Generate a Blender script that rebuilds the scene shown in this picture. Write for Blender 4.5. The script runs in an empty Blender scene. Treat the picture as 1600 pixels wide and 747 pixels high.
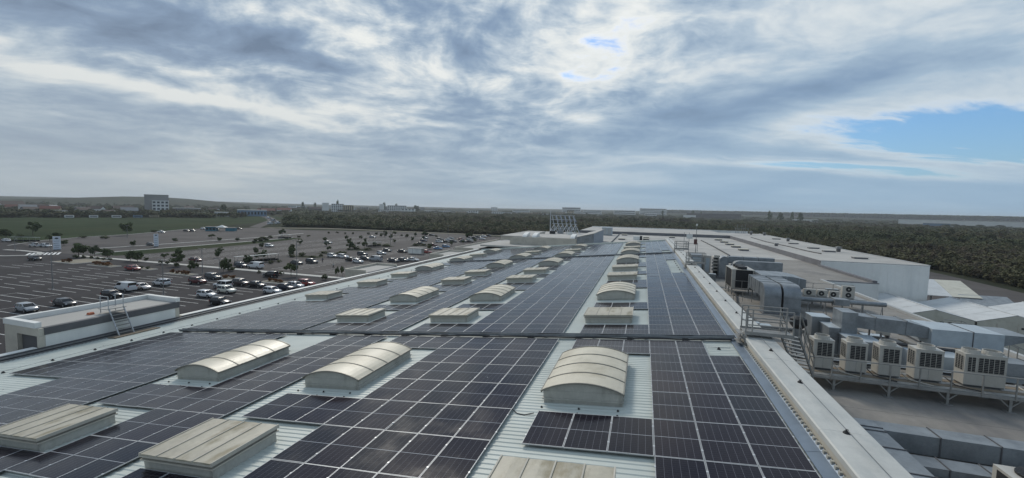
import bpy, bmesh, math, random
from mathutils import Vector, Matrix

R = math.radians
rnd = random.Random(7)
scene = bpy.context.scene
col = scene.collection

# ------------------------------------------------------------------ camera
CAM_Z = 20.0                      # metres above the car park
YAW, PITCH, ROLL, FPX = -0.3016, 0.0712, 0.0230, 657.79
_f = Vector((math.sin(YAW) * math.cos(PITCH), math.cos(YAW) * math.cos(PITCH), -math.sin(PITCH)))
_r = Vector((math.cos(YAW), -math.sin(YAW), 0))
_u = _r.cross(_f)
_r2 = math.cos(ROLL) * _r + math.sin(ROLL) * _u
_u2 = -math.sin(ROLL) * _r + math.cos(ROLL) * _u
cam_data = bpy.data.cameras.new('camera')
cam_data.sensor_width = 36.0
cam_data.lens = 36.0 * FPX / 1600.0
cam_data.clip_start = 0.1
cam_data.clip_end = 40000.0
cam = bpy.data.objects.new('camera', cam_data)
col.objects.link(cam)
cam.matrix_world = Matrix(((_r2.x, _u2.x, -_f.x, 0), (_r2.y, _u2.y, -_f.y, 0), (_r2.z, _u2.z, -_f.z, CAM_Z), (0, 0, 0, 1)))
scene.camera = cam

# ------------------------------------------------------------------ exposure
scene.view_settings.view_transform = 'Standard'
scene.view_settings.look = 'None'
scene.view_settings.exposure = 0.36
scene.view_settings.gamma = 1.0
scene.view_settings.use_curve_mapping = False
scene.cycles.use_denoising = True
scene.cycles.max_bounces = 6
scene.cycles.diffuse_bounces = 2
scene.cycles.glossy_bounces = 3
scene.cycles.transmission_bounces = 3
scene.cycles.volume_bounces = 1
scene.cycles.caustics_reflective = False
scene.cycles.caustics_refractive = False
scene.cycles.sample_clamp_indirect = 4.0

# ------------------------------------------------------------------ sun and sky
SUN_AZ = YAW - 0.36               # ahead and to the left, behind broken cloud
SUN_EL = R(38)
sun_dir = Vector((math.sin(SUN_AZ) * math.cos(SUN_EL), math.cos(SUN_AZ) * math.cos(SUN_EL), math.sin(SUN_EL)))
sun_data = bpy.data.lights.new('sun', 'SUN')
sun_data.energy = 1.5
sun_data.angle = R(14)
sun_data.color = (1.0, 0.94, 0.84)
sun = bpy.data.objects.new('sun', sun_data)
col.objects.link(sun)
sun.rotation_euler = sun_dir.to_track_quat('Z', 'Y').to_euler()

world = bpy.data.worlds.new('World')
scene.world = world
world.use_nodes = True
wt = world.node_tree
wt.nodes.clear()


class NT:
    """tiny helper for node trees"""
    def __init__(self, tree):
        self.t = tree

    def n(self, kind, **kw):
        nd = self.t.nodes.new(kind)
        for k, v in kw.items():
            setattr(nd, k, v)
        return nd

    def put(self, sock, v):
        if isinstance(v, bpy.types.NodeSocket):
            self.t.links.new(v, sock)
        else:
            sock.default_value = v

    def m(self, op, a, b=None, c=None, clamp=False):
        nd = self.n('ShaderNodeMath', operation=op, use_clamp=clamp)
        for i, v in enumerate((a, b, c)):
            if v is not None:
                self.put(nd.inputs[i], v)
        return nd.outputs[0]

    def vm(self, op, a, b=None, s=None):
        nd = self.n('ShaderNodeVectorMath', operation=op)
        self.put(nd.inputs[0], a)
        if b is not None:
            self.put(nd.inputs[1], b)
        if s is not None:
            self.put(nd.inputs['Scale'], s)
        return nd

    def noise(self, vec, scale, detail=4, rough=0.5, dist=0.0, dim='3D', w=0.0):
        nd = self.n('ShaderNodeTexNoise', noise_dimensions=dim)
        if vec is not None:
            self.put(nd.inputs['Vector'], vec)
        nd.inputs['Scale'].default_value = scale
        nd.inputs['Detail'].default_value = detail
        nd.inputs['Roughness'].default_value = rough
        nd.inputs['Distortion'].default_value = dist
        return nd.outputs['Fac']

    def step(self, x, lo, hi):
        nd = self.n('ShaderNodeMapRange', interpolation_type='SMOOTHSTEP')
        self.put(nd.inputs[0], x)
        self.put(nd.inputs[1], lo)
        self.put(nd.inputs[2], hi)
        return nd.outputs[0]

    def mix(self, f, a, b, blend='MIX'):
        nd = self.n('ShaderNodeMix', data_type='RGBA', blend_type=blend)
        self.put(nd.inputs[0], f)
        for s, v in ((nd.inputs[6], a), (nd.inputs[7], b)):
            if isinstance(v, bpy.types.NodeSocket):
                self.t.links.new(v, s)
            else:
                s.default_value = (*v, 1) if len(v) == 3 else v
        return nd.outputs[2]

    def ramp(self, f, stops):
        nd = self.n('ShaderNodeValToRGB')
        self.put(nd.inputs[0], f)
        el = nd.color_ramp.elements
        while len(el) < len(stops):
            el.new(0.5)
        for e, (p, c) in zip(el, stops):
            e.position = p
            e.color = (*c, 1) if len(c) == 3 else c
        return nd.outputs[0]


def build_sky():
    w = NT(wt)
    tc = w.n('ShaderNodeTexCoord')
    sky = w.n('ShaderNodeTexSky', sky_type='NISHITA')
    sky.sun_disc = False
    sky.sun_elevation = SUN_EL
    sky.sun_rotation = SUN_AZ
    sky.air_density = 1.0
    sky.dust_density = 1.2
    sky.ozone_density = 1.5
    SKY = 0.10
    d = w.vm('NORMALIZE', tc.outputs['Generated']).outputs[0]
    sep = w.n('ShaderNodeSeparateXYZ')
    w.put(sep.inputs[0], d)
    zc = w.m('MAXIMUM', sep.outputs[2], 0.012)
    # the cloud deck is a layer overhead: qf ahead, qr to the right, in cloud heights
    cy, sy = math.cos(YAW), math.sin(YAW)
    fx = w.m('ADD', w.m('MULTIPLY', sep.outputs[0], sy), w.m('MULTIPLY', sep.outputs[1], cy))
    rx = w.m('SUBTRACT', w.m('MULTIPLY', sep.outputs[0], cy), w.m('MULTIPLY', sep.outputs[1], sy))
    zz = w.m('ADD', zc, 0.12)
    qf = w.m('DIVIDE', fx, zz)
    qr = w.m('DIVIDE', rx, zz)
    cmb = w.n('ShaderNodeCombineXYZ')
    w.put(cmb.inputs[0], qr)
    w.put(cmb.inputs[1], qf)
    q = cmb.outputs[0]

    def lobe(cr, cf, s1, s2, ang, amp):
        ca, sa = math.cos(R(ang)), math.sin(R(ang))
        a = w.m('SUBTRACT', qr, cr)
        b = w.m('SUBTRACT', qf, cf)
        e1 = w.m('DIVIDE', w.m('ADD', w.m('MULTIPLY', a, ca), w.m('MULTIPLY', b, sa)), s1)
        e2 = w.m('DIVIDE', w.m('SUBTRACT', w.m('MULTIPLY', b, ca), w.m('MULTIPLY', a, sa)), s2)
        r2 = w.m('ADD', w.m('MULTIPLY', e1, e1), w.m('MULTIPLY', e2, e2))
        return w.m('MULTIPLY', w.m('EXPONENT', w.m('MULTIPLY', r2, -1.0)), amp)

    # wispy warp
    wn = w.n('ShaderNodeTexNoise')
    w.put(wn.inputs['Vector'], q)
    wn.inputs['Scale'].default_value = 0.9
    wn.inputs['Detail'].default_value = 3
    warp = w.vm('SCALE', w.vm('SUBTRACT', wn.outputs['Color'], (0.5, 0.5, 0.5)).outputs[0], s=0.7).outputs[0]
    q1 = w.vm('ADD', q, warp).outputs[0]
    # rotated, stretched coordinates: the deck is combed along one wind direction
    mp = w.n('ShaderNodeMapping')
    w.put(mp.inputs['Vector'], q1)
    mp.inputs['Rotation'].default_value = (0, 0, R(-30))
    mp.inputs['Scale'].default_value = (0.95, 1.2, 1)
    mp.inputs['Location'].default_value = SKY_LOC
    qs = mp.outputs[0]
    big = w.noise(qs, 0.45, 2, 0.5)
    mid = w.noise(qs, 1.7, 9, 0.60)
    puff = w.noise(q1, 3.3, 8, 0.60)
    fine = w.noise(q1, 13.0, 5, 0.65)
    # cottony where the deck breaks up ahead, smooth sheet to the right
    soft = w.m('MULTIPLY', w.m('SUBTRACT', 1.0, w.step(qr, 0.3, 1.5)), 1.0)
    calm = w.m('ADD', 0.30, w.m('MULTIPLY', w.step(sep.outputs[2], 0.03, 0.34), 0.70))
    base = w.m('ADD', w.m('MULTIPLY', big, 0.46), w.m('ADD', 0.228, w.m('MULTIPLY', w.m('SUBTRACT', mid, 0.5), w.m('MULTIPLY', calm, 0.50))))
    pf = w.m('MULTIPLY', w.m('SUBTRACT', puff, 0.5), w.m('ADD', 0.06, w.m('MULTIPLY', soft, 0.46)))
    fn = w.m('MULTIPLY', w.m('SUBTRACT', fine, 0.5), w.m('ADD', 0.03, w.m('MULTIPLY', soft, 0.07)))
    thick = w.m('ADD', w.m('ADD', base, 0.132), w.m('MULTIPLY', w.m('ADD', pf, fn), calm))
    mp2 = w.n('ShaderNodeMapping')
    w.put(mp2.inputs['Vector'], q1)
    mp2.inputs['Scale'].default_value = (0.7, 3.2, 1)
    mp2.inputs['Rotation'].default_value = (0, 0, R(10))
    wisp = w.noise(mp2.outputs[0], 1.3, 7, 0.62)
    brk = w.m('ADD', -0.10, w.m('MULTIPLY', wisp, 2.2))
    for k, L in enumerate(SKY_LOBES):
        lb = lobe(*L)
        thick = w.m('ADD', thick, w.m('MULTIPLY', lb, brk) if k < 2 else lb)
    thick = w.m('MAXIMUM', thick, w.m('MULTIPLY', 0.482, w.m('SUBTRACT', 1.0, w.step(qr, -0.35, 0.05))))
    # thick: <0.42 open sky, 0.5 thin bright veil, 0.7 dark base
    alpha = w.step(thick, 0.36, 0.485)
    shade = w.ramp(w.m('MULTIPLY', w.m('SUBTRACT', thick, 0.42), 2.5, clamp=True), SKY_RAMP)
    # clouds near the sun glow, far from it they are greyer
    sd = w.n('ShaderNodeCombineXYZ')
    for i in range(3):
        sd.inputs[i].default_value = sun_dir[i]
    cs = w.vm('DOT_PRODUCT', d, sd.outputs[0]).outputs['Value']
    glow = w.step(cs, 0.45, 1.0)
    thin = w.m('SUBTRACT', 1.0, w.step(thick, 0.46, 0.66))
    gl = w.m('MULTIPLY', w.m('MULTIPLY', glow, thin), 0.32)
    shade = w.mix(gl, shade, (1.15, 1.08, 0.94))
    hs = w.n('ShaderNodeHueSaturation')
    hs.inputs['Saturation'].default_value = 1.32
    hs.inputs['Value'].default_value = SKY
    w.put(hs.inputs['Color'], sky.outputs[0])
    skyc = w.mix(1.0, hs.outputs[0], (0.66, 0.90, 1.12), 'MULTIPLY')
    c = w.mix(alpha, skyc, shade)
    # distance veils the deck towards the horizon
    el = w.m('MAXIMUM', sep.outputs[2], 0.0)
    hz = w.m('EXPONENT', w.m('MULTIPLY', el, -5.6))
    side = w.step(rx, -0.75, 0.75)
    hcol = w.mix(side, (0.32, 0.36, 0.38), (0.225, 0.35, 0.475))
    c = w.mix(w.m('MULTIPLY', hz, 0.90), c, hcol)
    bg = w.n('ShaderNodeBackground')
    w.put(bg.inputs[0], c)
    bg.inputs[1].default_value = 1.0
    out = w.n('ShaderNodeOutputWorld')
    wt.links.new(bg.outputs[0], out.inputs[0])


SKY_LOC = (3.1, 7.4, 0)
# (right, ahead, half-length, half-width, angle, strength) on the cloud deck
SKY_LOBES = [
    (3.4, 2.66, 1.35, 0.54, -8, -0.52),
    (2.9, 3.75, 1.5, 0.26, -8, -0.26),
    (-2.0, 2.4, 0.80, 0.13, 49, -0.15),
    (-0.75, 1.95, 0.26, 0.18, 60, -0.12),
    (-0.35, 2.35, 0.30, 0.20, 30, -0.09),
    (0.15, 2.05, 0.42, 0.45, 0, -0.085),
    (0.42, 2.95, 0.22, 0.12, 20, -0.12),
    (-1.45, 1.8, 0.75, 0.32, 30, 0.17),
    (-2.1, 2.95, 0.8, 0.25, 50, 0.08),
    (1.5, 2.4, 0.9, 0.28, 129, 0.15),
]
SKY_RAMP = [(0.0, (0.80, 0.785, 0.735)), (0.14, (0.555, 0.595, 0.615)), (0.36, (0.325, 0.41, 0.50)), (0.66, (0.18, 0.255, 0.37)), (1.0, (0.10, 0.15, 0.235))]
build_sky()
world.cycles.sampling_method = 'MANUAL'
world.cycles.sample_map_resolution = 512

# ------------------------------------------------------------------ helpers
def new_obj(name, data, parent=None, loc=None, rot=None):
    o = bpy.data.objects.new(name, data)
    col.objects.link(o)
    if parent is not None:
        o.parent = parent
    if loc is not None:
        o.location = loc
    if rot is not None:
        o.rotation_euler = rot
    return o


def tag(o, label=None, cat=None, group=None, kind=None):
    if label:
        o['label'] = label
    if cat:
        o['category'] = cat
    if group:
        o['group'] = group
    if kind:
        o['kind'] = kind
    return o


def thing(name, label, cat, loc=(0, 0, 0), rot=(0, 0, 0), group=None):
    o = new_obj(name, None, None, loc, rot)
    o.empty_display_size = 0.3
    return tag(o, label, cat, group)


def copy_tree(root, loc=None, rot=None, label=None, group=None, color=None, scale=None):
    def rec(o, parent):
        c = o.copy()
        col.objects.link(c)
        c.parent = parent
        if color is not None:
            c.color = color
        for ch in o.children:
            rec(ch, c)
        return c
    r = rec(root, None)
    if loc is not None:
        r.location = loc
    if rot is not None:
        r.rotation_euler = rot
    if scale is not None:
        r.scale = scale
    if label:
        r['label'] = label
    if group:
        r['group'] = group
    return r


class MB:
    """collects faces, builds ONE mesh"""
    def __init__(self):
        self.v, self.f, self.mi, self.uv = [], [], [], []

    def face(self, pts, m=0, uv=None):
        i = len(self.v)
        self.v += [tuple(p) for p in pts]
        self.f.append(tuple(range(i, i + len(pts))))
        self.mi.append(m)
        self.uv.append(uv)

    def raw(self, vs, fs, m=0):
        i = len(self.v)
        self.v += [tuple(p) for p in vs]
        for f in fs:
            self.f.append(tuple(i + k for k in f))
            self.mi.append(m)
            self.uv.append(None)
        return self

    def box(self, x0, x1, y0, y1, z0, z1, m=0, tf=None):
        vs = [(x0, y0, z0), (x1, y0, z0), (x1, y1, z0), (x0, y1, z0), (x0, y0, z1), (x1, y0, z1), (x1, y1, z1), (x0, y1, z1)]
        if tf:
            vs = [tf(Vector(p)) for p in vs]
        return self.raw(vs, [(0, 3, 2, 1), (4, 5, 6, 7), (0, 1, 5, 4), (1, 2, 6, 5), (2, 3, 7, 6), (3, 0, 4, 7)], m)

    def bar(self, a, b, w=0.05, h=None, m=0):
        a, b = Vector(a), Vector(b)
        h = h or w
        d = (b - a).normalized()
        up = Vector((0, 0, 1)) if abs(d.z) < 0.95 else Vector((0, 1, 0))
        s = d.cross(up).normalized() * (w / 2)
        t = s.cross(d).normalized() * (h / 2)
        vs = [a - s - t, a + s - t, a + s + t, a - s + t, b - s - t, b + s - t, b + s + t, b - s + t]
        return self.raw(vs, [(0, 1, 2, 3), (7, 6, 5, 4), (0, 4, 5, 1), (1, 5, 6, 2), (2, 6, 7, 3), (3, 7, 4, 0)], m)

    def tube(self, pts, r, n=8, m=0, cap=True):
        pts = [Vector(p) for p in pts]
        rings = []
        for i, p in enumerate(pts):
            a = pts[max(i - 1, 0)]
            b = pts[min(i + 1, len(pts) - 1)]
            d = (b - a).normalized()
            up = Vector((0, 0, 1)) if abs(d.z) < 0.95 else Vector((0, 1, 0))
            s = d.cross(up).normalized()
            t = s.cross(d).normalized()
            rr = r[i] if isinstance(r, (list, tuple)) else r
            rings.append([p + rr * (math.cos(2 * math.pi * k / n) * s + math.sin(2 * math.pi * k / n) * t) for k in range(n)])
        vs = [q for ring in rings for q in ring]
        fs = []
        for i in range(len(rings) - 1):
            for k in range(n):
                k2 = (k + 1) % n
                fs.append((i * n + k, i * n + k2, (i + 1) * n + k2, (i + 1) * n + k))
        if cap:
            fs.append(tuple(range(n - 1, -1, -1)))
            fs.append(tuple((len(rings) - 1) * n + k for k in range(n)))
        return self.raw(vs, fs, m)

    def cyl(self, cx, cy, z0, z1, r, n=12, m=0, r1=None):
        r1 = r if r1 is None else r1
        vs = [(cx + r * math.cos(2 * math.pi * k / n), cy + r * math.sin(2 * math.pi * k / n), z0) for k in range(n)]
        vs += [(cx + r1 * math.cos(2 * math.pi * k / n), cy + r1 * math.sin(2 * math.pi * k / n), z1) for k in range(n)]
        fs = [(k, (k + 1) % n, n + (k + 1) % n, n + k) for k in range(n)]
        fs += [tuple(range(n - 1, -1, -1)), tuple(range(n, 2 * n))]
        return self.raw(vs, fs, m)

    def prism(self, poly, axis, a, b, m=0):
        """extrude a 2-d outline along axis 'x','y' or 'z' from a to b"""
        def P(p, t):
            return {'x': (t, p[0], p[1]), 'y': (p[0], t, p[1]), 'z': (p[0], p[1], t)}[axis]
        n = len(poly)
        vs = [P(p, a) for p in poly] + [P(p, b) for p in poly]
        fs = [(k, (k + 1) % n, n + (k + 1) % n, n + k) for k in range(n)]
        fs += [tuple(range(n - 1, -1, -1)), tuple(range(n, 2 * n))]
        return self.raw(vs, fs, m)

    def mesh(self, name, mats, smooth=False, fix=True):
        me = bpy.data.meshes.new(name)
        me.from_pydata(self.v, [], self.f)
        for mt in (mats if isinstance(mats, (list, tuple)) else [mats]):
            me.materials.append(mt)
        if any(self.mi):
            me.polygons.foreach_set('material_index', self.mi)
        if any(u is not None for u in self.uv):
            lay = me.uv_layers.new(name='UVMap')
            k = 0
            for f, u in zip(self.f, self.uv):
                for j in range(len(f)):
                    lay.data[k].uv = u[j] if u else (0, 0)
                    k += 1
        if fix:
            bm = bmesh.new()
            bm.from_mesh(me)
            bmesh.ops.remove_doubles(bm, verts=bm.verts, dist=0.0005)
            bmesh.ops.recalc_face_normals(bm, faces=bm.faces)
            bm.to_mesh(me)
            bm.free()
        if smooth:
            me.polygons.foreach_set('use_smooth', [True] * len(me.polygons))
        me.update()
        return me

    def build(self, name, mats, parent=None, loc=None, rot=None, smooth=False, fix=True):
        return new_obj(name, self.mesh(name, mats, smooth, fix), parent, loc, rot)


def smooth_by_angle(me, ang=35):
    me.polygons.foreach_set('use_smooth', [True] * len(me.polygons))
    bm = bmesh.new()
    bm.from_mesh(me)
    for e in bm.edges:
        if len(e.link_faces) == 2 and e.calc_face_angle(0) > R(ang):
            e.smooth = False
    bm.to_mesh(me)
    bm.free()
    return me


# ------------------------------------------------------------------ materials
MATS = {}


def M(name, c, rough=0.6, metal=0.0, var=0.12, scale=1.0, bump=0.0, bscale=None, stain=None, spec=0.5, streak=False, coord='Object', speck=None):
    """plain principled surface: base colour with large and fine mottling, optional stain colour, optional fine relief"""
    if name in MATS:
        return MATS[name]
    mt = bpy.data.materials.new(name)
    mt.use_nodes = True
    t = NT(mt.node_tree)
    b = mt.node_tree.nodes['Principled BSDF']
    b.inputs['Roughness'].default_value = rough
    b.inputs['Metallic'].default_value = metal
    b.inputs['Specular IOR Level'].default_value = spec
    tc = t.n('ShaderNodeTexCoord')
    vec = tc.outputs[coord]
    if var > 0:
        n1 = t.noise(vec, scale, 5, 0.6)
        n2 = t.noise(vec, scale * 9, 3, 0.6)
        k = t.m('ADD', t.m('MULTIPLY', n1, 0.7), t.m('MULTIPLY', n2, 0.3))
        lo = tuple(max(0, x * (1 - var * 1.6)) for x in c)
        hi = tuple(min(1, x * (1 + var * 1.6)) for x in c)
        cc = t.ramp(k, [(0.3, lo), (0.7, hi)])
        if stain:
            scol, amt, ssc = stain
            sv = vec
            if streak:
                mp = t.n('ShaderNodeMapping')
                t.put(mp.inputs['Vector'], vec)
                mp.inputs['Scale'].default_value = streak
                sv = mp.outputs[0]
            sn = t.noise(sv, ssc, 6, 0.65)
            cc = t.mix(t.m('MULTIPLY', t.step(sn, 0.46, 0.70), amt), cc, scol)
        if speck:
            pcol, psc, prad, share = speck
            vo = t.n('ShaderNodeTexVoronoi', feature='F1')
            t.put(vo.inputs['Vector'], vec)
            vo.inputs['Scale'].default_value = psc
            sp = t.n('ShaderNodeSeparateXYZ')
            t.put(sp.inputs[0], vo.outputs['Color'])
            hit = t.m('MULTIPLY', t.m('LESS_THAN', vo.outputs['Distance'], t.m('MULTIPLY', sp.outputs[1], prad)), t.m('LESS_THAN', sp.outputs[0], share))
            cc = t.mix(hit, cc, pcol)
        t.put(b.inputs['Base Color'], cc)
        t.put(b.inputs['Roughness'], t.m('ADD', t.m('MULTIPLY', t.m('SUBTRACT', n2, 0.5), 0.25), rough, clamp=True))
    else:
        b.inputs['Base Color'].default_value = (*c, 1)
    if bump > 0:
        bn = t.noise(vec, bscale or scale * 20, 4, 0.6)
        bp = t.n('ShaderNodeBump')
        bp.inputs['Strength'].default_value = 0.6
        bp.inputs['Distance'].default_value = bump
        t.put(bp.inputs['Height'], bn)
        t.put(b.inputs['Normal'], bp.outputs[0])
    MATS[name] = mt
    return mt


def M_panel():
    """solar laminate: dark half-cut cells under glass, thin printed grid, pale gap at mid height"""
    mt = bpy.data.materials.new('solar_glass')
    mt.use_nodes = True
    t = NT(mt.node_tree)
    b = mt.node_tree.nodes['Principled BSDF']
    uv = t.n('ShaderNodeUVMap')
    sp = t.n('ShaderNodeSeparateXYZ')
    t.put(sp.inputs[0], uv.outputs[0])
    u, v = sp.outputs[0], sp.outputs[1]

    def line(x, n, w):
        fr = t.m('FRACT', t.m('MULTIPLY', x, float(n)))
        dd = t.m('MINIMUM', fr, t.m('SUBTRACT', 1.0, fr))
        return t.m('LESS_THAN', dd, w)
    lu = line(u, 6, 0.022)
    lv = line(v, 22, 0.035)
    bus = line(u, 30, 0.05)
    mid = t.m('LESS_THAN', t.m('ABSOLUTE', t.m('SUBTRACT', v, 0.5)), 0.0045)
    info = t.n('ShaderNodeObjectInfo')
    geo = t.n('ShaderNodeNewGeometry')
    rv = t.m('FRACT', t.m('ADD', info.outputs['Random'], t.m('MULTIPLY', geo.outputs['Random Per Island'], 1.0)))
    cell = t.mix(rv, (0.005, 0.0045, 0.010), (0.014, 0.008, 0.014))
    tc = t.n('ShaderNodeTexCoord')
    dn = t.noise(geo.outputs['Position'], 0.6, 5, 0.65)
    dust = t.step(dn, 0.42, 0.75)
    cell = t.mix(t.m('MULTIPLY', dust, 0.14), cell, (0.040, 0.036, 0.038))
    c1 = t.mix(t.m('MULTIPLY', bus, 0.012), cell, (0.3, 0.3, 0.33))
    c2 = t.mix(t.m('MULTIPLY', lv, 0.08), c1, (0.35, 0.36, 0.40))
    c3 = t.mix(t.m('MULTIPLY', lu, 0.30), c2, (0.35, 0.36, 0.40))
    c4 = t.mix(t.m('MULTIPLY', mid, 0.8), c3, (0.5, 0.52, 0.55))
    vo = t.n('ShaderNodeTexVoronoi', feature='F1')
    t.put(vo.inputs['Vector'], geo.outputs['Position'])
    vo.inputs['Scale'].default_value = 0.9
    vs = t.n('ShaderNodeSeparateXYZ')
    t.put(vs.inputs[0], vo.outputs['Color'])
    drop = t.m('MULTIPLY', t.m('LESS_THAN', vo.outputs['Distance'], t.m('MULTIPLY', vs.outputs[1], 0.035)), t.m('LESS_THAN', vs.outputs[0], 0.4))
    c4 = t.mix(drop, c4, (0.45, 0.45, 0.43))
    t.put(b.inputs['Base Color'], c4)
    t.put(b.inputs['Roughness'], t.m('ADD', 0.13, t.m('MULTIPLY', dust, 0.12)))
    b.inputs['IOR'].default_value = 1.45
    b.inputs['Specular IOR Level'].default_value = 0.22
    return mt


def M_sheen_paint():
    """car paint: colour comes from each car"""
    mt = bpy.data.materials.new('car_paint')
    mt.use_nodes = True
    t = NT(mt.node_tree)
    b = mt.node_tree.nodes['Principled BSDF']
    info = t.n('ShaderNodeObjectInfo')
    t.put(b.inputs['Base Color'], info.outputs['Color'])
    b.inputs['Roughness'].default_value = 0.28
    b.inputs['Coat Weight'].default_value = 0.5
    b.inputs['Coat Roughness'].default_value = 0.08
    return mt


def M_leaf(name, c1, c2, scale=0.6):
    mt = bpy.data.materials.new(name)
    mt.use_nodes = True
    t = NT(mt.node_tree)
    b = mt.node_tree.nodes['Principled BSDF']
    geo = t.n('ShaderNodeNewGeometry')
    info = t.n('ShaderNodeObjectInfo')
    n = t.noise(geo.outputs['Position'], scale, 4, 0.6)
    k = t.m('ADD', t.m('MULTIPLY', n, 0.6), t.m('ADD', t.m('MULTIPLY', geo.outputs['Random Per Island'], 0.25), t.m('MULTIPLY', info.outputs['Random'], 0.25)))
    t.put(b.inputs['Base Color'], t.ramp(k, [(0.25, c1), (0.75, c2)]))
    b.inputs['Roughness'].default_value = 0.75
    b.inputs['Specular IOR Level'].default_value = 0.03
    return mt


SOLAR = M_panel()
PAINT = M_sheen_paint()
ALU = M('aluminium', (0.46, 0.47, 0.48), 0.5, 0.25, 0.08, 2.0)
GALV = M('galvanised_steel', (0.25, 0.27, 0.285), 0.46, 0.45, 0.18, 1.1, stain=((0.14, 0.155, 0.17), 0.65, 0.9))
GALV_PALE = M('pale_duct_skin', (0.42, 0.47, 0.50), 0.5, 0.2, 0.10, 1.2, stain=((0.35, 0.39, 0.43), 0.5, 1.5))
STEEL = M('painted_steel', (0.25, 0.25, 0.25), 0.5, 0.6, 0.12, 3.0)
SHEET = M('roof_sheet_paint', (0.52, 0.555, 0.515), 0.5, 0.0, 0.06, 0.25, stain=((0.38, 0.41, 0.375), 0.5, 0.35), streak=(0.12, 1.0, 1.0), speck=((0.10, 0.10, 0.09), 1.6, 0.075, 0.35))
CAPM = M('parapet_cap_metal', (0.49, 0.49, 0.46), 0.62, 0.0, 0.08, 0.8, stain=((0.36, 0.38, 0.37), 0.6, 1.6), streak=(1.0, 0.35, 1.0))
FLASH = M('blue_grey_flashing', (0.19, 0.235, 0.29), 0.45, 0.3, 0.12, 0.6)
MEMB = M('roof_membrane', (0.245, 0.228, 0.205), 0.85, 0.0, 0.16, 0.35, bump=0.01, bscale=30, stain=((0.12, 0.115, 0.115), 0.65, 0.22), streak=(1.0, 0.4, 1.0))
MEMB_PALE = M('pale_roof_membrane', (0.41, 0.395, 0.365), 0.85, 0.0, 0.10, 0.12, stain=((0.26, 0.255, 0.25), 0.7, 0.1))
SIGNSTEEL = M('pale_steel', (0.50, 0.52, 0.54), 0.5, 0.3, 0.1, 0.5)
MEMB_DARK = M('dark_upstand', (0.15, 0.15, 0.16), 0.8, 0.0, 0.15, 0.3)
POLY = M('skylight_polycarbonate', (0.60, 0.545, 0.43), 0.42, 0.0, 0.08, 1.1, stain=((0.40, 0.35, 0.25), 0.65, 0.7), spec=0.4)
LIDM = M('aged_lid_sheet', (0.42, 0.385, 0.305), 0.45, 0.0, 0.14, 0.9, stain=((0.21, 0.175, 0.10), 0.9, 1.3), spec=0.4, streak=(1, 0.45, 1), speck=((0.72, 0.72, 0.70), 2.4, 0.10, 0.16))
CURB = M('skylight_curb', (0.42, 0.41, 0.365), 0.6, 0.0, 0.12, 1.2, stain=((0.22, 0.21, 0.18), 0.7, 1.0), streak=(1, 1, 0.3))
RIBM = M('skylight_rib', (0.22, 0.21, 0.18), 0.5, 0.2, 0.12, 2.0)
BLACK = M('black_rubber', (0.018, 0.018, 0.019), 0.7, 0.0, 0.2, 5.0)
CABLE = M('black_cable', (0.02, 0.02, 0.022), 0.55, 0.0, 0.1, 5.0)
UNITW = M('unit_cream_paint', (0.46, 0.44, 0.395), 0.45, 0.0, 0.06, 1.5, stain=((0.36, 0.33, 0.28), 0.5, 1.3), streak=(1, 1, 0.4))
DARKCOIL = M('dark_coil', (0.025, 0.026, 0.028), 0.6, 0.3, 0.25, 8.0)
DUCTDARK = M('dark_duct_side', (0.10, 0.115, 0.13), 0.5, 0.5, 0.15, 1.0)
CREAM = M('cream_facade', (0.50, 0.465, 0.395), 0.75, 0.0, 0.08, 0.4, stain=((0.34, 0.31, 0.26), 0.5, 0.5))
WHITEW = M('white_wall_panel', (0.74, 0.735, 0.70), 0.65, 0.0, 0.05, 0.15, stain=((0.55, 0.56, 0.54), 0.5, 0.4), streak=(1, 1, 0.25))
WALLG = M('grey_wall_panel', (0.40, 0.41, 0.405), 0.7, 0.0, 0.06, 0.2, stain=((0.30, 0.31, 0.31), 0.5, 0.4), streak=(1, 1, 0.2))
GREYD = M('dark_grey_trim', (0.10, 0.10, 0.105), 0.6, 0.0, 0.12, 0.8)
TENT = M('white_tent_fabric', (0.53, 0.545, 0.545), 0.6, 0.0, 0.05, 0.3, stain=((0.40, 0.41, 0.405), 0.6, 0.5))
TENTY = M('yellowed_tent_fabric', (0.52, 0.50, 0.42), 0.6, 0.0, 0.06, 0.3, stain=((0.38, 0.36, 0.28), 0.6, 0.7))

# ------------------------------------------------------------------ levels
AL = 0.0981
TS = math.tan(AL)


def PP(x):
    """height of the solar panel plane over the sloping roof"""
    return CAM_Z - 7.0666 + TS * x


LOWZ = 10.2          # flat service roof
CAPZ = 13.85         # white parapet cap
RX0, RX1, RY0, RY1 = -41.45, 5.12, 1.5, 105.6

# ------------------------------------------------------------------ the shopping centre
mall = thing('shopping_centre', 'long shopping centre hall with pale ribbed metal roof under the solar panels', 'building', (0, 0, 0))


def roof_sheet():
    b = MB()
    pitch = 0.25
    prof = [(0.0, 0.0), (0.085, 0.0), (0.12, 0.024), (0.19, 0.024), (0.225, 0.0)]
    n = int((RY1 - RY0) / pitch)
    xs = [RX0, -28.0, -12.0, RX1]
    for k in range(n):
        y = RY0 + k * pitch
        pr = [(y + a, h) for a, h in prof] + [(y + pitch, 0.0)]
        for i in range(len(xs) - 1):
            # each run of sheets laps 6 mm over the one below it
            for (ya, ha), (yb, hb) in zip(pr, pr[1:]):
                xa, xb = xs[i] - (0.15 if i else 0), xs[i + 1]
                o = -0.16 + 0.006 * i
                b.face([(xa, ya, PP(xa) + ha + o), (xb, ya, PP(xb) + ha + o), (xb, yb, PP(xb) + hb + o), (xa, yb, PP(xa) + hb + o)])
    return b.build('roof_sheet', SHEET, mall, fix=False)


roof_sheet()
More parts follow.
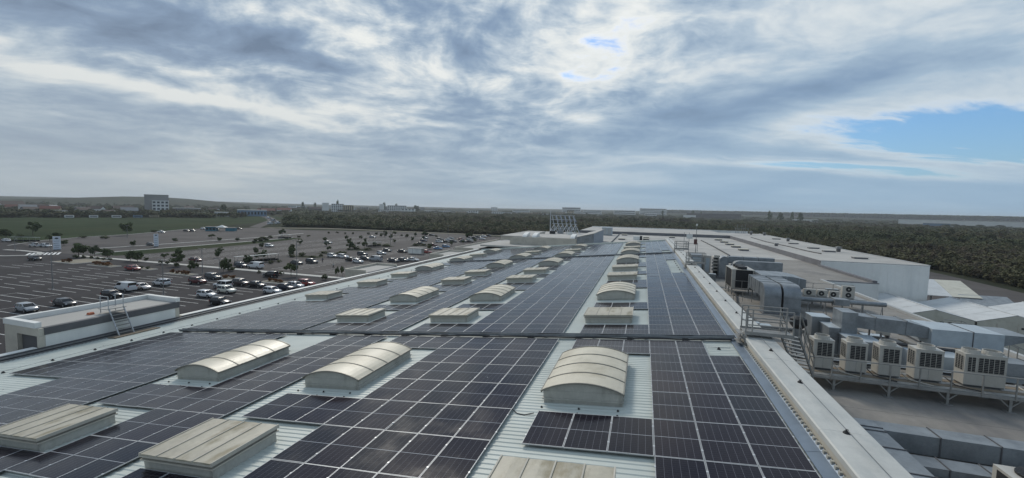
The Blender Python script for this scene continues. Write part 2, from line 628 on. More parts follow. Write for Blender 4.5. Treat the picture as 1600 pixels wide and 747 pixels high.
# far end trim of the metal roof
b = MB()
b.bar((RX0, RY1 + 0.15, PP(RX0) + 0.02), (RX1, RY1 + 0.15, PP(RX1) + 0.02), 0.5, 0.30)
b.build('end_trim', SHEET, mall)
# right parapet: upstand wall, cap pieces, inner flashing
b = MB()
b.box(5.17, 6.33, RY0, RY1 + 0.4, LOWZ - 0.1, CAPZ - 0.05)
b.build('parapet_wall', CREAM, mall)
y = RY0
k = 0
while y < RY1:
    ln = 6.2
    b = MB()
    dz = 0.003 * (k % 2)
    b.prism([(5.10, CAPZ - 0.16), (5.10, CAPZ - 0.01 + dz), (5.14, CAPZ + 0.025 + dz), (5.74, CAPZ + 0.045 + dz), (6.36, CAPZ + 0.025 + dz), (6.40, CAPZ - 0.01 + dz), (6.40, CAPZ - 0.16)], 'y', y, min(y + ln - 0.015, RY1 + 0.4))
    b.build('parapet_cap', CAPM, mall)
    y += ln
    k += 1
b = MB()
for i in range(26):
    y0 = RY0 + i * 4.0
    y1 = min(y0 + 3.99, RY1)
    z = PP(4.86) - 0.07 + 0.003 * (i % 2)
    b.prism([(4.66, PP(4.66) - 0.10), (4.66, z - 0.01), (5.04, z + 0.05), (5.12, z + 0.12), (5.12, z - 0.05)], 'y', y0, y1)
b.build('edge_flashing', FLASH, mall)
# profiled filler strip: rib ends poking out below the parapet
b = MB()
k = 0
y = RY0 + 0.1
while y < 60:
    b.box(5.05, 5.13, y, y + 0.10, PP(5.1) - 0.12, PP(5.1) + 0.06)
    y += 0.25
tag(b.build('filler_strip', CURB, mall), kind='stuff')
# left eaves: gutter, coping, facade
b = MB()
b.prism([(-41.46, PP(-41.46) - 0.10), (-41.55, 8.55), (-41.95, 8.55), (-41.95, 9.02), (-41.90, 9.02), (-41.90, 8.62), (-41.58, 8.62)], 'y', RY0, RY1)
b.build('gutter', GREYD, mall)
b = MB()
b.box(-41.52, -41.44, RY0, RY1, PP(-41.5) - 0.45, PP(-41.5) - 0.06)
b.bar((-41.75, RY0, 8.88), (-41.75, RY1, 8.88), 0.10, 0.10)
b.build('gutter_lip', STEEL, mall)
b = MB()
for (ya, yb) in ((RY0, 18.5), (28.65, RY1)):
    b.box(-42.50, -41.96, ya, yb, 8.86, 9.06)
b.build('coping', WHITEW, mall)
b = MB()
b.box(-42.3, -41.98, RY0, RY1, 0, 8.85)
b.build('facade_wall', CREAM, mall)
b = MB()
b.box(-41.9, 5.1, RY1 - 0.3, RY1 + 0.1, 8.2, 8.5)
b.face([(-41.9, RY1 + 0.02, 8.4), (5.16, RY1 + 0.02, 8.4), (5.16, RY1 + 0.02, PP(5.16) - 0.16), (-41.9, RY1 + 0.02, PP(-41.9) - 0.16)])
b.build('end_wall', CREAM, mall, fix=False)

# ------------------------------------------------------------------ facade blocks along the left edge


def facade_block(label, x0, x1, y0, y1, ztop, rim, opening=False):
    t = thing('facade_block', label, 'building', ((x0 + x1) / 2, (y0 + y1) / 2, 0), group='cream boxes standing out from the shopping centre front')
    cx, cy = (x0 + x1) / 2, (y0 + y1) / 2
    hx, hy = (x1 - x0) / 2, (y1 - y0) / 2
    b = MB()
    b.box(-hx, hx, hy - 0.35, hy, 0, ztop - 0.42)                     # back wall
    b.box(-hx, -hx + 0.35, -hy + 0.36, hy - 0.36, 0, ztop - 0.42)     # outer wall
    if opening:
        b.box(-hx, -hx + 1.55, -hy, -hy + 0.35, 0, ztop - 0.42)
        b.box(-hx + 1.56, hx, -hy, -hy + 0.35, ztop - 1.0, ztop - 0.42)
        b.box(hx - 0.22, hx, -hy, -hy + 0.35, 0, ztop - 1.01)
    else:
        b.box(-hx, hx, -hy, -hy + 0.35, 0, ztop - 0.42)
    b.build('wall', CREAM, t)
    if opening:
        b = MB()
        b.box(-hx + 1.56, hx - 0.23, -hy + 0.25, -hy + 0.30, 0, ztop - 1.01)
        b.build('opening_panel', GREYD, t)
        for i in range(9):                                            # stone courses of the end pillar
            b = MB()
            b.box(-hx - 0.012, -hx + 1.562, -hy - 0.012, -hy - 0.002, ztop - 1.0 - 0.62 * (i + 1), ztop - 1.0 - 0.62 * i - 0.02)
            b.build('facing_slab', CREAM, t)
    b = MB()
    b.box(hx - 0.30, hx, -hy + 0.36, hy - 0.36, 7.0, ztop - 0.95)
    b.build('side_wall', WHITEW, t)
    b = MB()
    b.box(hx - 0.25, hx + 0.06, -hy + 0.30, hy + 0.02, ztop - 0.94, ztop - 0.40)
    b.build('dark_fascia', GREYD if opening else MEMB_DARK, t)
    b = MB()
    b.box(-hx + 0.3, hx - 0.26, -hy + 0.3, hy - 0.3, ztop - 0.50, ztop - 0.38)
    b.build('roof_membrane', MEMB_PALE, t)
    b = MB()
    w = rim
    b.box(-hx - 0.05, hx - 0.3, -hy - 0.05, -hy + w, ztop - 0.41, ztop)
    b.box(-hx - 0.05, hx + 0.05, hy - w, hy + 0.05, ztop - 0.38, ztop - 0.003)
    b.box(-hx - 0.05, -hx + w, -hy + w + 0.002, hy - w - 0.002, ztop - 0.41, ztop - 0.006)
    b.build('rim_coping', WHITEW if opening else CREAM, t)
    return t


facade_block('large flat roofed facade block with metal ladder and dark doorway at its end', -46.1, -41.95, 18.6, 28.4, 10.85, 0.32, True)
facade_block('small cream facade block behind the second and third cars of the white pair', -46.6, -42.42, 57.6, 66.2, 9.55, 0.2)
facade_block('middle cream facade block beyond the first two along the left roof edge', -46.2, -42.42, 85.5, 95.5, 9.45, 0.2)
facade_block('longest pale flat roofed facade block near the far end of the hall', -48.2, -42.42, 103.0, 139.0, 9.45, 0.2)

# ------------------------------------------------------------------ flat service roof and the halls beyond
wing = thing('service_wing', 'flat grey service roof carrying the air conditioning beside the white parapet', 'building')
b = MB()
b.box(6.34, 26.0, RY0, 75.0, LOWZ - 0.4, LOWZ)
b.box(6.34, 33.3, 75.002, 106.1, LOWZ - 0.4, LOWZ)
b.build('roof_membrane', MEMB, wing)
b = MB()
b.box(-42.0, 33.3, 106.11, 187.0, LOWZ - 0.42, LOWZ - 0.012)
b.build('far_roof_membrane', MEMB_PALE, wing)
# welded laps of the membrane
for i in range(30):
    b = MB()
    yy = 4.2 + i * 2.35
    b.box(6.5, 25.4, yy, yy + 0.09, LOWZ + 0.001, LOWZ + 0.007)
    b.build('membrane_lap', MEMB, wing)
b = MB()
b.box(26.0, 26.3, RY0, 74.7, 0, LOWZ - 0.05)
b.box(26.31, 33.3, 74.7, 74.98, 0, LOWZ - 0.02)
b.box(33.31, 33.5, 74.7, 95.9, 0, LOWZ - 0.02)
b.build('wall', WHITEW, wing)
b = MB()
b.box(26.0, 26.35, RY0, 74.69, LOWZ - 0.04, LOWZ + 0.24)
b.build('coping', WALLG, wing)
b = MB()
b.box(32.9, 33.5, 75.3, 95.85, LOWZ + 0.003, LOWZ + 0.38)
b.box(26.4, 33.5, 74.7, 75.25, LOWZ - 0.015, LOWZ + 0.10)
b.build('upstand', MEMB_DARK, wing)

ware = thing('warehouse', 'tall white box hall with grey flat roof at the forest edge', 'building', (0, 0, 0))
WZ = 11.3
b = MB()
b.box(33.35, 50.4, 96.0, 215.0, 0, WZ - 0.25)
b.build('wall_core', WALLG, ware)
# front cladding in upright panels
i = 0
x = 33.36
while x < 50.3:
    b = MB()
    w = min(1.2, 50.42 - x)
    b.box(x, x + w - 0.012, 95.94, 96.0, 0, WZ - 0.02)
    b.build('cladding_panel', WHITEW, ware)
    x += 1.2
    i += 1
b = MB()
b.box(33.36, 50.4, 96.01, 215.0, WZ - 0.24, WZ)
b.build('roof_membrane', MEMB_PALE, ware)
b = MB()
b.box(33.30, 33.35, 96.1, 187.0, LOWZ - 0.3, WZ + 0.03)
b.build('side_upstand', MEMB_DARK, ware)
b = MB()
b.box(50.2, 50.5, 95.93, 215.0, WZ + 0.002, WZ + 0.16)
b.box(33.35, 50.19, 95.92, 96.12, WZ + 0.004, WZ + 0.08)
b.build('coping', WALLG, ware)

rear = thing('rear_hall', 'long low hall with dark upstand wall closing the view behind the flat roofs', 'building')
b = MB()
b.box(-27.0, 33.34, 187.5, 236.0, 0, WZ - 0.05)
b.build('roof_block', MEMB_PALE, rear)
b = MB()
b.box(-27.0, 33.28, 187.2, 187.49, LOWZ - 0.3, WZ + 0.05)
b.build('upstand_wall', MEMB_DARK, rear)
b = MB()
b.box(-27.0, 50.0, 236.0, 236.4, 0, WZ + 0.25)
b.build('rear_coping', WHITEW, rear)

# ------------------------------------------------------------------ solar panels
PW, PL = 1.3295, 2.3
ORD = ['zeroth', 'first', 'second', 'third', 'fourth', 'fifth', 'sixth', 'seventh', 'eighth', 'ninth', 'tenth', 'eleventh', 'twelfth']
BLK = {'R': (0.587, 1), 'S': (-3.4015, 1), 'M': (-4.417, -1), 'A': (-15.94, -1), 'B': (-24.40, -1)}
BNAME = {'R': 'parapet block', 'S': 'dome strip', 'M': 'wide middle block', 'A': 'narrow block', 'B': 'left gutter block'}
panels = []      # (distance, x centre, y centre, label)


def add_row(y0, rowname, cols):
    for blk, rng in cols.items():
        x0, s = BLK[blk]
        for c in rng:
            xc = x0 + s * (c + 0.5) * PW
            side = 'from the left' if s > 0 else 'from the right'
            lab = f"solar panel, {BNAME[blk]}, {rowname}, {ORD[c + 1]} {side}"
            yc = y0 + PL / 2
            d = math.sqrt(xc * xc + yc * yc + 49)
            panels.append((d, xc, yc, lab))


r3, r5, r6, r8, r9 = range(3), range(5), range(6), range(8), range(9)
Y0 = 23.91
for k in range(8):
    nm = f"{ORD[k + 1]} row before the cable tray"
    y = Y0 - PL * (k + 1)
    if k == 0:
        add_row(y, nm, {'R': range(2), 'S': r3, 'M': r8, 'A': r3, 'B': r9})
    elif k < 4:
        add_row(y, nm, {'R': r3, 'M': r5, 'A': r3, 'B': r9})
    elif k == 4:
        add_row(y, nm, {'R': r3, 'S': r3, 'M': r8, 'A': r6, 'B': r5})
    elif k < 7:
        add_row(y, nm, {'R': r3, 'M': r5, 'A': r3, 'B': r5})
    else:
        add_row(y, nm, {'R': r3, 'M': range(4)})
for s, c0, rng in (('M', 'set below the flat skylight', range(5, 8)), ('A', 'set below the flat skylight', range(3, 6))):
    add_row(8.86 - PL, c0, {s: rng})
SKIP = {1, 2, 4, 5, 6, 9, 10, 12, 13, 16, 17, 18}
YF = 24.955
for j in range(21):
    nm = f"{ORD[j + 1]} row beyond the cable tray" if j < 12 else 'far'
    y = YF + PL * j
    rr = range(2) if 11 <= j <= 16 else r3
    bb = r6 if j in (5, 6, 9, 10, 12, 13, 16, 17, 18) else r9
    if j in SKIP:
        add_row(y, nm, {'R': rr, 'M': r5, 'A': r3, 'B': bb})
    else:
        add_row(y, nm, {'R': rr, 'S': r3, 'M': r8, 'A': r6, 'B': bb})
YG = 74.6
for j in range(13):
    y = YG + PL * j
    rr = range(2) if j < 2 else r3
    if j in (0, 1, 4, 5, 8, 9):
        add_row(y, 'far', {'R': rr, 'M': r5, 'A': r3, 'B': r6})
    else:
        add_row(y, 'far', {'R': rr, 'S': r3, 'M': r8, 'A': r6, 'B': r9})
panels.sort(key=lambda p: p[0])

HW, HL, FB, FT = 0.659, 1.1415, 0.017, 0.035


def frame_faces(b, tf, m=0):
    o = [(-HW, -HL), (HW, -HL), (HW, HL), (-HW, HL)]
    i = [(-HW + FB, -HL + FB), (HW - FB, -HL + FB), (HW - FB, HL - FB), (-HW + FB, HL - FB)]
    for k in range(4):
        n = (k + 1) % 4
        b.face([tf((*o[k], 0)), tf((*o[n], 0)), tf((*i[n], 0)), tf((*i[k], 0))], m)
        b.face([tf((*o[n], 0)), tf((*o[k], 0)), tf((*o[k], -FT)), tf((*o[n], -FT))], m)
        b.face([tf((*i[k], 0)), tf((*i[n], 0)), tf((*i[n], -0.006)), tf((*i[k], -0.006))], m)


def glass_faces(b, tf, m=0):
    x, y = HW - FB, HL - FB
    b.face([tf((-x, -y, -0.006)), tf((x, -y, -0.006)), tf((x, y, -0.006)), tf((-x, y, -0.006))], m, [(0, 0), (1, 0), (1, 1), (0, 1)])


ident = lambda p: p
b = MB()
frame_faces(b, ident)
b.face([(-HW, -HL, -FT), (-HW, HL, -FT), (HW, HL, -FT), (HW, -HL, -FT)])
for cy in (-0.62, 0.62):
    for cx in (-HW, HW):
        b.box(cx - 0.022, cx + 0.022, cy - 0.03, cy + 0.03, -0.02, 0.008, 1)
frame_me = b.mesh('frame', [ALU, M('clamp_metal', (0.62, 0.63, 0.64), 0.4, 0.3, 0.05, 2)], fix=False)
b = MB()
glass_faces(b, ident)
glass_me = b.mesh('glass', SOLAR, fix=False)
for d, xc, yc, lab in panels[:300]:
    rot = (R(rnd.gauss(0, 0.22)), -AL + R(rnd.gauss(0, 0.22)), 0)
    t = new_obj('solar_panel', None, None, (xc, yc, PP(xc)), rot)
    t.empty_display_size = 0.2
    tag(t, lab, 'solar panel', 'solar panels on the ribbed roof')
    new_obj('frame', frame_me, t)
    new_obj('glass', glass_me, t)
bf = MB()
for d, xc, yc, lab in panels[300:]:
    mt = Matrix.Translation((xc, yc, PP(xc))) @ Matrix.Rotation(-AL + R(rnd.gauss(0, 0.2)), 4, 'Y') @ Matrix.Rotation(R(rnd.gauss(0, 0.2)), 4, 'X')
    tf = lambda p, mt=mt: mt @ Vector(p)
    frame_faces(bf, tf, 0)
    glass_faces(bf, tf, 1)
far_panels = bf.build('solar_panels', [ALU, SOLAR], fix=False)
tag(far_panels, 'mass of solar panels covering the far half of the ribbed roof', 'solar panels', kind='stuff')

# ------------------------------------------------------------------ skylights
SKX = {1: (-3.44, 'first'), 2: (-15.05, 'second'), 3: (-23.55, 'third'), 4: (-35.95, 'fourth')}
SW = 3.0


def dome_meshes():
    """barrel vault rooflight 3.0 x 4.5 m: curb, four sheets, bars, end cheeks"""
    L, ch, rise, n = 4.5, 0.43, 0.35, 14
    ov = 0.06
    pts = []
    for k in range(n + 1):
        a = k / n
        x = -SW / 2 - ov + (SW + 2 * ov) * a
        z = ch + 0.02 + rise * (1 - (2 * a - 1) ** 2) ** 0.92 if 0 < k < n else ch + 0.02
        pts.append((x, z))
    out = {}
    b = MB()
    w = 0.12
    b.box(-SW / 2, SW / 2, 0, w, -0.25, ch)
    b.box(-SW / 2, SW / 2, L - w, L, -0.25, ch)
    b.box(-SW / 2, -SW / 2 + w, w, L - w, -0.25, ch)
    b.box(SW / 2 - w, SW / 2, w, L - w, -0.25, ch)
    # ledge half way up
    b.box(-SW / 2 - 0.05, SW / 2 + 0.05, -0.05, L + 0.05, 0.10, 0.15)
    out['curb'] = b.mesh('curb', CURB)
    sheets = []
    for s in range(4):
        y0, y1 = -ov + (L + 2 * ov) * s / 4, -ov + (L + 2 * ov) * (s + 1) / 4
        b = MB()
        for (xa, za), (xb, zb) in zip(pts, pts[1:]):
            b.face([(xa, y0 + 0.02, za), (xb, y0 + 0.02, zb), (xb, y1 - 0.02, zb), (xa, y1 - 0.02, za)])
            b.face([(xa, y0 + 0.02, za - 0.02), (xa, y1 - 0.02, za - 0.02), (xb, y1 - 0.02, zb - 0.02), (xb, y0 + 0.02, zb - 0.02)])
        sheets.append(smooth_by_angle(b.mesh('vault_sheet', POLY, fix=False), 60))
    out['vault_sheet'] = sheets
    bars = []
    for s in range(5):
        y = -ov + (L + 2 * ov) * s / 4
        b = MB()
        hw = 0.028
        for (xa, za), (xb, zb) in zip(pts, pts[1:]):
            b.face([(xa, y - hw, za + 0.025), (xb, y - hw, zb + 0.025), (xb, y + hw, zb + 0.025), (xa, y + hw, za + 0.025)])
            b.face([(xa, y - hw, za - 0.02), (xb, y - hw, zb - 0.02), (xb, y - hw, zb + 0.025), (xa, y - hw, za + 0.025)])
            b.face([(xa, y + hw, za + 0.025), (xb, y + hw, zb + 0.025), (xb, y + hw, zb - 0.02), (xa, y + hw, za - 0.02)])
        bars.append(b.mesh('arch_bar', RIBM, fix=False))
    out['arch_bar'] = bars
    cheeks = []
    for y in (0.03, L - 0.03):
        b = MB()
        b.prism([(p[0] * 0.985, p[1] - 0.03) for p in pts], 'y', y - 0.015, y + 0.015)
        cheeks.append(b.mesh('end_cheek', CURB))
    out['end_cheek'] = cheeks
    rails = []
    for s in (-1, 1):
        b = MB()
        b.box(s * (SW / 2 + ov) - 0.03, s * (SW / 2 + ov) + 0.03, -ov, L + ov, ch - 0.05, ch + 0.03)
        rails.append(b.mesh('side_rail', RIBM))
    out['side_rail'] = rails
    b = MB()
    b.box(-SW / 2 - 0.25, SW / 2 + 0.30, -0.22, L + 0.35, -0.13, -0.105)
    out['apron'] = b.mesh('apron', SHEET)
    return out


def flat_meshes():
    """flat lidded rooflight 3.0 x 2.3 m: two-step curb, four lid sheets, bars between"""
    L, ch = 2.3, 0.62
    out = {}
    b = MB()
    w = 0.14
    for (x0, x1, y0, y1) in ((-SW / 2, SW / 2, 0, w), (-SW / 2, SW / 2, L - w, L), (-SW / 2, -SW / 2 + w, w, L - w), (SW / 2 - w, SW / 2, w, L - w)):
        b.box(x0, x1, y0, y1, -0.25, 0.30)
    out['curb'] = b.mesh('curb', CURB)
    b = MB()
    e = 0.07
    b.box(-SW / 2 - e, SW / 2 + e, -e, L + e, 0.301, 0.345)
    b.box(-SW / 2 - e - 0.02, SW / 2 + e + 0.02, -e - 0.02, L + e + 0.02, 0.43, 0.474)
    out['upper_frame'] = b.mesh('upper_frame', CREAM)
    b = MB()
    b.box(-SW / 2 - e + 0.04, SW / 2 + e - 0.04, -e + 0.04, L + e - 0.04, 0.346, 0.429)
    out['shadow_gap'] = b.mesh('shadow_gap', RIBM)
    sheets = []
    for s in range(4):
        x0, x1 = -SW / 2 - e + (SW + 2 * e) * s / 4, -SW / 2 - e + (SW + 2 * e) * (s + 1) / 4
        b = MB()
        b.prism([(x0 + 0.02, 0.475), (x1 - 0.02, 0.475), (x1 - 0.02, 0.522), ((x0 + x1) / 2, 0.534), (x0 + 0.02, 0.522)], 'y', -e, L + e)
        sheets.append(b.mesh('lid_sheet', LIDM))
    out['lid_sheet'] = sheets
    bars = []
    for s in range(5):
        x = -SW / 2 - e + (SW + 2 * e) * s / 4
        b = MB()
        b.box(x - 0.022, x + 0.022, -e - 0.01, L + e + 0.01, 0.476, 0.552)
        bars.append(b.mesh('lid_bar', CREAM))
    out['lid_bar'] = bars
    b = MB()
    b.box(-SW / 2 - 0.25, SW / 2 + 0.30, -0.2, L + 0.3, -0.13, -0.105)
    out['apron'] = b.mesh('apron', SHEET)
    return out


DOME, FLAT = dome_meshes(), flat_meshes()


def skylight(kind, strip, n, y):
    x0, sn = SKX[strip]
    xc = x0 + SW / 2
    kn = 'barrel vault skylight' if kind == 'dome' else 'flat lidded skylight'
    lab = f"{kn}, {ORD[n]} from the near end, {sn} skylight strip from the white parapet"
    t = thing('barrel_skylight' if kind == 'dome' else 'flat_skylight', lab, 'skylight', (xc, y, PP(xc) - 0.10), (0, -AL, 0), 'skylights on the ribbed roof')
    made = {}
    for nm, me in (DOME if kind == 'dome' else FLAT).items():
        par = made.get({'shadow_gap': 'upper_frame', 'apron': 'curb'}.get(nm), t)
        for q in (me if isinstance(me, list) else [me]):
            made[nm] = new_obj(nm, q, par)


SEQ = [('flat', 8.55), ('dome', 15.75), ('flat', 28.1), ('dome', 35.7), ('flat', 46.8), ('flat', 54.0), ('dome', 62.4), ('dome', 74.8), ('flat', 85.0), ('dome', 93.1)]
for s in (1, 2, 3):
    for n, (kd, y) in enumerate(SEQ):
        skylight(kd, s, n + 1, y + (0.42 if (n == 0 and s > 1) else 0.0))
for n, (kd, y) in enumerate([('flat', 37.9), ('flat', 46.9), ('flat', 54.7), ('dome', 61.8), ('dome', 74.8), ('flat', 85.0), ('dome', 93.1)]):
    skylight(kd, 4, n + 1, y)

# ------------------------------------------------------------------ cable trays, conductors


def cable_tray(label, y, x0, x1, cables=2):
    t = thing('cable_tray', label, 'cable tray')
    z = lambda x, o: PP(x) + o
    b = MB()
    b.bar((x0, y, z(x0, 0.06)), (x1, y, z(x1, 0.06)), 0.30, 0.04)
    b.bar((x0, y - 0.15, z(x0, 0.10)), (x1, y - 0.15, z(x1, 0.10)), 0.02, 0.11)
    b.bar((x0, y + 0.15, z(x0, 0.10)), (x1, y + 0.15, z(x1, 0.10)), 0.02, 0.11)
    b.build('channel', GALV, t)
    for c in range(cables):
        b = MB()
        pts = []
        n = 60
        for i in range(n + 1):
            x = x0 + 0.2 + (x1 - x0 - 0.4) * i / n
            pts.append((x, y - 0.24 + 0.42 * c + 0.04 * math.sin(x * 1.7 + c), z(x, 0.10 if c else 0.02) + 0.012 * math.sin(x * 2.3 + c)))
        b.tube(pts, 0.045 - 0.012 * c, 6)
        b.build('cable', CABLE, t)
    x = x0 + 0.6
    while x < x1:
        b = MB()
        b.box(x, x + 0.30, y - 0.26, y + 0.26, z(x, -0.12), z(x, 0.035))
        b.build('support_block', BLACK, t)
        b = MB()
        b.box(x + 0.9, x + 1.05, y + 0.19, y + 0.33, z(x, 0.0), z(x, 0.14))
        b.build('joint_box', BLACK, t)
        x += 2.9
    return t


cable_tray('cable tray running across the near part of the roof between panel fields', 24.42, -36.0, 4.9)
cable_tray('cable tray crossing the roof far away, before the last panel field', 73.95, -36.0, 4.9)


def conductor(label, pts, zf, step):
    t = thing('lightning_conductor', label, 'lightning conductor')
    b = MB()
    b.tube([(p[0], p[1], zf(p[0]) + 0.09) for p in pts], 0.012, 5)
    b.build('wire', STEEL, t)
    (xa, ya), (xb, yb) = pts[0], pts[-1]
    L = math.hypot(xb - xa, yb - ya)
    n = int(L / step)
    b = MB()
    b.cyl(0, 0, -0.005, 0.045, 0.10, 10, r1=0.07)
    b.cyl(0, 0, 0.046, 0.10, 0.04, 8)
    me = b.mesh('holder', BLACK)
    for i in range(n + 1):
        k = (i + 0.3) / (n + 0.6)
        x, yy = xa + (xb - xa) * k, ya + (yb - ya) * k
        new_obj('holder', me, t, (x, yy, zf(x)))
    return t


conductor('lightning wire on black holders along the middle of the white parapet cap', [(5.74, 9.0), (5.74, 104.0)], lambda x: CAPZ + 0.05, 3.75)
conductor('lightning wire on black holders along the left edge of the ribbed roof', [(-37.6, 12.0), (-37.6, 103.0)], lambda x: PP(x) - 0.12, 2.3)
conductor('short lightning wire on black holders beside the near panels at the parapet', [(4.35, 50.6), (4.35, 64.6)], lambda x: PP(x) - 0.12, 2.0)
# the stray holders on the bare patch by the parapet
conductor('short stub of lightning wire with black holder on the bare corner by the tray', [(3.4, 23.0), (4.4, 22.9)], lambda x: PP(x) - 0.12, 2.0)

# black rubber feet and a loose cable on the bare sheets
b = MB()
b.cyl(0, 0, 0, 0.035, 0.045, 8, r1=0.035)
b.cyl(0, 0, 0.036, 0.055, 0.02, 6)
foot_me = b.mesh('rubber_foot', BLACK)
for (sx, nm) in ((-3.44, 'first'), (-15.05, 'second'), (-23.55, 'third')):
    for i in range(3):
        for k in range(2):
            x = sx + 0.03 + i * 1.41
            y = 15.53 - 0.41 * k + 0.04 * i
            t = thing('rubber_foot', f"small black rubber foot on bare roof before the near barrel skylight, {nm} strip", 'rubber foot', (x, y - 0.25, PP(x) - 0.13), (0, -AL, 0), f"rubber feet before the near barrel skylight of the {nm} strip")
            new_obj('foot', foot_me, t)
t = thing('loose_cable', 'short loose black cable reaching from the wide middle block to the dome strip', 'cable')
b = MB()
b.tube([(-4.42, 14.77, PP(-4.4) - .05), (-4.2, 14.62, PP(-4.2) - .12), (-3.9, 14.56, PP(-3.9) - .125), (-3.55, 14.61, PP(-3.5) - .06)], 0.018, 6)
b.build('cable', CABLE, t)

# ------------------------------------------------------------------ ground, car park, fields
SOIL = M('scrub_soil', (0.042, 0.047, 0.031), 0.95, 0.0, 0.30, 0.02, stain=((0.066, 0.060, 0.043), 0.7, 0.004), spec=0.02)
GRASSM = M('mown_grass', (0.038, 0.053, 0.027), 0.95, 0.0, 0.25, 0.03, stain=((0.050, 0.054, 0.028), 0.7, 0.012), spec=0.02)
ASPH = M('asphalt', (0.042, 0.039, 0.041), 0.88, 0.0, 0.24, 0.10, stain=((0.027, 0.0255, 0.027), 0.7, 0.06), streak=(0.3, 1.0, 1.0), spec=0.12, speck=((0.020, 0.019, 0.020), 0.33, 0.30, 0.45))
ASPH_OLD = M('worn_asphalt', (0.094, 0.085, 0.081), 0.9, 0.0, 0.20, 0.06, stain=((0.058, 0.054, 0.053), 0.75, 0.03), streak=(0.25, 1.0, 1.0), spec=0.12)
CONC = M('kerb_concrete', (0.46, 0.445, 0.41), 0.85, 0.0, 0.12, 0.4)
DIRT = M('pale_dirt', (0.26, 0.235, 0.19), 0.95, 0.0, 0.18, 0.05, spec=0.02)
LINEP = M('road_paint', (0.54, 0.54, 0.52), 0.7, 0.0, 0.18, 1.5, stain=((0.20, 0.195, 0.19), 0.7, 0.5))
ZEBP = M('fresh_road_paint', (0.72, 0.72, 0.70), 0.7, 0.0, 0.1, 1.5)


def sheet(name, poly, z, mat, parent=None):
    b = MB()
    b.face([(p[0], p[1], z) for p in poly])
    o = b.build(name, mat, parent)
    if parent is None:
        tag(o, kind='structure')
    return o


# terrain: one sheet out to the horizon, rolling up gently in the distance


def terrain():
    b = MB()
    rings = [0, 60, 150, 300, 450, 600, 800, 1050, 1400, 1700, 1900, 2100, 2300, 2500, 2700, 3000, 3600, 5200, 8000, 14000]
    n = 144

    def hz(x, y):
        r = math.hypot(x, y)
        if r < 1500:
            return 0.0
        a = math.atan2(x, y)
        k = min(1, (r - 1500) / 3800.0)
        h = 34 * k * (0.8 + 0.2 * math.sin(a * 5 + 1.0)) + 5 * k * math.sin(x * 0.0021) * math.cos(y * 0.0017)
        # long low mound behind the office block
        dx, dy = (x + 1960) / 300.0, (y - 1230) / 300.0
        h += 30 * math.exp(-(dx * dx + dy * dy))
        return h
    vs = [(0, 0, 0)]
    for r in rings[1:]:
        for k in range(n):
            a = 2 * math.pi * k / n
            x, y = r * math.sin(a), r * math.cos(a)
            vs.append((x, y, hz(x, y)))
    fs = [(0, 1 + (k + 1) % n, 1 + k) for k in range(n)]
    for i in range(len(rings) - 2):
        o = 1 + i * n
        for k in range(n):
            k2 = (k + 1) % n
            fs.append((o + k, o + k2, o + n + k2, o + n + k))
    b.raw(vs, fs)
    o = b.build('ground', SOIL, smooth=True)
    tag(o, kind='structure')


terrain()
field_edge = [(-253, 100), (-272, 122), (-284, 145), (-289, 169), (-317, 221), (-345, 272), (-378, 333), (-412, 380)]
sheet('grass_field', [(-200, -60), (-600, -60), (-760, 240), (-590, 300), (-600, 420), (-640, 560), (-470, 470)] + field_edge[::-1] + [(-240, 60)], 0.004, GRASSM)
lot_far = sheet('far_car_park', [(-42.3, 97.5), (-42.3, 300), (-100, 282), (-136, 292), (-193, 286), (-250, 262), (-300, 268), (-312, 232), (-315, 221), (-287, 169), (-282, 145), (-270, 122), (-252, 104), (-240, 97.5)], 0.010, ASPH_OLD)
lot = sheet('car_park', [(-42.3, -30), (-42.3, 97.4), (-245, 97.4), (-250, 60), (-235, -30)], 0.012, ASPH)
sheet('entrance_road', [(-196, 97.6), (-212, 97.6), (-236, 104), (-262, 112), (-330, 128), (-420, 130), (-420, 120), (-335, 117), (-265, 100), (-240, 93), (-222, 97.5)], 0.016, ASPH)
sheet('far_road', [(-300, 268), (-312, 268), (-420, 386), (-505, 458), (-640, 560), (-628, 566), (-492, 462), (-408, 388)], 0.016, ASPH_OLD)
sheet('dirt_track', [(-300, 272), (-283, 281), (-262, 294), (-230, 298), (-180, 299), (-120, 300), (-60, 300), (-60, 292), (-120, 294), (-180, 292.5), (-230, 291), (-258, 287), (-276, 275), (-290, 268)], 0.018, DIRT)
sheet('grass_verge', [(-180, 101), (-193, 101), (-194, 140), (-195, 172), (-197, 198), (-190, 198), (-184, 172), (-180, 140), (-178, 112)], 0.020, GRASSM)
sheet('service_yard', [(26.35, -20), (26.35, 230), (104, 232), (104, 190), (101, 150), (96, 60), (90, -20)], 0.010, ASPH_OLD)
sheet('near_apron', [(-42, -40), (-42, 230), (26.3, 230), (26.3, -40)], 0.008, ASPH_OLD)


def kerb(name, pts, w=0.35, h=0.13, mat=CONC):
    b = MB()
    for p, q in zip(pts, pts[1:]):
        b.bar((*p, h / 2), (*q, h / 2), w, h)
    o = b.build(name, mat)
    tag(o, kind='structure')
    return o


kerb('kerb', [(-212.5, 105), (-211.5, 130), (-212, 150), (-214, 190), (-222, 232)], 1.3)
kerb('kerb', [(-193.4, 100.5), (-194, 138), (-195.2, 172), (-197.2, 198)], 1.3)
kerb('kerb', [(-252, 104), (-270, 122), (-282, 145), (-287, 169), (-315, 221)], 0.5)
kerb('kerb', [(-232, 95), (-224, 96), (-212, 95.5), (-205, 92.5), (-203.4, 89), (-208, 84.5), (-222, 81.5)], 1.4)
kerb('kerb', [(-247, 40), (-232, 81), (-218, 80)], 0.6)
b = MB()
b.box(-190, -60, 94.1, 96.2, 0.0, 0.13)
walk = b.build('sidewalk', CONC)
tag(walk, kind='structure')
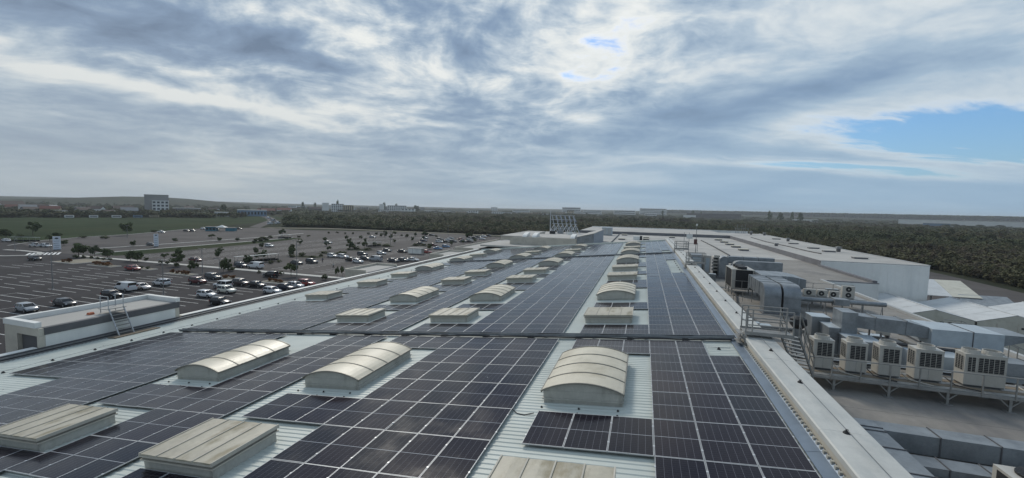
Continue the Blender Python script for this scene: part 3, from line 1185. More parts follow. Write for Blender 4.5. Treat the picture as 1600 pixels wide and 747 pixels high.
# planted islands with pale kerbs at the heads of the parking rows
for (x0, x1, y0, y1) in ((-178, -166.5, 82.5, 92), (-161, -150, 82.8, 85.6), (-126, -116.5, 81.4, 84.2), (-106, -100.5, 81.3, 84.4), (-92.5, -85.4, 81.9, 85.0), (-142, -135, 83.6, 86.0),
                         (-127, -115, 126, 132), (-127, -115, 139, 145), (-127, -115, 156, 163), (-114, -104, 189.5, 195), (-130, -118, 179, 183)):
    b = MB()
    b.box(x0, x1, y0, y1, 0, 0.12)
    o = b.build('planted_island', CONC if y0 < 100 else DIRT)
    tag(o, kind='structure')
    b = MB()
    b.box(x0 + 0.35, x1 - 0.35, y0 + 0.35, y1 - 0.35, 0.121, 0.16)
    b.build('soil_bed', DIRT if y0 < 100 else SOIL, o)

# painted bays: lines lie across, 2.43 m apart, in rows either side of the driving lanes
b = MB()
b.box(-4.85, 4.85, -0.08, 0.08, 0, 0.004)
line_me = b.mesh('parking_line', LINEP)
ROWX = [-173.9, -152.75, -136.45, -120.3, -104.1, -87.9, -71.7]
for i, xr in enumerate(ROWX):
    y = 30.65
    while y < 81:
        if not (xr < -160 and y < 70) and not (xr < -145 and y < 58):
            new_obj('parking_line', line_me, lot, (xr, y, 0.017))
        y += 2.43
far_stuff = MB()
for i, xr in enumerate([-170, -153.75, -137.45, -104.1, -87.9, -71.7]):
    y = 101.0
    while y < 262:
        if not (xr < -180 and y > 200):
            if y < 150:
                new_obj('parking_line', line_me, lot_far, (xr, y, 0.015))
            else:
                far_stuff.box(xr - 4.85, xr + 4.85, y - 0.07, y + 0.07, 0.0105, 0.016)
        y += 2.43
tag(far_stuff.build('parking_lines', LINEP, lot_far), kind='stuff')
# closing strokes at the row ends nearest the building
b = MB()
b.box(-0.065, 0.065, -2.4, 2.4, 0, 0.004)
close_me = b.mesh('parking_line', LINEP)
for (x, y) in ((-125.1, 50.2), (-115.5, 52.6), (-109, 45.4), (-99.2, 57.4), (-141.3, 62.4), (-92.8, 60), (-131.6, 69.6)):
    new_obj('parking_line', close_me, lot, (x, y, 0.019))
# zebra crossing at the entrance
b = MB()
b.box(-0.32, 0.32, -4.3, 4.3, 0, 0.004)
zeb_me = b.mesh('crossing_stripe', ZEBP)
for i in range(8):
    new_obj('crossing_stripe', zeb_me, lot, (-208.8 + i * 0.80, 91.2 + i * 0.78, 0.024), (0, 0, R(59)))

# ------------------------------------------------------------------ vehicles
CARGLASS = M('car_glass', (0.012, 0.014, 0.017), 0.08, 0.0, 0.0)
TYRE = M('tyre_rubber', (0.016, 0.016, 0.017), 0.8, 0.0, 0.15, 4)
RIM = M('wheel_rim', (0.42, 0.43, 0.44), 0.35, 0.8, 0.1, 4)
HEADL = M('headlight', (0.65, 0.67, 0.70), 0.15, 0.1, 0.0)
TAILL = M('tail_light', (0.30, 0.015, 0.012), 0.25, 0.0, 0.0)
CARC = {'white': (0.62, 0.63, 0.64), 'silver': (0.34, 0.36, 0.38), 'dark': (0.035, 0.037, 0.042), 'black': (0.012, 0.012, 0.014), 'taxi': (0.60, 0.56, 0.54), 'red': (0.27, 0.03, 0.03),
        'maroon': (0.10, 0.018, 0.022), 'grey': (0.06, 0.066, 0.072), 'cream': (0.60, 0.60, 0.53), 'brown': (0.045, 0.032, 0.032), 'navy': (0.02, 0.028, 0.05), 'blue': (0.12, 0.24, 0.42)}


def loft(st, profile):
    """skin through mirrored cross-sections along x"""
    vs, fs = [], []
    rows = []
    for s in st:
        half = profile(s)
        ring = [(s[0], y, z) for y, z in half] + [(s[0], -y, z) for y, z in reversed(half)]
        rows.append(len(vs))
        vs += ring
    n = len(vs) // len(st)
    for a, c in zip(rows, rows[1:]):
        for k in range(n):
            k2 = (k + 1) % n
            fs.append((a + k, a + k2, c + k2, c + k))
    fs.append(tuple(range(rows[0] + n - 1, rows[0] - 1, -1)))
    fs.append(tuple(range(rows[-1], rows[-1] + n)))
    return vs, fs


def body_prof(s):
    x, w, z0, z1 = s
    return [(0.0, z0), (w * 0.86, z0), (w * 0.97, z0 + 0.12), (w, z0 + (z1 - z0) * 0.55), (w * 0.955, z1 - 0.05), (w * 0.86, z1), (0.0, z1 + 0.015)]


CARDEF = {
    # body stations (x, half width, low, belt), cabin base (x0, x1), roof (x0, x1), belt, roof height, wheels, wheel radius
    'hatch': dict(st=[(-1.98, .66, .42, .80), (-1.90, .80, .28, .93), (-1.2, .86, .22, .96), (0, .87, .20, .95), (.85, .86, .22, .93), (1.35, .84, .24, .87), (1.85, .76, .28, .76), (2.02, .60, .38, .64)],
                  base=(-1.86, 0.98), roof=(-1.52, .22), belt=.93, top=1.47, wx=(1.28, -1.24), wr=.30),
    'sedan': dict(st=[(-2.22, .66, .42, .84), (-2.12, .80, .30, .96), (-1.4, .87, .22, .97), (0, .88, .20, .94), (.9, .87, .22, .92), (1.5, .85, .24, .86), (2.05, .77, .28, .75), (2.24, .60, .38, .62)],
                  base=(-1.66, 1.05), roof=(-1.02, .28), belt=.93, top=1.43, wx=(1.38, -1.34), wr=.31),
    'suv': dict(st=[(-2.12, .68, .48, .95), (-2.04, .84, .34, 1.06), (-1.3, .90, .27, 1.07), (0, .91, .25, 1.05), (.9, .90, .27, 1.03), (1.5, .88, .30, .97), (1.95, .80, .34, .86), (2.14, .64, .44, .70)],
                base=(-2.0, 1.02), roof=(-1.72, .22), belt=1.04, top=1.64, wx=(1.32, -1.30), wr=.35),
    'jeep': dict(st=[(-2.1, .80, .50, 1.06), (-2.05, .88, .42, 1.14), (-1.2, .90, .38, 1.14), (0, .90, .38, 1.14), (.85, .90, .38, 1.12), (1.5, .86, .40, 1.08), (2.0, .82, .44, 1.0), (2.1, .74, .5, .8)],
                 base=(-2.02, .78), roof=(-1.98, .48), belt=1.13, top=1.88, wx=(1.35, -1.30), wr=.38),
    'van': dict(st=[(-2.5, .86, .44, 1.30), (-2.46, .93, .34, 1.36), (-1.3, .95, .28, 1.36), (0, .95, .28, 1.36), (1.2, .94, .28, 1.30), (1.8, .92, .30, 1.10), (2.3, .84, .34, .94), (2.5, .66, .44, .76)],
                base=(-2.44, 1.62), roof=(-2.38, 1.0), belt=1.33, top=2.02, wx=(1.62, -1.55), wr=.34),
    'pickup': dict(st=[(-2.5, .78, .50, 1.0), (-2.45, .88, .42, 1.08), (-1.3, .90, .38, 1.08), (0, .91, .38, 1.07), (.9, .90, .38, 1.05), (1.6, .88, .40, 1.0), (2.2, .82, .44, .90), (2.45, .66, .5, .74)],
                   base=(-0.75, 1.12), roof=(-0.45, .42), belt=1.06, top=1.75, wx=(1.55, -1.5), wr=.38),
}


def make_car(kind):
    D = CARDEF[kind]
    root = new_obj('parked_car' if kind not in ('van', 'pickup') else ('parked_van' if kind == 'van' else 'pickup_truck'), None)
    root.empty_display_size = 0.3
    b = MB()
    vs, fs = loft(D['st'], body_prof)
    b.raw(vs, fs)
    me = b.mesh('body', PAINT)
    smooth_by_angle(me, 40)
    new_obj('body', me, root)
    hw = max(s[1] for s in D['st'])
    (bx0, bx1), (rx0, rx1), zb, zt = D['base'], D['roof'], D['belt'], D['top']
    wb, wr = hw * 0.92, hw * (0.74 if kind not in ('van', 'jeep') else 0.84)

    def lerp(k):
        return (bx0 + (rx0 - bx0) * k, bx1 + (rx1 - bx1) * k, wb + (wr - wb) * k, zb + (zt - zb) * k)
    # glass house
    b = MB()
    x0, x1, w, z = lerp(-0.05)
    X0, X1, W, Z = lerp(0.90)
    vs = [(x0, -w, z), (x1, -w, z), (x1, w, z), (x0, w, z), (X0, -W, Z), (X1, -W, Z), (X1, W, Z), (X0, W, Z)]
    fs = [(0, 3, 2, 1), (4, 5, 6, 7), (0, 1, 5, 4), (1, 2, 6, 5), (2, 3, 7, 6), (3, 0, 4, 7)]
    b.raw(vs, fs)
    b.build('windows', CARGLASS, root)
    # roof with rounded rim
    b = MB()
    xa, xb, w1, z1 = lerp(0.88)
    xc, xd, w2, z2 = lerp(1.0)
    m = 0.09
    lay = [(xa - 0.01, xb + 0.01, w1 + 0.012, z1), (xc, xd, w2, z2 - 0.02), (xc + m, xd - m, w2 - m, z2 + 0.012)]
    vs = []
    for (p, q, ww, zz) in lay:
        vs += [(p, -ww, zz), (q, -ww, zz), (q, ww, zz), (p, ww, zz)]
    fs = []
    for l in range(2):
        o = l * 4
        for k in range(4):
            fs.append((o + k, o + (k + 1) % 4, o + 4 + (k + 1) % 4, o + 4 + k))
    fs += [(3, 2, 1, 0), (8, 9, 10, 11)]
    b.raw(vs, fs)
    me = b.mesh('roof', PAINT)
    smooth_by_angle(me, 50)
    new_obj('roof', me, root)
    # pillars
    b = MB()
    ks = [0.0, 0.92]
    for s in (-1, 1):
        for f0 in ((0.0, 0.0), (1.0, 1.0), (0.52, 0.55)):
            pts = []
            for k in ks:
                p0, p1, ww, zz = lerp(k)
                fx = f0[0] if k == 0 else f0[1]
                pts.append((p0 + (p1 - p0) * fx, s * (ww + 0.004), zz))
            b.bar(pts[0], pts[1], 0.09 if f0[0] != 0.52 else 0.07, 0.06)
        if kind == 'van':      # closed load box
            p0, p1, ww, zz = lerp(0)
            P0, P1, WW, ZZ = lerp(0.9)
            b.raw([(p0, s * (ww + .012), zz - .05), (p0 + (p1 - p0) * .62, s * (ww + .012), zz - .05), (P0 + (P1 - P0) * .64, s * (WW + .012), ZZ), (P0, s * (WW + .012), ZZ)], [(0, 1, 2, 3)])
    tag(b.build('cabin_pillars', PAINT, root, fix=False), kind='stuff')
    # wheels
    r = D['wr']
    b = MB()
    n = 14
    b.raw([(r * math.cos(2 * math.pi * k / n), t, r * math.sin(2 * math.pi * k / n)) for t in (-0.11, 0.11) for k in range(n)], [(k, (k + 1) % n, n + (k + 1) % n, n + k) for k in range(n)] + [tuple(range(n)), tuple(range(n, 2 * n))], 0)
    wme = b.mesh('wheel', TYRE, fix=False)
    b = MB()
    for t in (-0.115, 0.115):
        b.raw([(r * .62 * math.cos(2 * math.pi * k / n), t, r * .62 * math.sin(2 * math.pi * k / n)) for k in range(n)], [tuple(range(n))])
    rme = b.mesh('rim', RIM, fix=False)
    for x in D['wx']:
        for s in (-1, 1):
            wo = new_obj('wheel', wme, root, (x, s * (hw - 0.09), r))
            new_obj('rim', rme, wo)
    # arches: dark recess behind each wheel
    b = MB()
    for x in D['wx']:
        for s in (-1, 1):
            b.prism([(x + (r + .07) * math.cos(math.pi * k / 8), r + (r + .07) * math.sin(math.pi * k / 8)) for k in range(9)] + [(x - r - .07, r - .1), (x + r + .07, r - .1)], 'y', s * (hw * 0.90), s * (hw + 0.004))
    b.build('wheel_arches', TYRE, root)
    xf, xr = D['st'][-2][0], D['st'][1][0]
    zf = D['st'][-2][3] - 0.10
    zr = D['st'][1][3] - 0.14
    for s in (-1, 1):
        b = MB()
        b.box(xf - 0.10, xf + 0.10, s * hw * .80 - 0.14, s * hw * .80 + 0.10, zf - 0.07, zf + 0.07)
        b.build('headlight', HEADL, root)
        b = MB()
        b.box(xr - 0.06, xr + 0.10, s * hw * .82 - 0.12, s * hw * .82 + 0.10, zr - 0.12, zr + 0.12)
        b.build('tail_light', TAILL, root)
    if kind == 'pickup':
        b = MB()
        b.box(-2.38, -0.85, -0.72, 0.72, 1.02, 1.10)
        b.build('load_bed', TYRE, root)
    if kind in ('sedan', 'hatch', 'suv'):
        b = MB()
        for s in (-1, 1):
            b.box(bx1 - 0.42, bx1 - 0.24, s * (hw + 0.02) - 0.07, s * (hw + 0.02) + 0.07, zb + 0.02, zb + 0.14)
        b.build('mirrors', PAINT, root)
    return root


CARS = [
    ('hatch', -103.3, 44.5, 0, 'silver', 'silver hatchback parked nearest the flat-roofed facade block with the ladder'),
    ('sedan', -102.7, 49.3, 0, 'dark', 'dark sedan parked between the silver hatchback and a black hatchback'),
    ('hatch', -103.7, 57.2, 0, 'black', 'black hatchback parked just behind the ladder on the facade block'),
    ('van', -108.7, 62.5, 180, 'white', 'white panel van with dark rear windows next to the white and red car'),
    ('sedan', -107.6, 64.9, 0, 'taxi', 'white and red car tucked behind the white panel van'),
    ('suv', -185.9, 82.6, 0, 'black', 'lone black car beside the zebra crossing'),
    ('sedan', -139.3, 82.1, 0, 'red', 'dark red sedan alone by the row of small trees'),
    ('suv', -108.5, 69.7, 180, 'white', 'white crossover standing alone beside a lamp post'),
    ('suv', -103.6, 74.7, 0, 'maroon', 'maroon crossover beside a dark grey one'),
    ('suv', -106.1, 80.4, 0, 'grey', 'dark grey crossover behind the maroon one'),
    ('jeep', -93.1, 72.8, 180, 'white', 'white boxy off-road wagon among the parked group'),
    ('suv', -87.5, 69.3, 0, 'cream', 'cream white crossover right in front of the white off-road wagon'),
    ('hatch', -87.4, 64.7, 0, 'white', 'white hatchback with dark glass in front of the cream crossover'),
    ('hatch', -78.5, 60.8, 0, 'black', 'black hatchback partly hidden behind the main roof edge'),
    ('suv', -92.5, 77.0, 0, 'brown', 'dark brown crossover right of the white off-road wagon'),
    ('sedan', -87.5, 76.9, 0, 'black', 'black sedan next to the dark brown crossover'),
    ('sedan', -143.1, 102.6, 0, 'maroon', 'maroon sedan across the sidewalk beside a round tree'),
    ('suv', -118.6, 98.8, 0, 'navy', 'navy car parked against the white delivery van'),
    ('van', -113.3, 99.3, 180, 'white', 'white delivery van beside the long trolley shelter'),
    ('suv', -163.6, 150.7, 0, 'white', 'lone white car in the middle of the far empty bays'),
    ('sedan', -155.1, 178.7, 0, 'silver', 'lone silver sedan far out in the empty bays'),
    ('suv', -96.3, 89.0, 180, 'black', 'black car beside the orange shrubs and globe tree'),
    ('sedan', -109.4, 111.5, 0, 'grey', 'grey sedan behind the big globe tree'),
    ('suv', -107.0, 115.6, 0, 'grey', 'dark grey crossover parked apart, next bay to the grey sedan'),
    ('suv', -112.5, 132.0, 0, 'white', 'white crossover, first of a side-by-side white pair'),
    ('suv', -107.8, 132.2, 0, 'white', 'white crossover, second of the white pair, next to a black sedan'),
    ('sedan', -99.6, 126.3, 0, 'black', 'black sedan at the end of the white pair'),
    ('suv', -106.9, 142.5, 0, 'grey', 'grey crossover with dark glass behind the grey hatchback'),
    ('hatch', -97.3, 131.5, 0, 'grey', 'grey hatchback left of the white box van'),
    ('hatch', -94.4, 123.3, 0, 'white', 'white hatchback behind the cream facade box'),
    ('van', -92.1, 130.1, 180, 'silver', 'silver white box van behind the cream facade box'),
    ('hatch', -102.7, 149.1, 0, 'white', 'white hatchback just behind the silver box van'),
    ('sedan', -161.5, 225.1, 0, 'silver', 'silver sedan on the far lane near the small white shelter'),
    ('hatch', -78.5, 72.9, 0, 'white', 'white hatchback just beyond the roof edge, nearest white car to it'),
    ('sedan', -79.2, 77.3, 0, 'navy', 'dark blue sedan half hidden by the roof edge'),
    ('hatch', -78.8, 79.9, 0, 'white', 'white car whose top just shows over the roof edge'),
    ('suv', -78.3, 82.8, 0, 'red', 'bright red crossover beside the roof edge'),
    ('sedan', -107.3, 159.9, 0, 'grey', 'blue grey sedan two bays from a black car'),
    ('sedan', -99.3, 159.5, 0, 'black', 'black sedan beside the white walled trolley shelter'),
    ('hatch', -89.2, 163.1, 0, 'red', 'small bright red hatchback by the white walled trolley shelter'),
    ('sedan', -92.5, 179.4, 0, 'blue', 'pale blue sedan in front of a brighter blue hatchback'),
    ('hatch', -93.9, 190.7, 0, 'blue', 'bright blue hatchback near the cream facade box'),
    ('sedan', -85.2, 130.9, 0, 'navy', 'dark navy sedan behind the roof edge beside its dark grey twin'),
    ('sedan', -83.0, 133.6, 0, 'grey', 'dark grey sedan between a navy sedan and a white one'),
    ('sedan', -80.4, 136.4, 0, 'white', 'white sedan touching the roof edge outline'),
    ('sedan', -103.1, 195.1, 0, 'maroon', 'maroon sedan in the crowded far rows'),
    ('sedan', -112.3, 198.6, 0, 'black', 'black car beside the maroon sedan in the far rows'),
    ('suv', -110.0, 214.9, 0, 'white', 'white crossover behind the maroon sedan'),
    ('sedan', -106.7, 217.0, 0, 'black', 'black sedan right of the white crossover in the far rows'),
    ('suv', -104.2, 220.9, 0, 'black', 'black crossover in the middle of the crowded far rows'),
    ('sedan', -99.7, 224.6, 0, 'navy', 'navy sedan near the far facade roof'),
    ('suv', -106.7, 250.6, 0, 'white', 'white crossover at the end of the far rows'),
    ('sedan', -106.7, 264.8, 0, 'grey', 'grey sedan in the last row beyond the far facade roof'),
    ('sedan', -105.7, 273.1, 0, 'white', 'white sedan in the last row beyond the far facade roof'),
    ('sedan', -105.1, 281.6, 0, 'black', 'black sedan in the last row beyond the far facade roof'),
    ('sedan', -116.0, 242.2, 0, 'silver', 'silver sedan in the far rows beneath the forest edge'),
    ('pickup', -286.9, 185.3, 0, 'white', 'white pickup at the edge of the grass field'),
    ('sedan', -291.3, 203.5, 0, 'black', 'first of two dark cars on the grass edge'),
    ('sedan', -288.9, 205.5, 0, 'grey', 'second of two dark cars on the grass edge'),
    ('suv', -303.9, 224.2, 0, 'white', 'white car next to the teal kiosk'),
    ('sedan', -209.9, 131.1, 0, 'grey', 'grey sedan beside the slim white totem'),
    ('pickup', -237.3, 105.7, 180, 'white', 'white pickup on the entrance road by the tall totem'),
    ('suv', -233.3, 107.2, 0, 'white', 'white crossover on the entrance road by the tall totem'),
    ('sedan', -274.9, 113.2, 0, 'white', 'white sedan on the entrance road at the picture edge'),
    ('van', -468.6, 431.3, 100, 'white', 'white lorry highest up the far road'),
    ('van', -394.7, 369.6, 100, 'silver', 'grey van in the queue on the far road'),
    ('van', -339.3, 314.4, 100, 'white', 'white lorry nearest in the far road queue'),
    ('van', -342.9, 326.2, 100, 'white', 'white van beside the nearest lorry in the road queue'),
    ('suv', -292.3, 224.9, 0, 'grey', 'grey car parked in front of the teal kiosk'),
    ('sedan', -288.7, 239.9, 0, 'black', 'black car parked past the teal kiosk'),
    ('sedan', -112.0, 231.0, 0, 'white', 'white sedan between dark cars in the crowded far rows'),
    ('suv', -116.5, 229.0, 0, 'black', 'black crossover at the left end of the crowded far rows'),
    ('hatch', -100.5, 236.0, 0, 'silver', 'silver hatchback close to the leaning dark tree'),
    ('sedan', -108.0, 240.5, 0, 'maroon', 'maroon sedan behind the leaning dark tree'),
    ('sedan', -98.0, 250.5, 0, 'white', 'white sedan in the very last row under the forest'),
    ('suv', -103.5, 251.0, 0, 'dark', 'dark crossover in the very last row under the forest'),
    ('hatch', -121.0, 217.0, 0, 'navy', 'navy hatchback left of the lamp post by the far rows'),
    ('sedan', -96.0, 226.0, 0, 'black', 'black sedan nearest the long far facade block'),
    ('sedan', -131.0, 236.0, 0, 'silver', 'silver sedan apart from the crowded far rows'),
    ('sedan', -140.0, 262.0, 0, 'dark', 'dark sedan near the wide dark tree'),
]

PROTO = {}
for kd, x, y, hd, cn, lab in CARS:
    c4 = (*CARC[cn], 1)
    g = 'vehicles in the car park' if not 95 < hd < 105 else 'vehicles queueing on the far road'
    jit = rnd.uniform(-2.5, 2.5)
    cat = {'van': 'van', 'pickup': 'pickup', 'jeep': 'car'}.get(kd, 'car')
    if kd not in PROTO:
        PROTO[kd] = make_car(kd)
        o = PROTO[kd]
        for c in [o] + list(o.children_recursive):
            c.color = c4
    else:
        o = copy_tree(PROTO[kd], color=c4)
    o.location = (x, y, 0.02)
    o.rotation_euler = (0, 0, R(hd if 95 < hd < 105 else hd + jit))
    if 95 < hd < 105:
        o.scale = (1.25, 1.25, 1.4)
    tag(o, lab, cat, g)

# ------------------------------------------------------------------ trees, shrubs, street furniture in the car park
BARK = M('bark', (0.085, 0.07, 0.055), 0.9, 0.0, 0.2, 3.0)
LEAF = M_leaf('dark_leaves', (0.044, 0.062, 0.030), (0.106, 0.132, 0.058))
LEAF_Y = M_leaf('olive_leaves', (0.046, 0.060, 0.030), (0.112, 0.124, 0.060))
LEAF_O = M_leaf('autumn_leaves', (0.10, 0.040, 0.018), (0.20, 0.095, 0.040))


def leaf_cloud(b, rng, n, centre, rad, size, m=0, flat=0.55, up=0.8):
    """leaf-sized quads spread through lumpy clumps"""
    clumps = []
    for i in range(11):
        a, c = rng.uniform(0, 2 * math.pi), rng.uniform(-0.75, 0.9)
        q = math.sqrt(max(0, 1 - c * c)) * rng.uniform(0.45, 0.78)
        clumps.append((Vector((q * math.cos(a), q * math.sin(a), c * 0.72)), rng.uniform(0.28, 0.46)))
    for i in range(n):
        cc, cr = clumps[rng.randrange(len(clumps))]
        d = Vector((rng.gauss(0, 1), rng.gauss(0, 1), rng.gauss(0, 1))).normalized() * cr * rng.uniform(0.35, 1.0) ** 0.5
        p = cc + d
        p = Vector((centre[0] + p.x * rad[0], centre[1] + p.y * rad[1], centre[2] + p.z * rad[2]))
        nrm = (d + Vector((rng.gauss(0, .5), rng.gauss(0, .5), rng.gauss(0, .5) + up))).normalized()
        s1 = nrm.cross(Vector((rng.gauss(0, 1), rng.gauss(0, 1), rng.gauss(0, 1)))).normalized()
        s2 = nrm.cross(s1)
        s = size * rng.uniform(0.6, 1.25)
        a1, a2 = s1 * s, s2 * s * flat
        b.face([p - a1, p - a2, p + a1, p + a2], m)


def make_tree(kind, seed):
    rng = random.Random(seed)
    root = new_obj({'shrub': 'shrub', 'orange': 'shrub'}.get(kind, 'tree'), None)
    root.empty_display_size = 0.3
    th = {'round': 0.30, 'globe': 0.34, 'palm': 0.72, 'shrub': 0.12, 'orange': 0.12, 'poplar': 0.10}[kind]
    b = MB()
    b.tube([(0, 0, -0.01), (0.012, 0, th * 0.5), (0, 0.01, th), (0.01, 0, th + 0.22)], [0.030, 0.024, 0.020, 0.010], 7)
    for i in range(5):
        a = i * 2.3 + rng.random()
        b.tube([(0, 0, th * 0.8 + 0.03 * i), (0.14 * math.cos(a), 0.14 * math.sin(a), th + 0.13 + 0.03 * i), (0.25 * math.cos(a), 0.25 * math.sin(a), th + 0.28)], [0.013, 0.009, 0.004], 5)
    b.build('trunk', BARK, root)
    b = MB()
    lf = {'orange': LEAF_O, 'round': LEAF, 'shrub': LEAF_Y}.get(kind, LEAF)
    if kind == 'palm':
        leaf_cloud(b, rng, 260, (0, 0, 0.82), (0.5, 0.5, 0.16), 0.10)
        for i in range(12):
            a = i * 0.53
            b.face([(0.05 * math.cos(a), 0.05 * math.sin(a), 0.82), (0.5 * math.cos(a - .1), 0.5 * math.sin(a - .1), 0.86), (0.55 * math.cos(a), 0.55 * math.sin(a), 0.80), (0.5 * math.cos(a + .1), 0.5 * math.sin(a + .1), 0.86)])
    elif kind == 'globe':
        leaf_cloud(b, rng, 900, (0, 0, 0.63), (0.52, 0.52, 0.40), 0.085)
    elif kind == 'poplar':
        leaf_cloud(b, rng, 420, (0, 0, 0.55), (0.5, 0.5, 0.5), 0.10)
    elif kind in ('shrub', 'orange'):
        leaf_cloud(b, rng, 330, (0, 0, 0.50), (0.55, 0.55, 0.52), 0.13)
    else:
        leaf_cloud(b, rng, 820, (0, 0, 0.58), (0.56, 0.56, 0.50), 0.085)
    b.build('crown', lf, root, fix=False)
    return root


TREES = [
    ('globe', -185.0, 93.2, 4.8, 5.3, 'largest round tree at the entrance junction beside the tall totem'),
    ('round', -180.9, 95.4, 4.0, 2.9, 'slim tree between the largest junction tree and a low round one'),
    ('round', -175.6, 96.2, 3.3, 3.7, 'low round tree on the grass verge, third from the tall totem'),
    ('round', -160.7, 94.1, 3.2, 2.7, 'thin stemmed round tree, first of a pair by the sidewalk'),
    ('round', -157.2, 94.1, 3.6, 3.1, 'thin stemmed round tree, second of the pair by the sidewalk'),
    ('palm', -145.5, 94.7, 3.3, 2.5, 'thin tree with a spiky flat top beside the sidewalk'),
    ('globe', -137.0, 92.4, 4.0, 3.8, 'dense globe tree standing by the maroon sedan'),
    ('round', -123.6, 87.2, 2.9, 2.0, 'leafy young tree in the island near the sidewalk bend'),
    ('round', -114.8, 90.1, 4.1, 2.0, 'tall uneven tree among dark shrubs beside the navy car'),
    ('round', -114.5, 91.6, 3.4, 1.9, 'shorter companion tree touching the tall uneven one'),
    ('round', -123.0, 104.6, 2.9, 2.9, 'bushy tree at the end of the long trolley shelter'),
    ('round', -130.6, 118.4, 3.0, 2.1, 'small tree at the far end of the long trolley shelter'),
    ('globe', -92.3, 92.0, 3.7, 3.4, 'big dense globe tree standing by the orange shrubs'),
    ('round', -130.3, 130.4, 3.5, 2.7, 'round headed tree out in the middle bays'),
    ('round', -79.9, 95.5, 3.0, 1.1, 'slender sapling beside the cream facade box'),
    ('round', -80.1, 97.8, 2.9, 1.1, 'taller sapling nearest the cream facade box'),
    ('round', -126.4, 159.2, 3.8, 2.9, 'round tree on stem between dark hedges in the far bays'),
    ('round', -124.4, 167.4, 3.3, 2.4, 'small round tree at the small white shelter'),
    ('round', -212.7, 205.6, 4.4, 3.6, 'round tree beside the white canopy on the green strip'),
    ('globe', -310.9, 138.0, 7.2, 5.8, 'tall dark tree out on the grass field behind the totem'),
    ('globe', -290.0, 119.4, 5.2, 5.8, 'broad dark tree on the grass field at the picture edge'),
    ('globe', -279.0, 162.4, 7.6, 6.2, 'dark round tree standing on the edge of the grass field'),
    ('round', -106.0, 248.4, 4.5, 4.5, 'leaning dark tree between cars in the last row'),
    ('round', -143.0, 258.1, 3.1, 5.3, 'wide dark tree beneath the forest edge'),
    ('round', -157.5, 232.2, 4.1, 2.9, 'upright dark tree beneath the forest edge'),
    ('globe', -283.1, 134.8, 2.9, 4.2, 'low dark tree behind the tall totem'),
    ('globe', -264.4, 122.9, 2.7, 3.6, 'low dark tree left of the tall totem'),
    ('globe', -235.2, 113.7, 2.5, 3.3, 'low dark tree right of the tall totem'),
    ('round', -211.4, 125.0, 2.5, 2.2, 'small tree left of the slim white totem'),
    ('round', -219.9, 148.1, 1.9, 2.2, 'small tree right of the slim white totem'),
    ('round', -229.2, 173.6, 2.1, 3.2, 'small dark tree behind the first kerb line'),
    ('round', -207.6, 161.2, 2.0, 2.3, 'small dark tree between the two kerb lines'),
    ('round', -200.7, 165.9, 1.7, 2.3, 'small dark tree farther along between the kerb lines'),
]
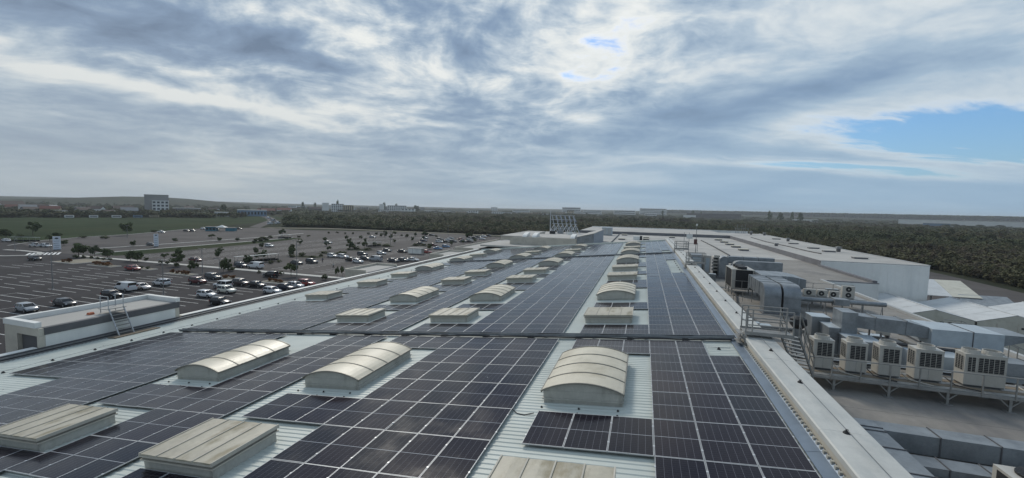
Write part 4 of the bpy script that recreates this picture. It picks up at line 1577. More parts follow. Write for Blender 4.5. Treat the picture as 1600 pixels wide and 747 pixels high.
SHRUBS = [
    ('orange', -173.5, 83.7, 1.0, 1.2),
    ('orange', -171.5, 83.9, 1.1, 1.4),
    ('orange', -159.3, 84.2, 1.0, 1.8),
    ('orange', -156.3, 84.2, 1.0, 1.9),
    ('orange', -153.3, 84.1, 1.0, 1.9),
    ('orange', -124.4, 82.8, 0.9, 1.1),
    ('orange', -122.1, 82.6, 0.9, 1.1),
    ('orange', -120.3, 82.9, 0.9, 1.1),
    ('orange', -118.4, 82.6, 0.9, 1.1),
    ('orange', -104.5, 82.7, 0.8, 1.4),
    ('orange', -102.6, 83.0, 0.9, 1.3),
    ('orange', -90.8, 83.7, 0.8, 1.1),
    ('orange', -88.9, 83.5, 0.9, 1.3),
    ('orange', -87.1, 83.3, 0.8, 1.3),
    ('green', -80.6, 91.7, 1.4, 1.7),
    ('green', -124.0, 128.9, 1.7, 2.6),
    ('green', -125.4, 125.7, 1.2, 1.9),
    ('green', -124.7, 141.6, 1.1, 2.4),
    ('green', -117.3, 143.0, 1.3, 3.7),
    ('green', -123.8, 160.7, 1.7, 2.9),
    ('green', -124.6, 156.9, 1.1, 1.7),
    ('green', -117.8, 160.9, 1.2, 2.9),
    ('green', -118.0, 109.0, 1.1, 1.9),
    ('green', -117.9, 112.7, 0.9, 1.5),
    ('green', -117.9, 127.5, 1.0, 2.6),
    ('green', -118.2, 132.1, 1.0, 1.7),
    ('green', -135.6, 91.5, 1.2, 1.6),
    ('green', -142.0, 93.1, 1.2, 1.2),
    ('green', -145.2, 93.2, 1.2, 1.2),
    ('green', -129.3, 93.1, 1.4, 1.2),
    ('green', -114.2, 91.8, 1.3, 1.9),
    ('green', -104.3, 92.5, 0.8, 1.1),
    ('green', -99.5, 93.5, 0.9, 1.5),
    ('green', -96.2, 92.6, 1.1, 1.3),
    ('green', -156.7, 96.2, 1.3, 1.3),
    ('green', -140.2, 84.6, 0.8, 1.1),
    ('green', -137.1, 84.7, 0.8, 1.1),
    ('green', -179.9, 89.7, 1.5, 1.5),
    ('green', -179.8, 91.8, 1.1, 1.3),
    ('green', -176.1, 91.8, 1.1, 1.1),
    ('green', -172.6, 91.7, 0.9, 1.1),
    ('green', -169.2, 91.5, 0.8, 1.3),
    ('green', -165.8, 91.4, 1.0, 1.3),
    ('green', -111.5, 191.3, 1.3, 3.3),
    ('green', -107.9, 193.5, 1.3, 3.0),
    ('green', -121.3, 180.9, 1.3, 4.5),
    ('green', -127.2, 181.4, 1.3, 3.9),
    ('green', -208.6, 241.4, 1.6, 1.8),
    ('green', -204.5, 244.7, 1.6, 2.0),
    ('green', -196.1, 242.4, 1.5, 1.5),
    ('green', -192.2, 245.5, 1.6, 1.6),
    ('green', -181.9, 249.2, 1.8, 2.2),
    ('green', -177.9, 252.3, 1.8, 2.2),
    ('green', -164.2, 250.2, 1.3, 1.8),
    ('green', -155.3, 248.8, 1.3, 1.7),
    ('green', -133.7, 257.1, 1.3, 2.2),
    ('green', -141.7, 185.5, 1.0, 2.0),
    ('green', -197.0, 210.2, 1.2, 2.4),
    ('green', -197.4, 203.0, 1.2, 2.3),
    ('green', -205.6, 190.6, 1.5, 3.0),
    ('green', -194.1, 170.3, 1.7, 2.0),
    ('green', -191.7, 172.0, 2.4, 6.1),
    ('green', -185.3, 161.8, 1.6, 1.9),
    ('green', -300.1, 128.1, 1.6, 2.6),
    ('green', -275.4, 140.3, 1.3, 3.3),
    ('green', -263.1, 143.6, 1.6, 3.6),
    ('green', -296.8, 187.1, 1.6, 3.3),
]
LAMPS = [
    (-123.8, 57.6, 10.2),
    (-97.0, 62.6, 7.6),
    (-116.5, 85.3, 7.1),
    (-105.0, 81.3, 5.4),
    (-75.4, 76.8, 11.8),
    (-260.1, 151.4, 6.8),
    (-121.9, 184.7, 7.8),
    (-104.4, 214.6, 10.1),
    (-225.1, 94.8, 4.8),
]

TPROTO = {}


def plant(kind, x, y, h, w, lab, cat, grp=None, z=0.0):
    var = rnd.randrange(3)
    key = (kind, var)
    if key not in TPROTO:
        TPROTO[key] = make_tree(kind, 50 + var * 7 + len(kind))
        o = TPROTO[key]
    else:
        o = copy_tree(TPROTO[key])
    o.location = (x, y, z)
    o.rotation_euler = (0, 0, rnd.uniform(0, 6.28))
    o.scale = (w, w, h)
    if 'group' in o:
        del o['group']
    tag(o, lab, cat, grp)
    return o


for kd, x, y, h, w, lab in TREES:
    plant(kd, x, y, h, w, lab, 'tree', 'trees around the car park', 0.1)
for kd, x, y, h, w in SHRUBS:
    if kd == 'orange':
        plant('orange', x, y, h * 1.15, w * 1.1, 'low rusty orange shrub in a kerbed island of the car park', 'shrub', 'orange island shrubs', 0.1)
    elif y < 100:
        plant('shrub', x, y, h, w, 'small dark green shrub along the sidewalk by the parked cars', 'shrub', 'shrubs along the sidewalk', 0.1)
    elif x < -183:
        plant('shrub', x, y, h, w, 'dark green shrub near the kerb lines and the grass field', 'shrub', 'shrubs by the kerb lines', 0.0)
    else:
        plant('shrub', x, y, h, w, 'dark clipped shrub in a planted strip of the far car park', 'shrub', 'shrubs of the far car park', 0.0)


for i in range(34):
    xr = (-162.0, -145.6, -129.3, -96.0)[i % 4] + rnd.uniform(-1.2, 1.2)
    yr = 112 + (i // 4) * 17.5 + rnd.uniform(-4, 4)
    if -100 < xr and yr < 150:
        continue
    plant('round', xr, yr, rnd.uniform(2.0, 3.2), rnd.uniform(1.6, 2.5), 'small round tree in the planted rows of the far car park', 'tree', 'small trees in the rows of the far car park')


def lamp_post(x, y, h, lab):
    t = thing('lamp_post', lab, 'lamp post', (x, y, 0), group='lamp posts of the car park')
    b = MB()
    b.tube([(0, 0, 0), (0, 0, h)], [0.10, 0.055], 8)
    b.box(-0.22, 0.22, -0.22, 0.22, 0, 0.16)
    b.build('pole', STEEL, t)
    b = MB()
    b.bar((-0.9, 0, h - 0.05), (0.9, 0, h - 0.05), 0.06)
    b.build('arm', STEEL, t)
    for s in (-1, 1):
        b = MB()
        b.prism([(s * 0.7, h - 0.12), (s * 1.35, h - 0.08), (s * 1.35, h + 0.0), (s * 0.7, h + 0.03)], 'y', -0.14, 0.14)
        b.build('lamp_head', STEEL, t)


LL = ['tall lamp post rising from the empty bays nearest the facade block', 'lamp post standing by the lone white crossover', 'lamp post beside the sidewalk near the maroon sedan', 'short lamp post by the orange shrubs',
      'tall lamp post beside the big globe tree', 'lamp post on the edge of the grass field', 'lamp post in the far bays before the forest', 'lamp post by the crowded far rows', 'lamp post at the entrance roundabout']
for (x, y, h), l in zip(LAMPS, LL):
    lamp_post(x, y, h, l)

# entrance totems: white slab with dark emblem on top and rows of small lines
SIGNW = M('sign_white', (0.60, 0.63, 0.68), 0.4, 0.0, 0.04, 1.0)
SIGND = M('sign_dark', (0.03, 0.035, 0.05), 0.5, 0.0, 0.1, 1.0)
SIGNG = M('sign_grey', (0.30, 0.33, 0.38), 0.5, 0.0, 0.1, 1.0)


def totem(x, y, w, h, lab, rot):
    t = thing('totem_sign', lab, 'sign', (x, y, 0), (0, 0, rot))
    b = MB()
    b.box(-w / 2, w / 2, -0.22, 0.22, 0.35, h)
    b.build('slab', SIGNW, t)
    b = MB()
    b.box(-w / 2 + 0.1, w / 2 - 0.1, -0.18, 0.18, 0, 0.35)
    b.build('plinth', GREYD, t)
    b = MB()
    n = 16
    b.prism([(w * 0.24 * math.cos(2 * math.pi * k / n), h - w * 0.36 + w * 0.15 * math.sin(2 * math.pi * k / n)) for k in range(n)], 'y', -0.235, -0.222)
    b.build('emblem', SIGND, t)
    for i in range(4):
        b = MB()
        z = h * 0.66 - i * h * 0.155
        b.box(-w * 0.34, w * (0.34 - 0.08 * (i % 2)), -0.232, -0.222, z - 0.10, z + 0.08)
        b.build('name_line', SIGNG, t)


totem(-216.5, 102.6, 2.1, 5.4, 'wide white totem sign at the entrance junction', R(60))
totem(-201.2, 127.7, 1.6, 5.7, 'slim white totem sign farther along the kerb line', R(55))


def shelter(x, y, l, d, h, lab, rot, walls=False):
    t = thing('trolley_shelter', lab, 'shelter', (x, y, 0), (0, 0, rot))
    b = MB()
    b.prism([(-d / 2, h), (d / 2, h - 0.18), (d / 2, h - 0.05), (-d / 2, h + 0.14)], 'x', -l / 2, l / 2)
    b.build('roof', WHITEW, t)
    n = max(3, int(l / 2.4))
    for i in range(n + 1):
        for s in (-1, 1):
            b = MB()
            xx = -l / 2 + 0.15 + (l - 0.3) * i / n
            b.bar((xx, s * (d / 2 - 0.15), 0), (xx, s * (d / 2 - 0.15), h - 0.1), 0.08)
            b.build('post', STEEL, t)
    for s in (-1, 1):
        b = MB()
        b.box(-l / 2 + 0.2, l / 2 - 0.2, s * (d / 2 - 0.15) - 0.02, s * (d / 2 - 0.15) + 0.02, 0.3, h - 0.4 if walls else 0.9)
        b.build('side_panel', WHITEW if walls else CARGLASS, t)


shelter(-124.1, 109.5, 13.5, 2.4, 2.5, 'long white roofed trolley shelter behind the delivery van', R(75))
shelter(-124.8, 174.7, 7.0, 2.4, 2.5, 'small white roofed trolley shelter out in the far bays', R(60))
shelter(-91.5, 157.5, 6.5, 2.6, 2.6, 'white walled trolley shelter beside the small red hatchback', R(5), True)
shelter(-267.7, 116.2, 11.0, 2.0, 2.2, 'long low white roofed shelter on the entrance road', R(20))
shelter(-196.0, 191.2, 6.5, 3.0, 2.3, 'white canopy on the end of the green strip', R(15))

# teal kiosk with a white tent roof at the field edge
TEAL = M('teal_paint', (0.03, 0.14, 0.19), 0.5, 0.0, 0.1, 0.5)
t = thing('kiosk', 'teal kiosk row with white peaked tent beside the grass field', 'kiosk', (-281, 219.8, 0), (0, 0, R(30)))
b = MB()
b.box(-9, -2.6, -2, 2, 0, 2.9)
b.box(3.2, 9, -1.8, 1.8, 0, 2.3)
b.build('cabin', TEAL, t)
b = MB()
b.box(-9.2, -2.4, -2.2, 2.2, 2.9, 3.1)
b.box(3.0, 9.2, -2.0, 2.0, 2.3, 2.45)
b.build('cabin_roof', GREYD, t)
b = MB()
b.raw([(-2.6, -2.8, 2.6), (3.2, -2.8, 2.6), (3.2, 2.8, 2.6), (-2.6, 2.8, 2.6), (0.3, 0, 4.2)], [(0, 1, 4), (1, 2, 4), (2, 3, 4), (3, 0, 4), (3, 2, 1, 0)])
b.build('tent_roof', TENT, t)
for sx in (-2.4, 3.0):
    for sy in (-2.6, 2.6):
        b = MB()
        b.bar((sx, sy, 0), (sx, sy, 2.6), 0.1)
        b.build('post', STEEL, t)
for i in range(3):
    b = MB()
    b.box(-8.6 + i * 2.0, -7.2 + i * 2.0, -2.03, -2.0, 0.9, 2.1)
    b.build('window', CARGLASS, t)

# ------------------------------------------------------------------ people walking in the car park
SKIN = M('skin', (0.42, 0.27, 0.20), 0.6, 0.0, 0.05, 3)


def person(x, y, rz, top, legs, lab):
    v = [(0, 0, .95), (0, 0, 1.15), (0, 0, 1.38), (0, 0, 1.50), (0, .01, 1.66),
         (-.10, 0, .90), (-.11, .10, .50), (-.11, .02, .07), (-.11, .14, .04),
         (.10, 0, .90), (.11, -.06, .50), (.11, -.20, .09), (.11, -.08, .04),
         (-.20, 0, 1.36), (-.25, -.05, 1.10), (-.25, .03, .86), (-.25, .05, .78),
         (.20, 0, 1.36), (.25, .05, 1.10), (.25, .14, .88), (.25, .17, .80)]
    e = [(0, 1), (1, 2), (2, 3), (3, 4), (0, 5), (5, 6), (6, 7), (7, 8), (0, 9), (9, 10), (10, 11), (11, 12), (2, 13), (13, 14), (14, 15), (15, 16), (2, 17), (17, 18), (18, 19), (19, 20)]
    rad = [.15, .14, .16, .055, .105, .10, .075, .05, .045, .10, .075, .05, .045, .07, .05, .04, .045, .07, .05, .04, .045]
    me = bpy.data.meshes.new('body')
    me.from_pydata(v, e, [])
    for mt in (top, legs, SKIN):
        me.materials.append(mt)
    o = new_obj('person', me, None, (x, y, 0.03), (0, 0, rz))
    sk = o.modifiers.new('skin', 'SKIN')
    for i, r in enumerate(rad):
        me.skin_vertices[0].data[i].radius = (r, r)
    me.skin_vertices[0].data[0].use_root = True
    o.modifiers.new('sub', 'SUBSURF').render_levels = 1
    dg = bpy.context.evaluated_depsgraph_get()
    m2 = bpy.data.meshes.new_from_object(o.evaluated_get(dg))
    o.modifiers.clear()
    m2.materials.clear()
    for mt in (top, legs, SKIN):
        m2.materials.append(mt)
    for p in m2.polygons:
        z = p.center.z
        hand = abs(p.center.x) > 0.2 and z < 0.84
        p.material_index = 2 if (z > 1.50 or hand) else (1 if z < 0.95 and abs(p.center.x) < 0.2 else 0)
        p.use_smooth = True
    o.data = m2
    b = MB()
    n = 10
    vs, fs = [], []
    for i in range(5):
        a = 0.5 * math.pi * i / 4
        for k in range(n):
            vs.append((0.118 * math.cos(a) * math.cos(2 * math.pi * k / n), -0.012 + 0.125 * math.cos(a) * math.sin(2 * math.pi * k / n), 1.665 + 0.135 * math.sin(a)))
    for i in range(4):
        for k in range(n):
            fs.append((i * n + k, i * n + (k + 1) % n, (i + 1) * n + (k + 1) % n, (i + 1) * n + k))
    b.raw(vs, fs)
    b.build('hair', BLACK, o, fix=False, smooth=True)
    tag(o, lab, 'person', 'people walking in the car park')


CLO_D = M('dark_cloth', (0.02, 0.02, 0.024), 0.9, 0.0, 0.1, 4)
CLO_B = M('blue_cloth', (0.035, 0.05, 0.09), 0.9, 0.0, 0.1, 4)
CLO_G = M('pale_cloth', (0.42, 0.42, 0.40), 0.9, 0.0, 0.1, 4)
person(-80.4, 79.9, R(200), CLO_D, CLO_D, 'person in dark clothes walking near the red crossover, behind a companion')
person(-79.2, 79.6, R(195), CLO_D, CLO_B, 'person in dark top and blue trousers leading a companion near the red crossover')
person(-92.7, 109.1, R(90), CLO_G, CLO_D, 'person in a pale top walking alone between empty bays')
person(-105.2, 118.5, R(30), CLO_B, CLO_D, 'person in a blue top standing by the dark grey crossover')

# ------------------------------------------------------------------ plant on the flat service roof
WOOD = M('weathered_board', (0.20, 0.16, 0.115), 0.85, 0.0, 0.2, 2.0)
RAILM = M('dull_rail_steel', (0.30, 0.295, 0.28), 0.5, 0.4, 0.15, 3.0)


def fan_top(b, cx, cy, z, r, m=0):
    n = 18
    for k in range(n):
        a0, a1 = 2 * math.pi * k / n, 2 * math.pi * (k + 1) / n
        for (ra, za, rb, zb) in ((r * 1.08, z, r, z + 0.20), (r, z + 0.20, r * 0.93, z + 0.20), (r * 0.93, z + 0.20, r * 0.93, z + 0.03)):
            b.face([(cx + ra * math.cos(a0), cy + ra * math.sin(a0), za), (cx + ra * math.cos(a1), cy + ra * math.sin(a1), za), (cx + rb * math.cos(a1), cy + rb * math.sin(a1), zb), (cx + rb * math.cos(a0), cy + rb * math.sin(a0), zb)], m)


def vrf_unit(x0, x1, y, z, lab, fans=1):
    """tall outdoor unit: cream cabinet, louvred coil openings, raised fan rings"""
    w, dp, h = x1 - x0, 0.78, 1.70
    t = thing('outdoor_unit', lab, 'air conditioner', (x0 + w / 2, y + dp / 2, z), group='tall cream outdoor units behind the railing')
    hx, hy = w / 2, dp / 2
    b = MB()
    b.box(-hx, hx, -hy, hy, 0.06, h)
    b.build('cabinet', UNITW, t)
    b = MB()
    b.box(-hx + 0.03, hx - 0.03, -hy + 0.02, hy - 0.02, 0.0, 0.06)
    b.build('base_rail', GREYD, t)
    b = MB()
    b.box(-hx - 0.012, hx + 0.012, -hy - 0.012, hy + 0.012, h - 0.03, h + 0.035)
    b.build('top_cover', UNITW, t)
    # front seams of the service panels
    b = MB()
    b.box(-hx, hx, -hy - 0.004, -hy - 0.001, 0.68, 0.69)
    b.box(-0.005, 0.005, -hy - 0.004, -hy - 0.001, 0.08, 0.68)
    b.build('panel_seam', GREYD, t)

    def coil(axis, a0, a1, s, n):
        b = MB()
        if axis == 'y':
            b.box(a0, a1, s - 0.006, s - 0.002, 0.78, h - 0.13)
        else:
            b.box(s - 0.006, s - 0.002, a0, a1, 0.78, h - 0.13)
        co = b.build('coil_opening', DARKCOIL, t)
        b = MB()
        for k in range(n + 1):
            q = a0 + (a1 - a0) * k / n
            if axis == 'y':
                b.box(q - 0.010, q + 0.010, s - 0.022, s - 0.007, 0.78, h - 0.13)
            else:
                b.box(s - 0.022, s - 0.007, q - 0.010, q + 0.010, 0.78, h - 0.13)
        for k in range(9):
            zz = 0.80 + (h - 0.95) * k / 8
            if axis == 'y':
                b.box(a0, a1, s - 0.020, s - 0.009, zz - 0.004, zz + 0.004)
            else:
                b.box(s - 0.020, s - 0.009, a0, a1, zz - 0.004, zz + 0.004)
        b.build('coil_guard', UNITW, co)
    if fans == 1:
        coil('y', -hx + 0.17, hx - 0.10, -hy, 4 if w > 1.1 else 3)
    else:
        coil('y', -hx + 0.12, -hx + 0.46, -hy, 2)
        coil('y', -hx + 0.56, hx - 0.10, -hy, 5)
    coil('x', -hy + 0.10, hy - 0.10, -hx, 3)
    for i in range(fans):
        cx = 0 if fans == 1 else (-w / 4 if i == 0 else w / 4)
        b = MB()
        fan_top(b, cx, 0, h + 0.036, min(hy, w / 2 / fans) * 0.93)
        fr = b.build('fan_ring', UNITW, t, fix=False)
        b = MB()
        r = min(hy, w / 2 / fans) * 0.86
        b.cyl(cx, 0, h + 0.037, h + 0.07, r, 18)
        b.cyl(cx, 0, h + 0.07, h + 0.13, r * 0.25, 10)
        b.build('fan_well', DARKCOIL, fr)


UZ = 11.09
vrf_unit(9.84, 10.86, 28.4, UZ, 'cream outdoor unit at the parapet end of the row of five')
vrf_unit(11.46, 12.47, 28.4, UZ, 'cream outdoor unit, second of five from the parapet')
vrf_unit(13.02, 14.04, 28.4, UZ, 'cream outdoor unit in the middle of the row of five')
vrf_unit(14.67, 15.91, 28.4, UZ, 'wider cream outdoor unit, fourth of five from the parapet')
vrf_unit(16.80, 18.55, 28.4, UZ, 'widest cream outdoor unit with two fans at the end of the row', 2)

# raised deck that carries them
deck = thing('unit_platform', 'raised steel deck with railing carrying the five cream outdoor units', 'platform', (0, 0, 0))
for i in range(5):
    b = MB()
    b.box(9.3, 20.4, 27.55 + i * 0.42, 27.55 + i * 0.42 + 0.36, 11.0, 11.045)
    b.build('deck_plank', WOOD if i % 2 else RAILM, deck)
for yy in (27.50, 28.55, 29.66):
    b = MB()
    b.bar((9.2, yy, 10.93), (20.5, yy, 10.93), 0.09, 0.13)
    b.build('beam', RAILM, deck)
for x in (10.65, 13.2, 15.75, 18.3):
    for yy in (27.62, 29.5):
        b = MB()
        b.bar((x, yy, LOWZ), (x, yy, 10.9), 0.12)
        b.bar((x - 0.45, yy, 10.86), (x, yy, 10.42), 0.06)
        b.bar((x + 0.45, yy, 10.86), (x, yy, 10.42), 0.06)
        b.box(x - 0.2, x + 0.2, yy - 0.2, yy + 0.2, LOWZ + 0.001, LOWZ + 0.03)
        b.build('trestle', RAILM, deck)
for x in (9.56, 10.46, 11.82, 13.15, 14.44, 15.78, 17.07, 18.4, 19.75):
    b = MB()
    b.bar((x, 27.46, 10.86), (x, 27.46, 12.02), 0.055)
    b.build('rail_post', RAILM, deck)
b = MB()
b.bar((9.3, 27.46, 12.04), (20.4, 27.46, 12.04), 0.06)
b.build('top_rail', RAILM, deck)
for i, x in enumerate((11.1, 12.7, 14.3, 16.3, 19.3)):
    b = MB()
    b.tube([(x, 28.9, 11.25), (x + 0.05, 28.2, 11.12), (x + 0.5, 27.9, 11.09), (x + 0.9, 27.7, 11.08)], 0.03, 6)
    b.build('refrigerant_pipe', CABLE if i % 2 else UNITW, deck)


def stepover(y, lab, stairs=True):
    """steel bridge over the parapet: small deck, two pairs of rails, ladder legs"""
    t = thing('parapet_bridge', lab, 'platform', (5.1, y, 0), group='steel bridges over the white parapet')
    zp = 14.08
    b = MB()
    b.box(-0.05, 2.1, -0.5, 0.5, zp, zp + 0.05)
    b.box(-0.05, 2.1, -0.53, -0.501, zp - 0.05, zp + 0.12)
    b.box(-0.05, 2.1, 0.501, 0.53, zp - 0.05, zp + 0.12)
    b.build('deck', RAILM, t)
    for s in (-0.5, 0.5):
        for (x, z0) in ((0.0, PP(5.1) - 0.1), (0.28, zp), (1.75, zp), (2.05, zp)):
            b = MB()
            b.bar((x, s, z0), (x, s, zp + 1.22), 0.055)
            b.build('post', RAILM, t)
        for k, z in enumerate((0.45, 0.82, 1.22)):
            b = MB()
            b.bar((0.0, s, zp + z), (2.05, s, zp + z), 0.05)
            b.build('rail', RAILM, t)
    for k in range(3):
        b = MB()
        b.box(-0.32 - 0.0 * k, -0.06, -0.42, 0.42, PP(5.0) + 0.10 + 0.24 * k, PP(5.0) + 0.13 + 0.24 * k)
        b.build('tread', RAILM, t)
    if stairs:
        a, c = Vector((2.1, 0.2, zp)), Vector((3.9, 3.3, LOWZ + 0.85))
        side = Vector((-(c - a).y, (c - a).x, 0)).normalized() * 0.42
        for s in (-1, 1):
            b = MB()
            b.bar(a + s * side, c + s * side, 0.05, 0.16)
            b.build('stringer', RAILM, t)
            b = MB()
            b.bar(a + s * side + Vector((0, 0, 1.1)), c + s * side + Vector((0, 0, 1.1)), 0.05)
            b.bar(a + s * side + Vector((0, 0, 0.6)), c + s * side + Vector((0, 0, 0.6)), 0.035)
            b.build('handrail', RAILM, t)
            for k in range(4):
                p = a + (c - a) * (k / 3.0) + s * side
                b = MB()
                b.bar(p, p + Vector((0, 0, 1.12)), 0.045)
                b.build('baluster', RAILM, t)
        n = 11
        for k in range(n):
            p = a + (c - a) * ((k + 0.5) / n)
            b = MB()
            b.bar(p - side, p + side, 0.24, 0.03)
            b.build('tread', RAILM, t)
    return t


stepover(23.7, 'steel bridge over the white parapet at the near cable tray')
stepover(54.2, 'steel bridge over the white parapet half way along the roof', False)
stepover(74.4, 'small steel bridge over the parapet at the far cable tray', False)


def duct_box(b, x0, x1, y0, y1, z0, z1, along, step=1.25, fl=0.035, m=0, mf=1):
    """rectangular duct with raised flange joints"""
    b.box(x0, x1, y0, y1, z0, z1, m)
    a0, a1 = (x0, x1) if along == 'x' else (y0, y1)
    q = a0 + step
    while q < a1 - 0.2:
        if along == 'x':
            b.box(q - 0.02, q + 0.02, y0 - fl, y1 + fl, z0 - 0.01, z1 + fl, mf)
        else:
            b.box(x0 - fl, x1 + fl, q - 0.02, q + 0.02, z0 - 0.01, z1 + fl, mf)
        q += step


# ducts in the near corner
t = thing('corner_duct', 'galvanised duct bending along the parapet and across the roof, nearest the camera', 'duct')
b = MB()
duct_box(b, 10.06, 17.4, 21.12, 22.0, LOWZ + 0.05, 11.05, 'x', 1.92)
b.build('cross_run', [GALV, GREYD], t)
b = MB()
duct_box(b, 9.28, 10.05, 12.5, 22.0, LOWZ + 0.05, 11.052, 'y', 1.75)
b.box(9.26, 10.07, 20.9, 20.94, LOWZ + 0.05, 11.09, 1)
b.build('side_run', [GALV, GREYD], t)
for x in (11.2, 13.2, 15.2):
    b = MB()
    b.box(x, x + 0.25, 21.15, 21.97, LOWZ + 0.001, LOWZ + 0.049)
    b.build('support', GREYD, t)
t = thing('low_duct', 'flat low duct lying inside the bend of the corner duct', 'duct')
b = MB()
duct_box(b, 10.08, 17.4, 19.5, 20.35, LOWZ + 0.03, 10.55, 'x', 1.35)
b.build('duct_run', [GALV, GREYD], t)
t = thing('condensing_unit', 'cream condensing unit with top fan at the lower corner of the picture', 'air conditioner', (13.3, 18.75, LOWZ))
b = MB()
b.box(-0.7, 0.7, -0.7, 0.7, 0.05, 0.9)
b.build('cabinet', UNITW, t)
b = MB()
b.box(-0.55, 0.55, -0.705, -0.70, 0.15, 0.8)
b.box(-0.705, -0.70, -0.5, 0.5, 0.15, 0.8)
b.build('coil_opening', DARKCOIL, t)
b = MB()
b.cyl(0.12, 0.1, 0.901, 0.98, 0.52, 20)
b.build('fan_well', DARKCOIL, t)
b = MB()
for k in range(10):
    a = math.pi * k / 10
    b.bar((0.12 - 0.52 * math.cos(a), 0.1 - 0.52 * math.sin(a), 1.0), (0.12 + 0.52 * math.cos(a), 0.1 + 0.52 * math.sin(a), 1.0), 0.012)
b.build('fan_guard', GREYD, t)

# stepped duct boxes and mushroom fan between the bridge and the units
for i, (x0, x1, y0, y1, z1, lab) in enumerate(((11.9, 13.0, 35.0, 36.3, 12.75, 'farthest and tallest of three stepped galvanised duct boxes'),
                                               (12.35, 13.7, 33.3, 34.9, 12.45, 'middle one of three stepped galvanised duct boxes'),
                                               (12.9, 14.6, 31.4, 33.2, 12.15, 'nearest and lowest of three stepped galvanised duct boxes'))):
    t = thing('duct_box', lab, 'duct', group='stepped duct boxes')
    b = MB()
    b.box(x0, x1, y0, y1, 10.7, z1)
    b.build('casing', GALV, t)
    b = MB()
    b.box(x0 - 0.03, x1 + 0.03, y0 - 0.03, y1 + 0.03, z1 + 0.001, z1 + 0.05)
    b.build('lid', GALV_PALE, t)
    b = MB()
    for sx in (x0 + 0.06, x1 - 0.06):
        for sy in (y0 + 0.06, y1 - 0.06):
            b.bar((sx, sy, LOWZ), (sx, sy, 10.7), 0.08)
    b.build('stand', STEEL, t)
t = thing('roof_fan', 'dark mushroom roof fan on a grey stem beside the bridge stairs', 'fan', (10.9, 34.5, LOWZ))
b = MB()
b.cyl(0, 0, 0, 1.75, 0.27, 14)
b.box(-0.35, 0.35, -0.35, 0.35, 0, 0.25)
b.build('stem', GALV, t)
b = MB()
b.cyl(0, 0, 1.75, 2.05, 0.30, 16, r1=0.55)
b.cyl(0, 0, 2.05, 2.45, 0.55, 16, r1=0.50)
b.cyl(0, 0, 2.45, 2.62, 0.50, 16, r1=0.2)
b.build('hood', DARKCOIL, t)

# large duct group behind the units
t = thing('main_duct', 'big pale insulated duct rising behind the cream outdoor units', 'duct')
b = MB()
duct_box(b, 17.75, 21.3, 33.0, 35.4, 11.95, 13.02, 'x', 2.05)
b.build('pale_section', [GALV_PALE, GREYD], t)
b = MB()
b.prism([(13.9, 12.62), (17.74, 12.32), (17.74, 13.04), (16.6, 13.30), (13.9, 13.42)], 'y', 33.3, 34.6)
b.box(14.9, 14.95, 33.27, 34.63, 12.5, 13.45)
b.box(16.55, 16.6, 33.27, 34.63, 12.4, 13.36)
b.build('galvanised_section', GALV, t)
b = MB()
duct_box(b, 13.0, 13.89, 33.2, 34.7, 10.6, 13.62, 'x')
b.build('riser', GALV, t)
b = MB()
b.prism([(21.32, 12.3), (22.6, 12.75), (22.6, 13.0), (21.32, 13.0)], 'y', 33.1, 35.3)
b.build('weather_cowl', GALV, t)
b = MB()
for x in (15.3, 18.2, 20.9):
    b.bar((x, 33.4, LOWZ), (x, 33.4, 12.4), 0.09)
    b.bar((x, 34.9, LOWZ), (x, 34.9, 12.4), 0.09)
b.build('stand', STEEL, t)
t = thing('lower_duct', 'white duct running low beneath the big pale duct', 'duct')
b = MB()
duct_box(b, 15.9, 21.0, 30.9, 32.3, 10.75, 11.85, 'x', 2.6)
b.build('duct_run', [GALV_PALE, GREYD], t)
b = MB()
for x in (16.4, 18.5, 20.6):
    b.box(x, x + 0.15, 31.0, 32.2, LOWZ, 10.75)
b.build('stand', STEEL, t)
t = thing('end_duct', 'galvanised duct stub running off past the widest outdoor unit', 'duct')
b = MB()
duct_box(b, 19.6, 25.4, 30.4, 31.6, 11.3, 12.0, 'x', 1.5)
b.build('duct_run', [GALV, GREYD], t)
b = MB()
for x in (21.3, 23.2, 25.0):
    b.box(x, x + 0.12, 30.5, 31.5, LOWZ, 11.3)
b.build('stand', STEEL, t)
t = thing('roof_stair', 'small steel stair with handrail at the right hand roof edge', 'stair')
for s in (0, 0.9):
    b = MB()
    b.bar((21.4, 36 + s, 11.9), (24.6, 36 + s, 10.3), 0.06, 0.14)
    b.bar((20.4, 36 + s, 12.95), (21.4, 36 + s, 12.95), 0.05)
    b.bar((21.4, 36 + s, 12.95), (24.6, 36 + s, 11.35), 0.05)
    for k in range(4):
        x, z = 21.4 + k * 1.05, 11.9 - k * 0.52
        b.bar((x, 36 + s, z), (x, 36 + s, z + 1.05), 0.045)
    b.build('handrail', RAILM, t)
for k in range(8):
    b = MB()
    b.box(21.5 + k * 0.4, 21.75 + k * 0.4, 36.03, 36.87, 11.85 - 0.2 * k, 11.89 - 0.2 * k)
    b.build('tread', RAILM, t)

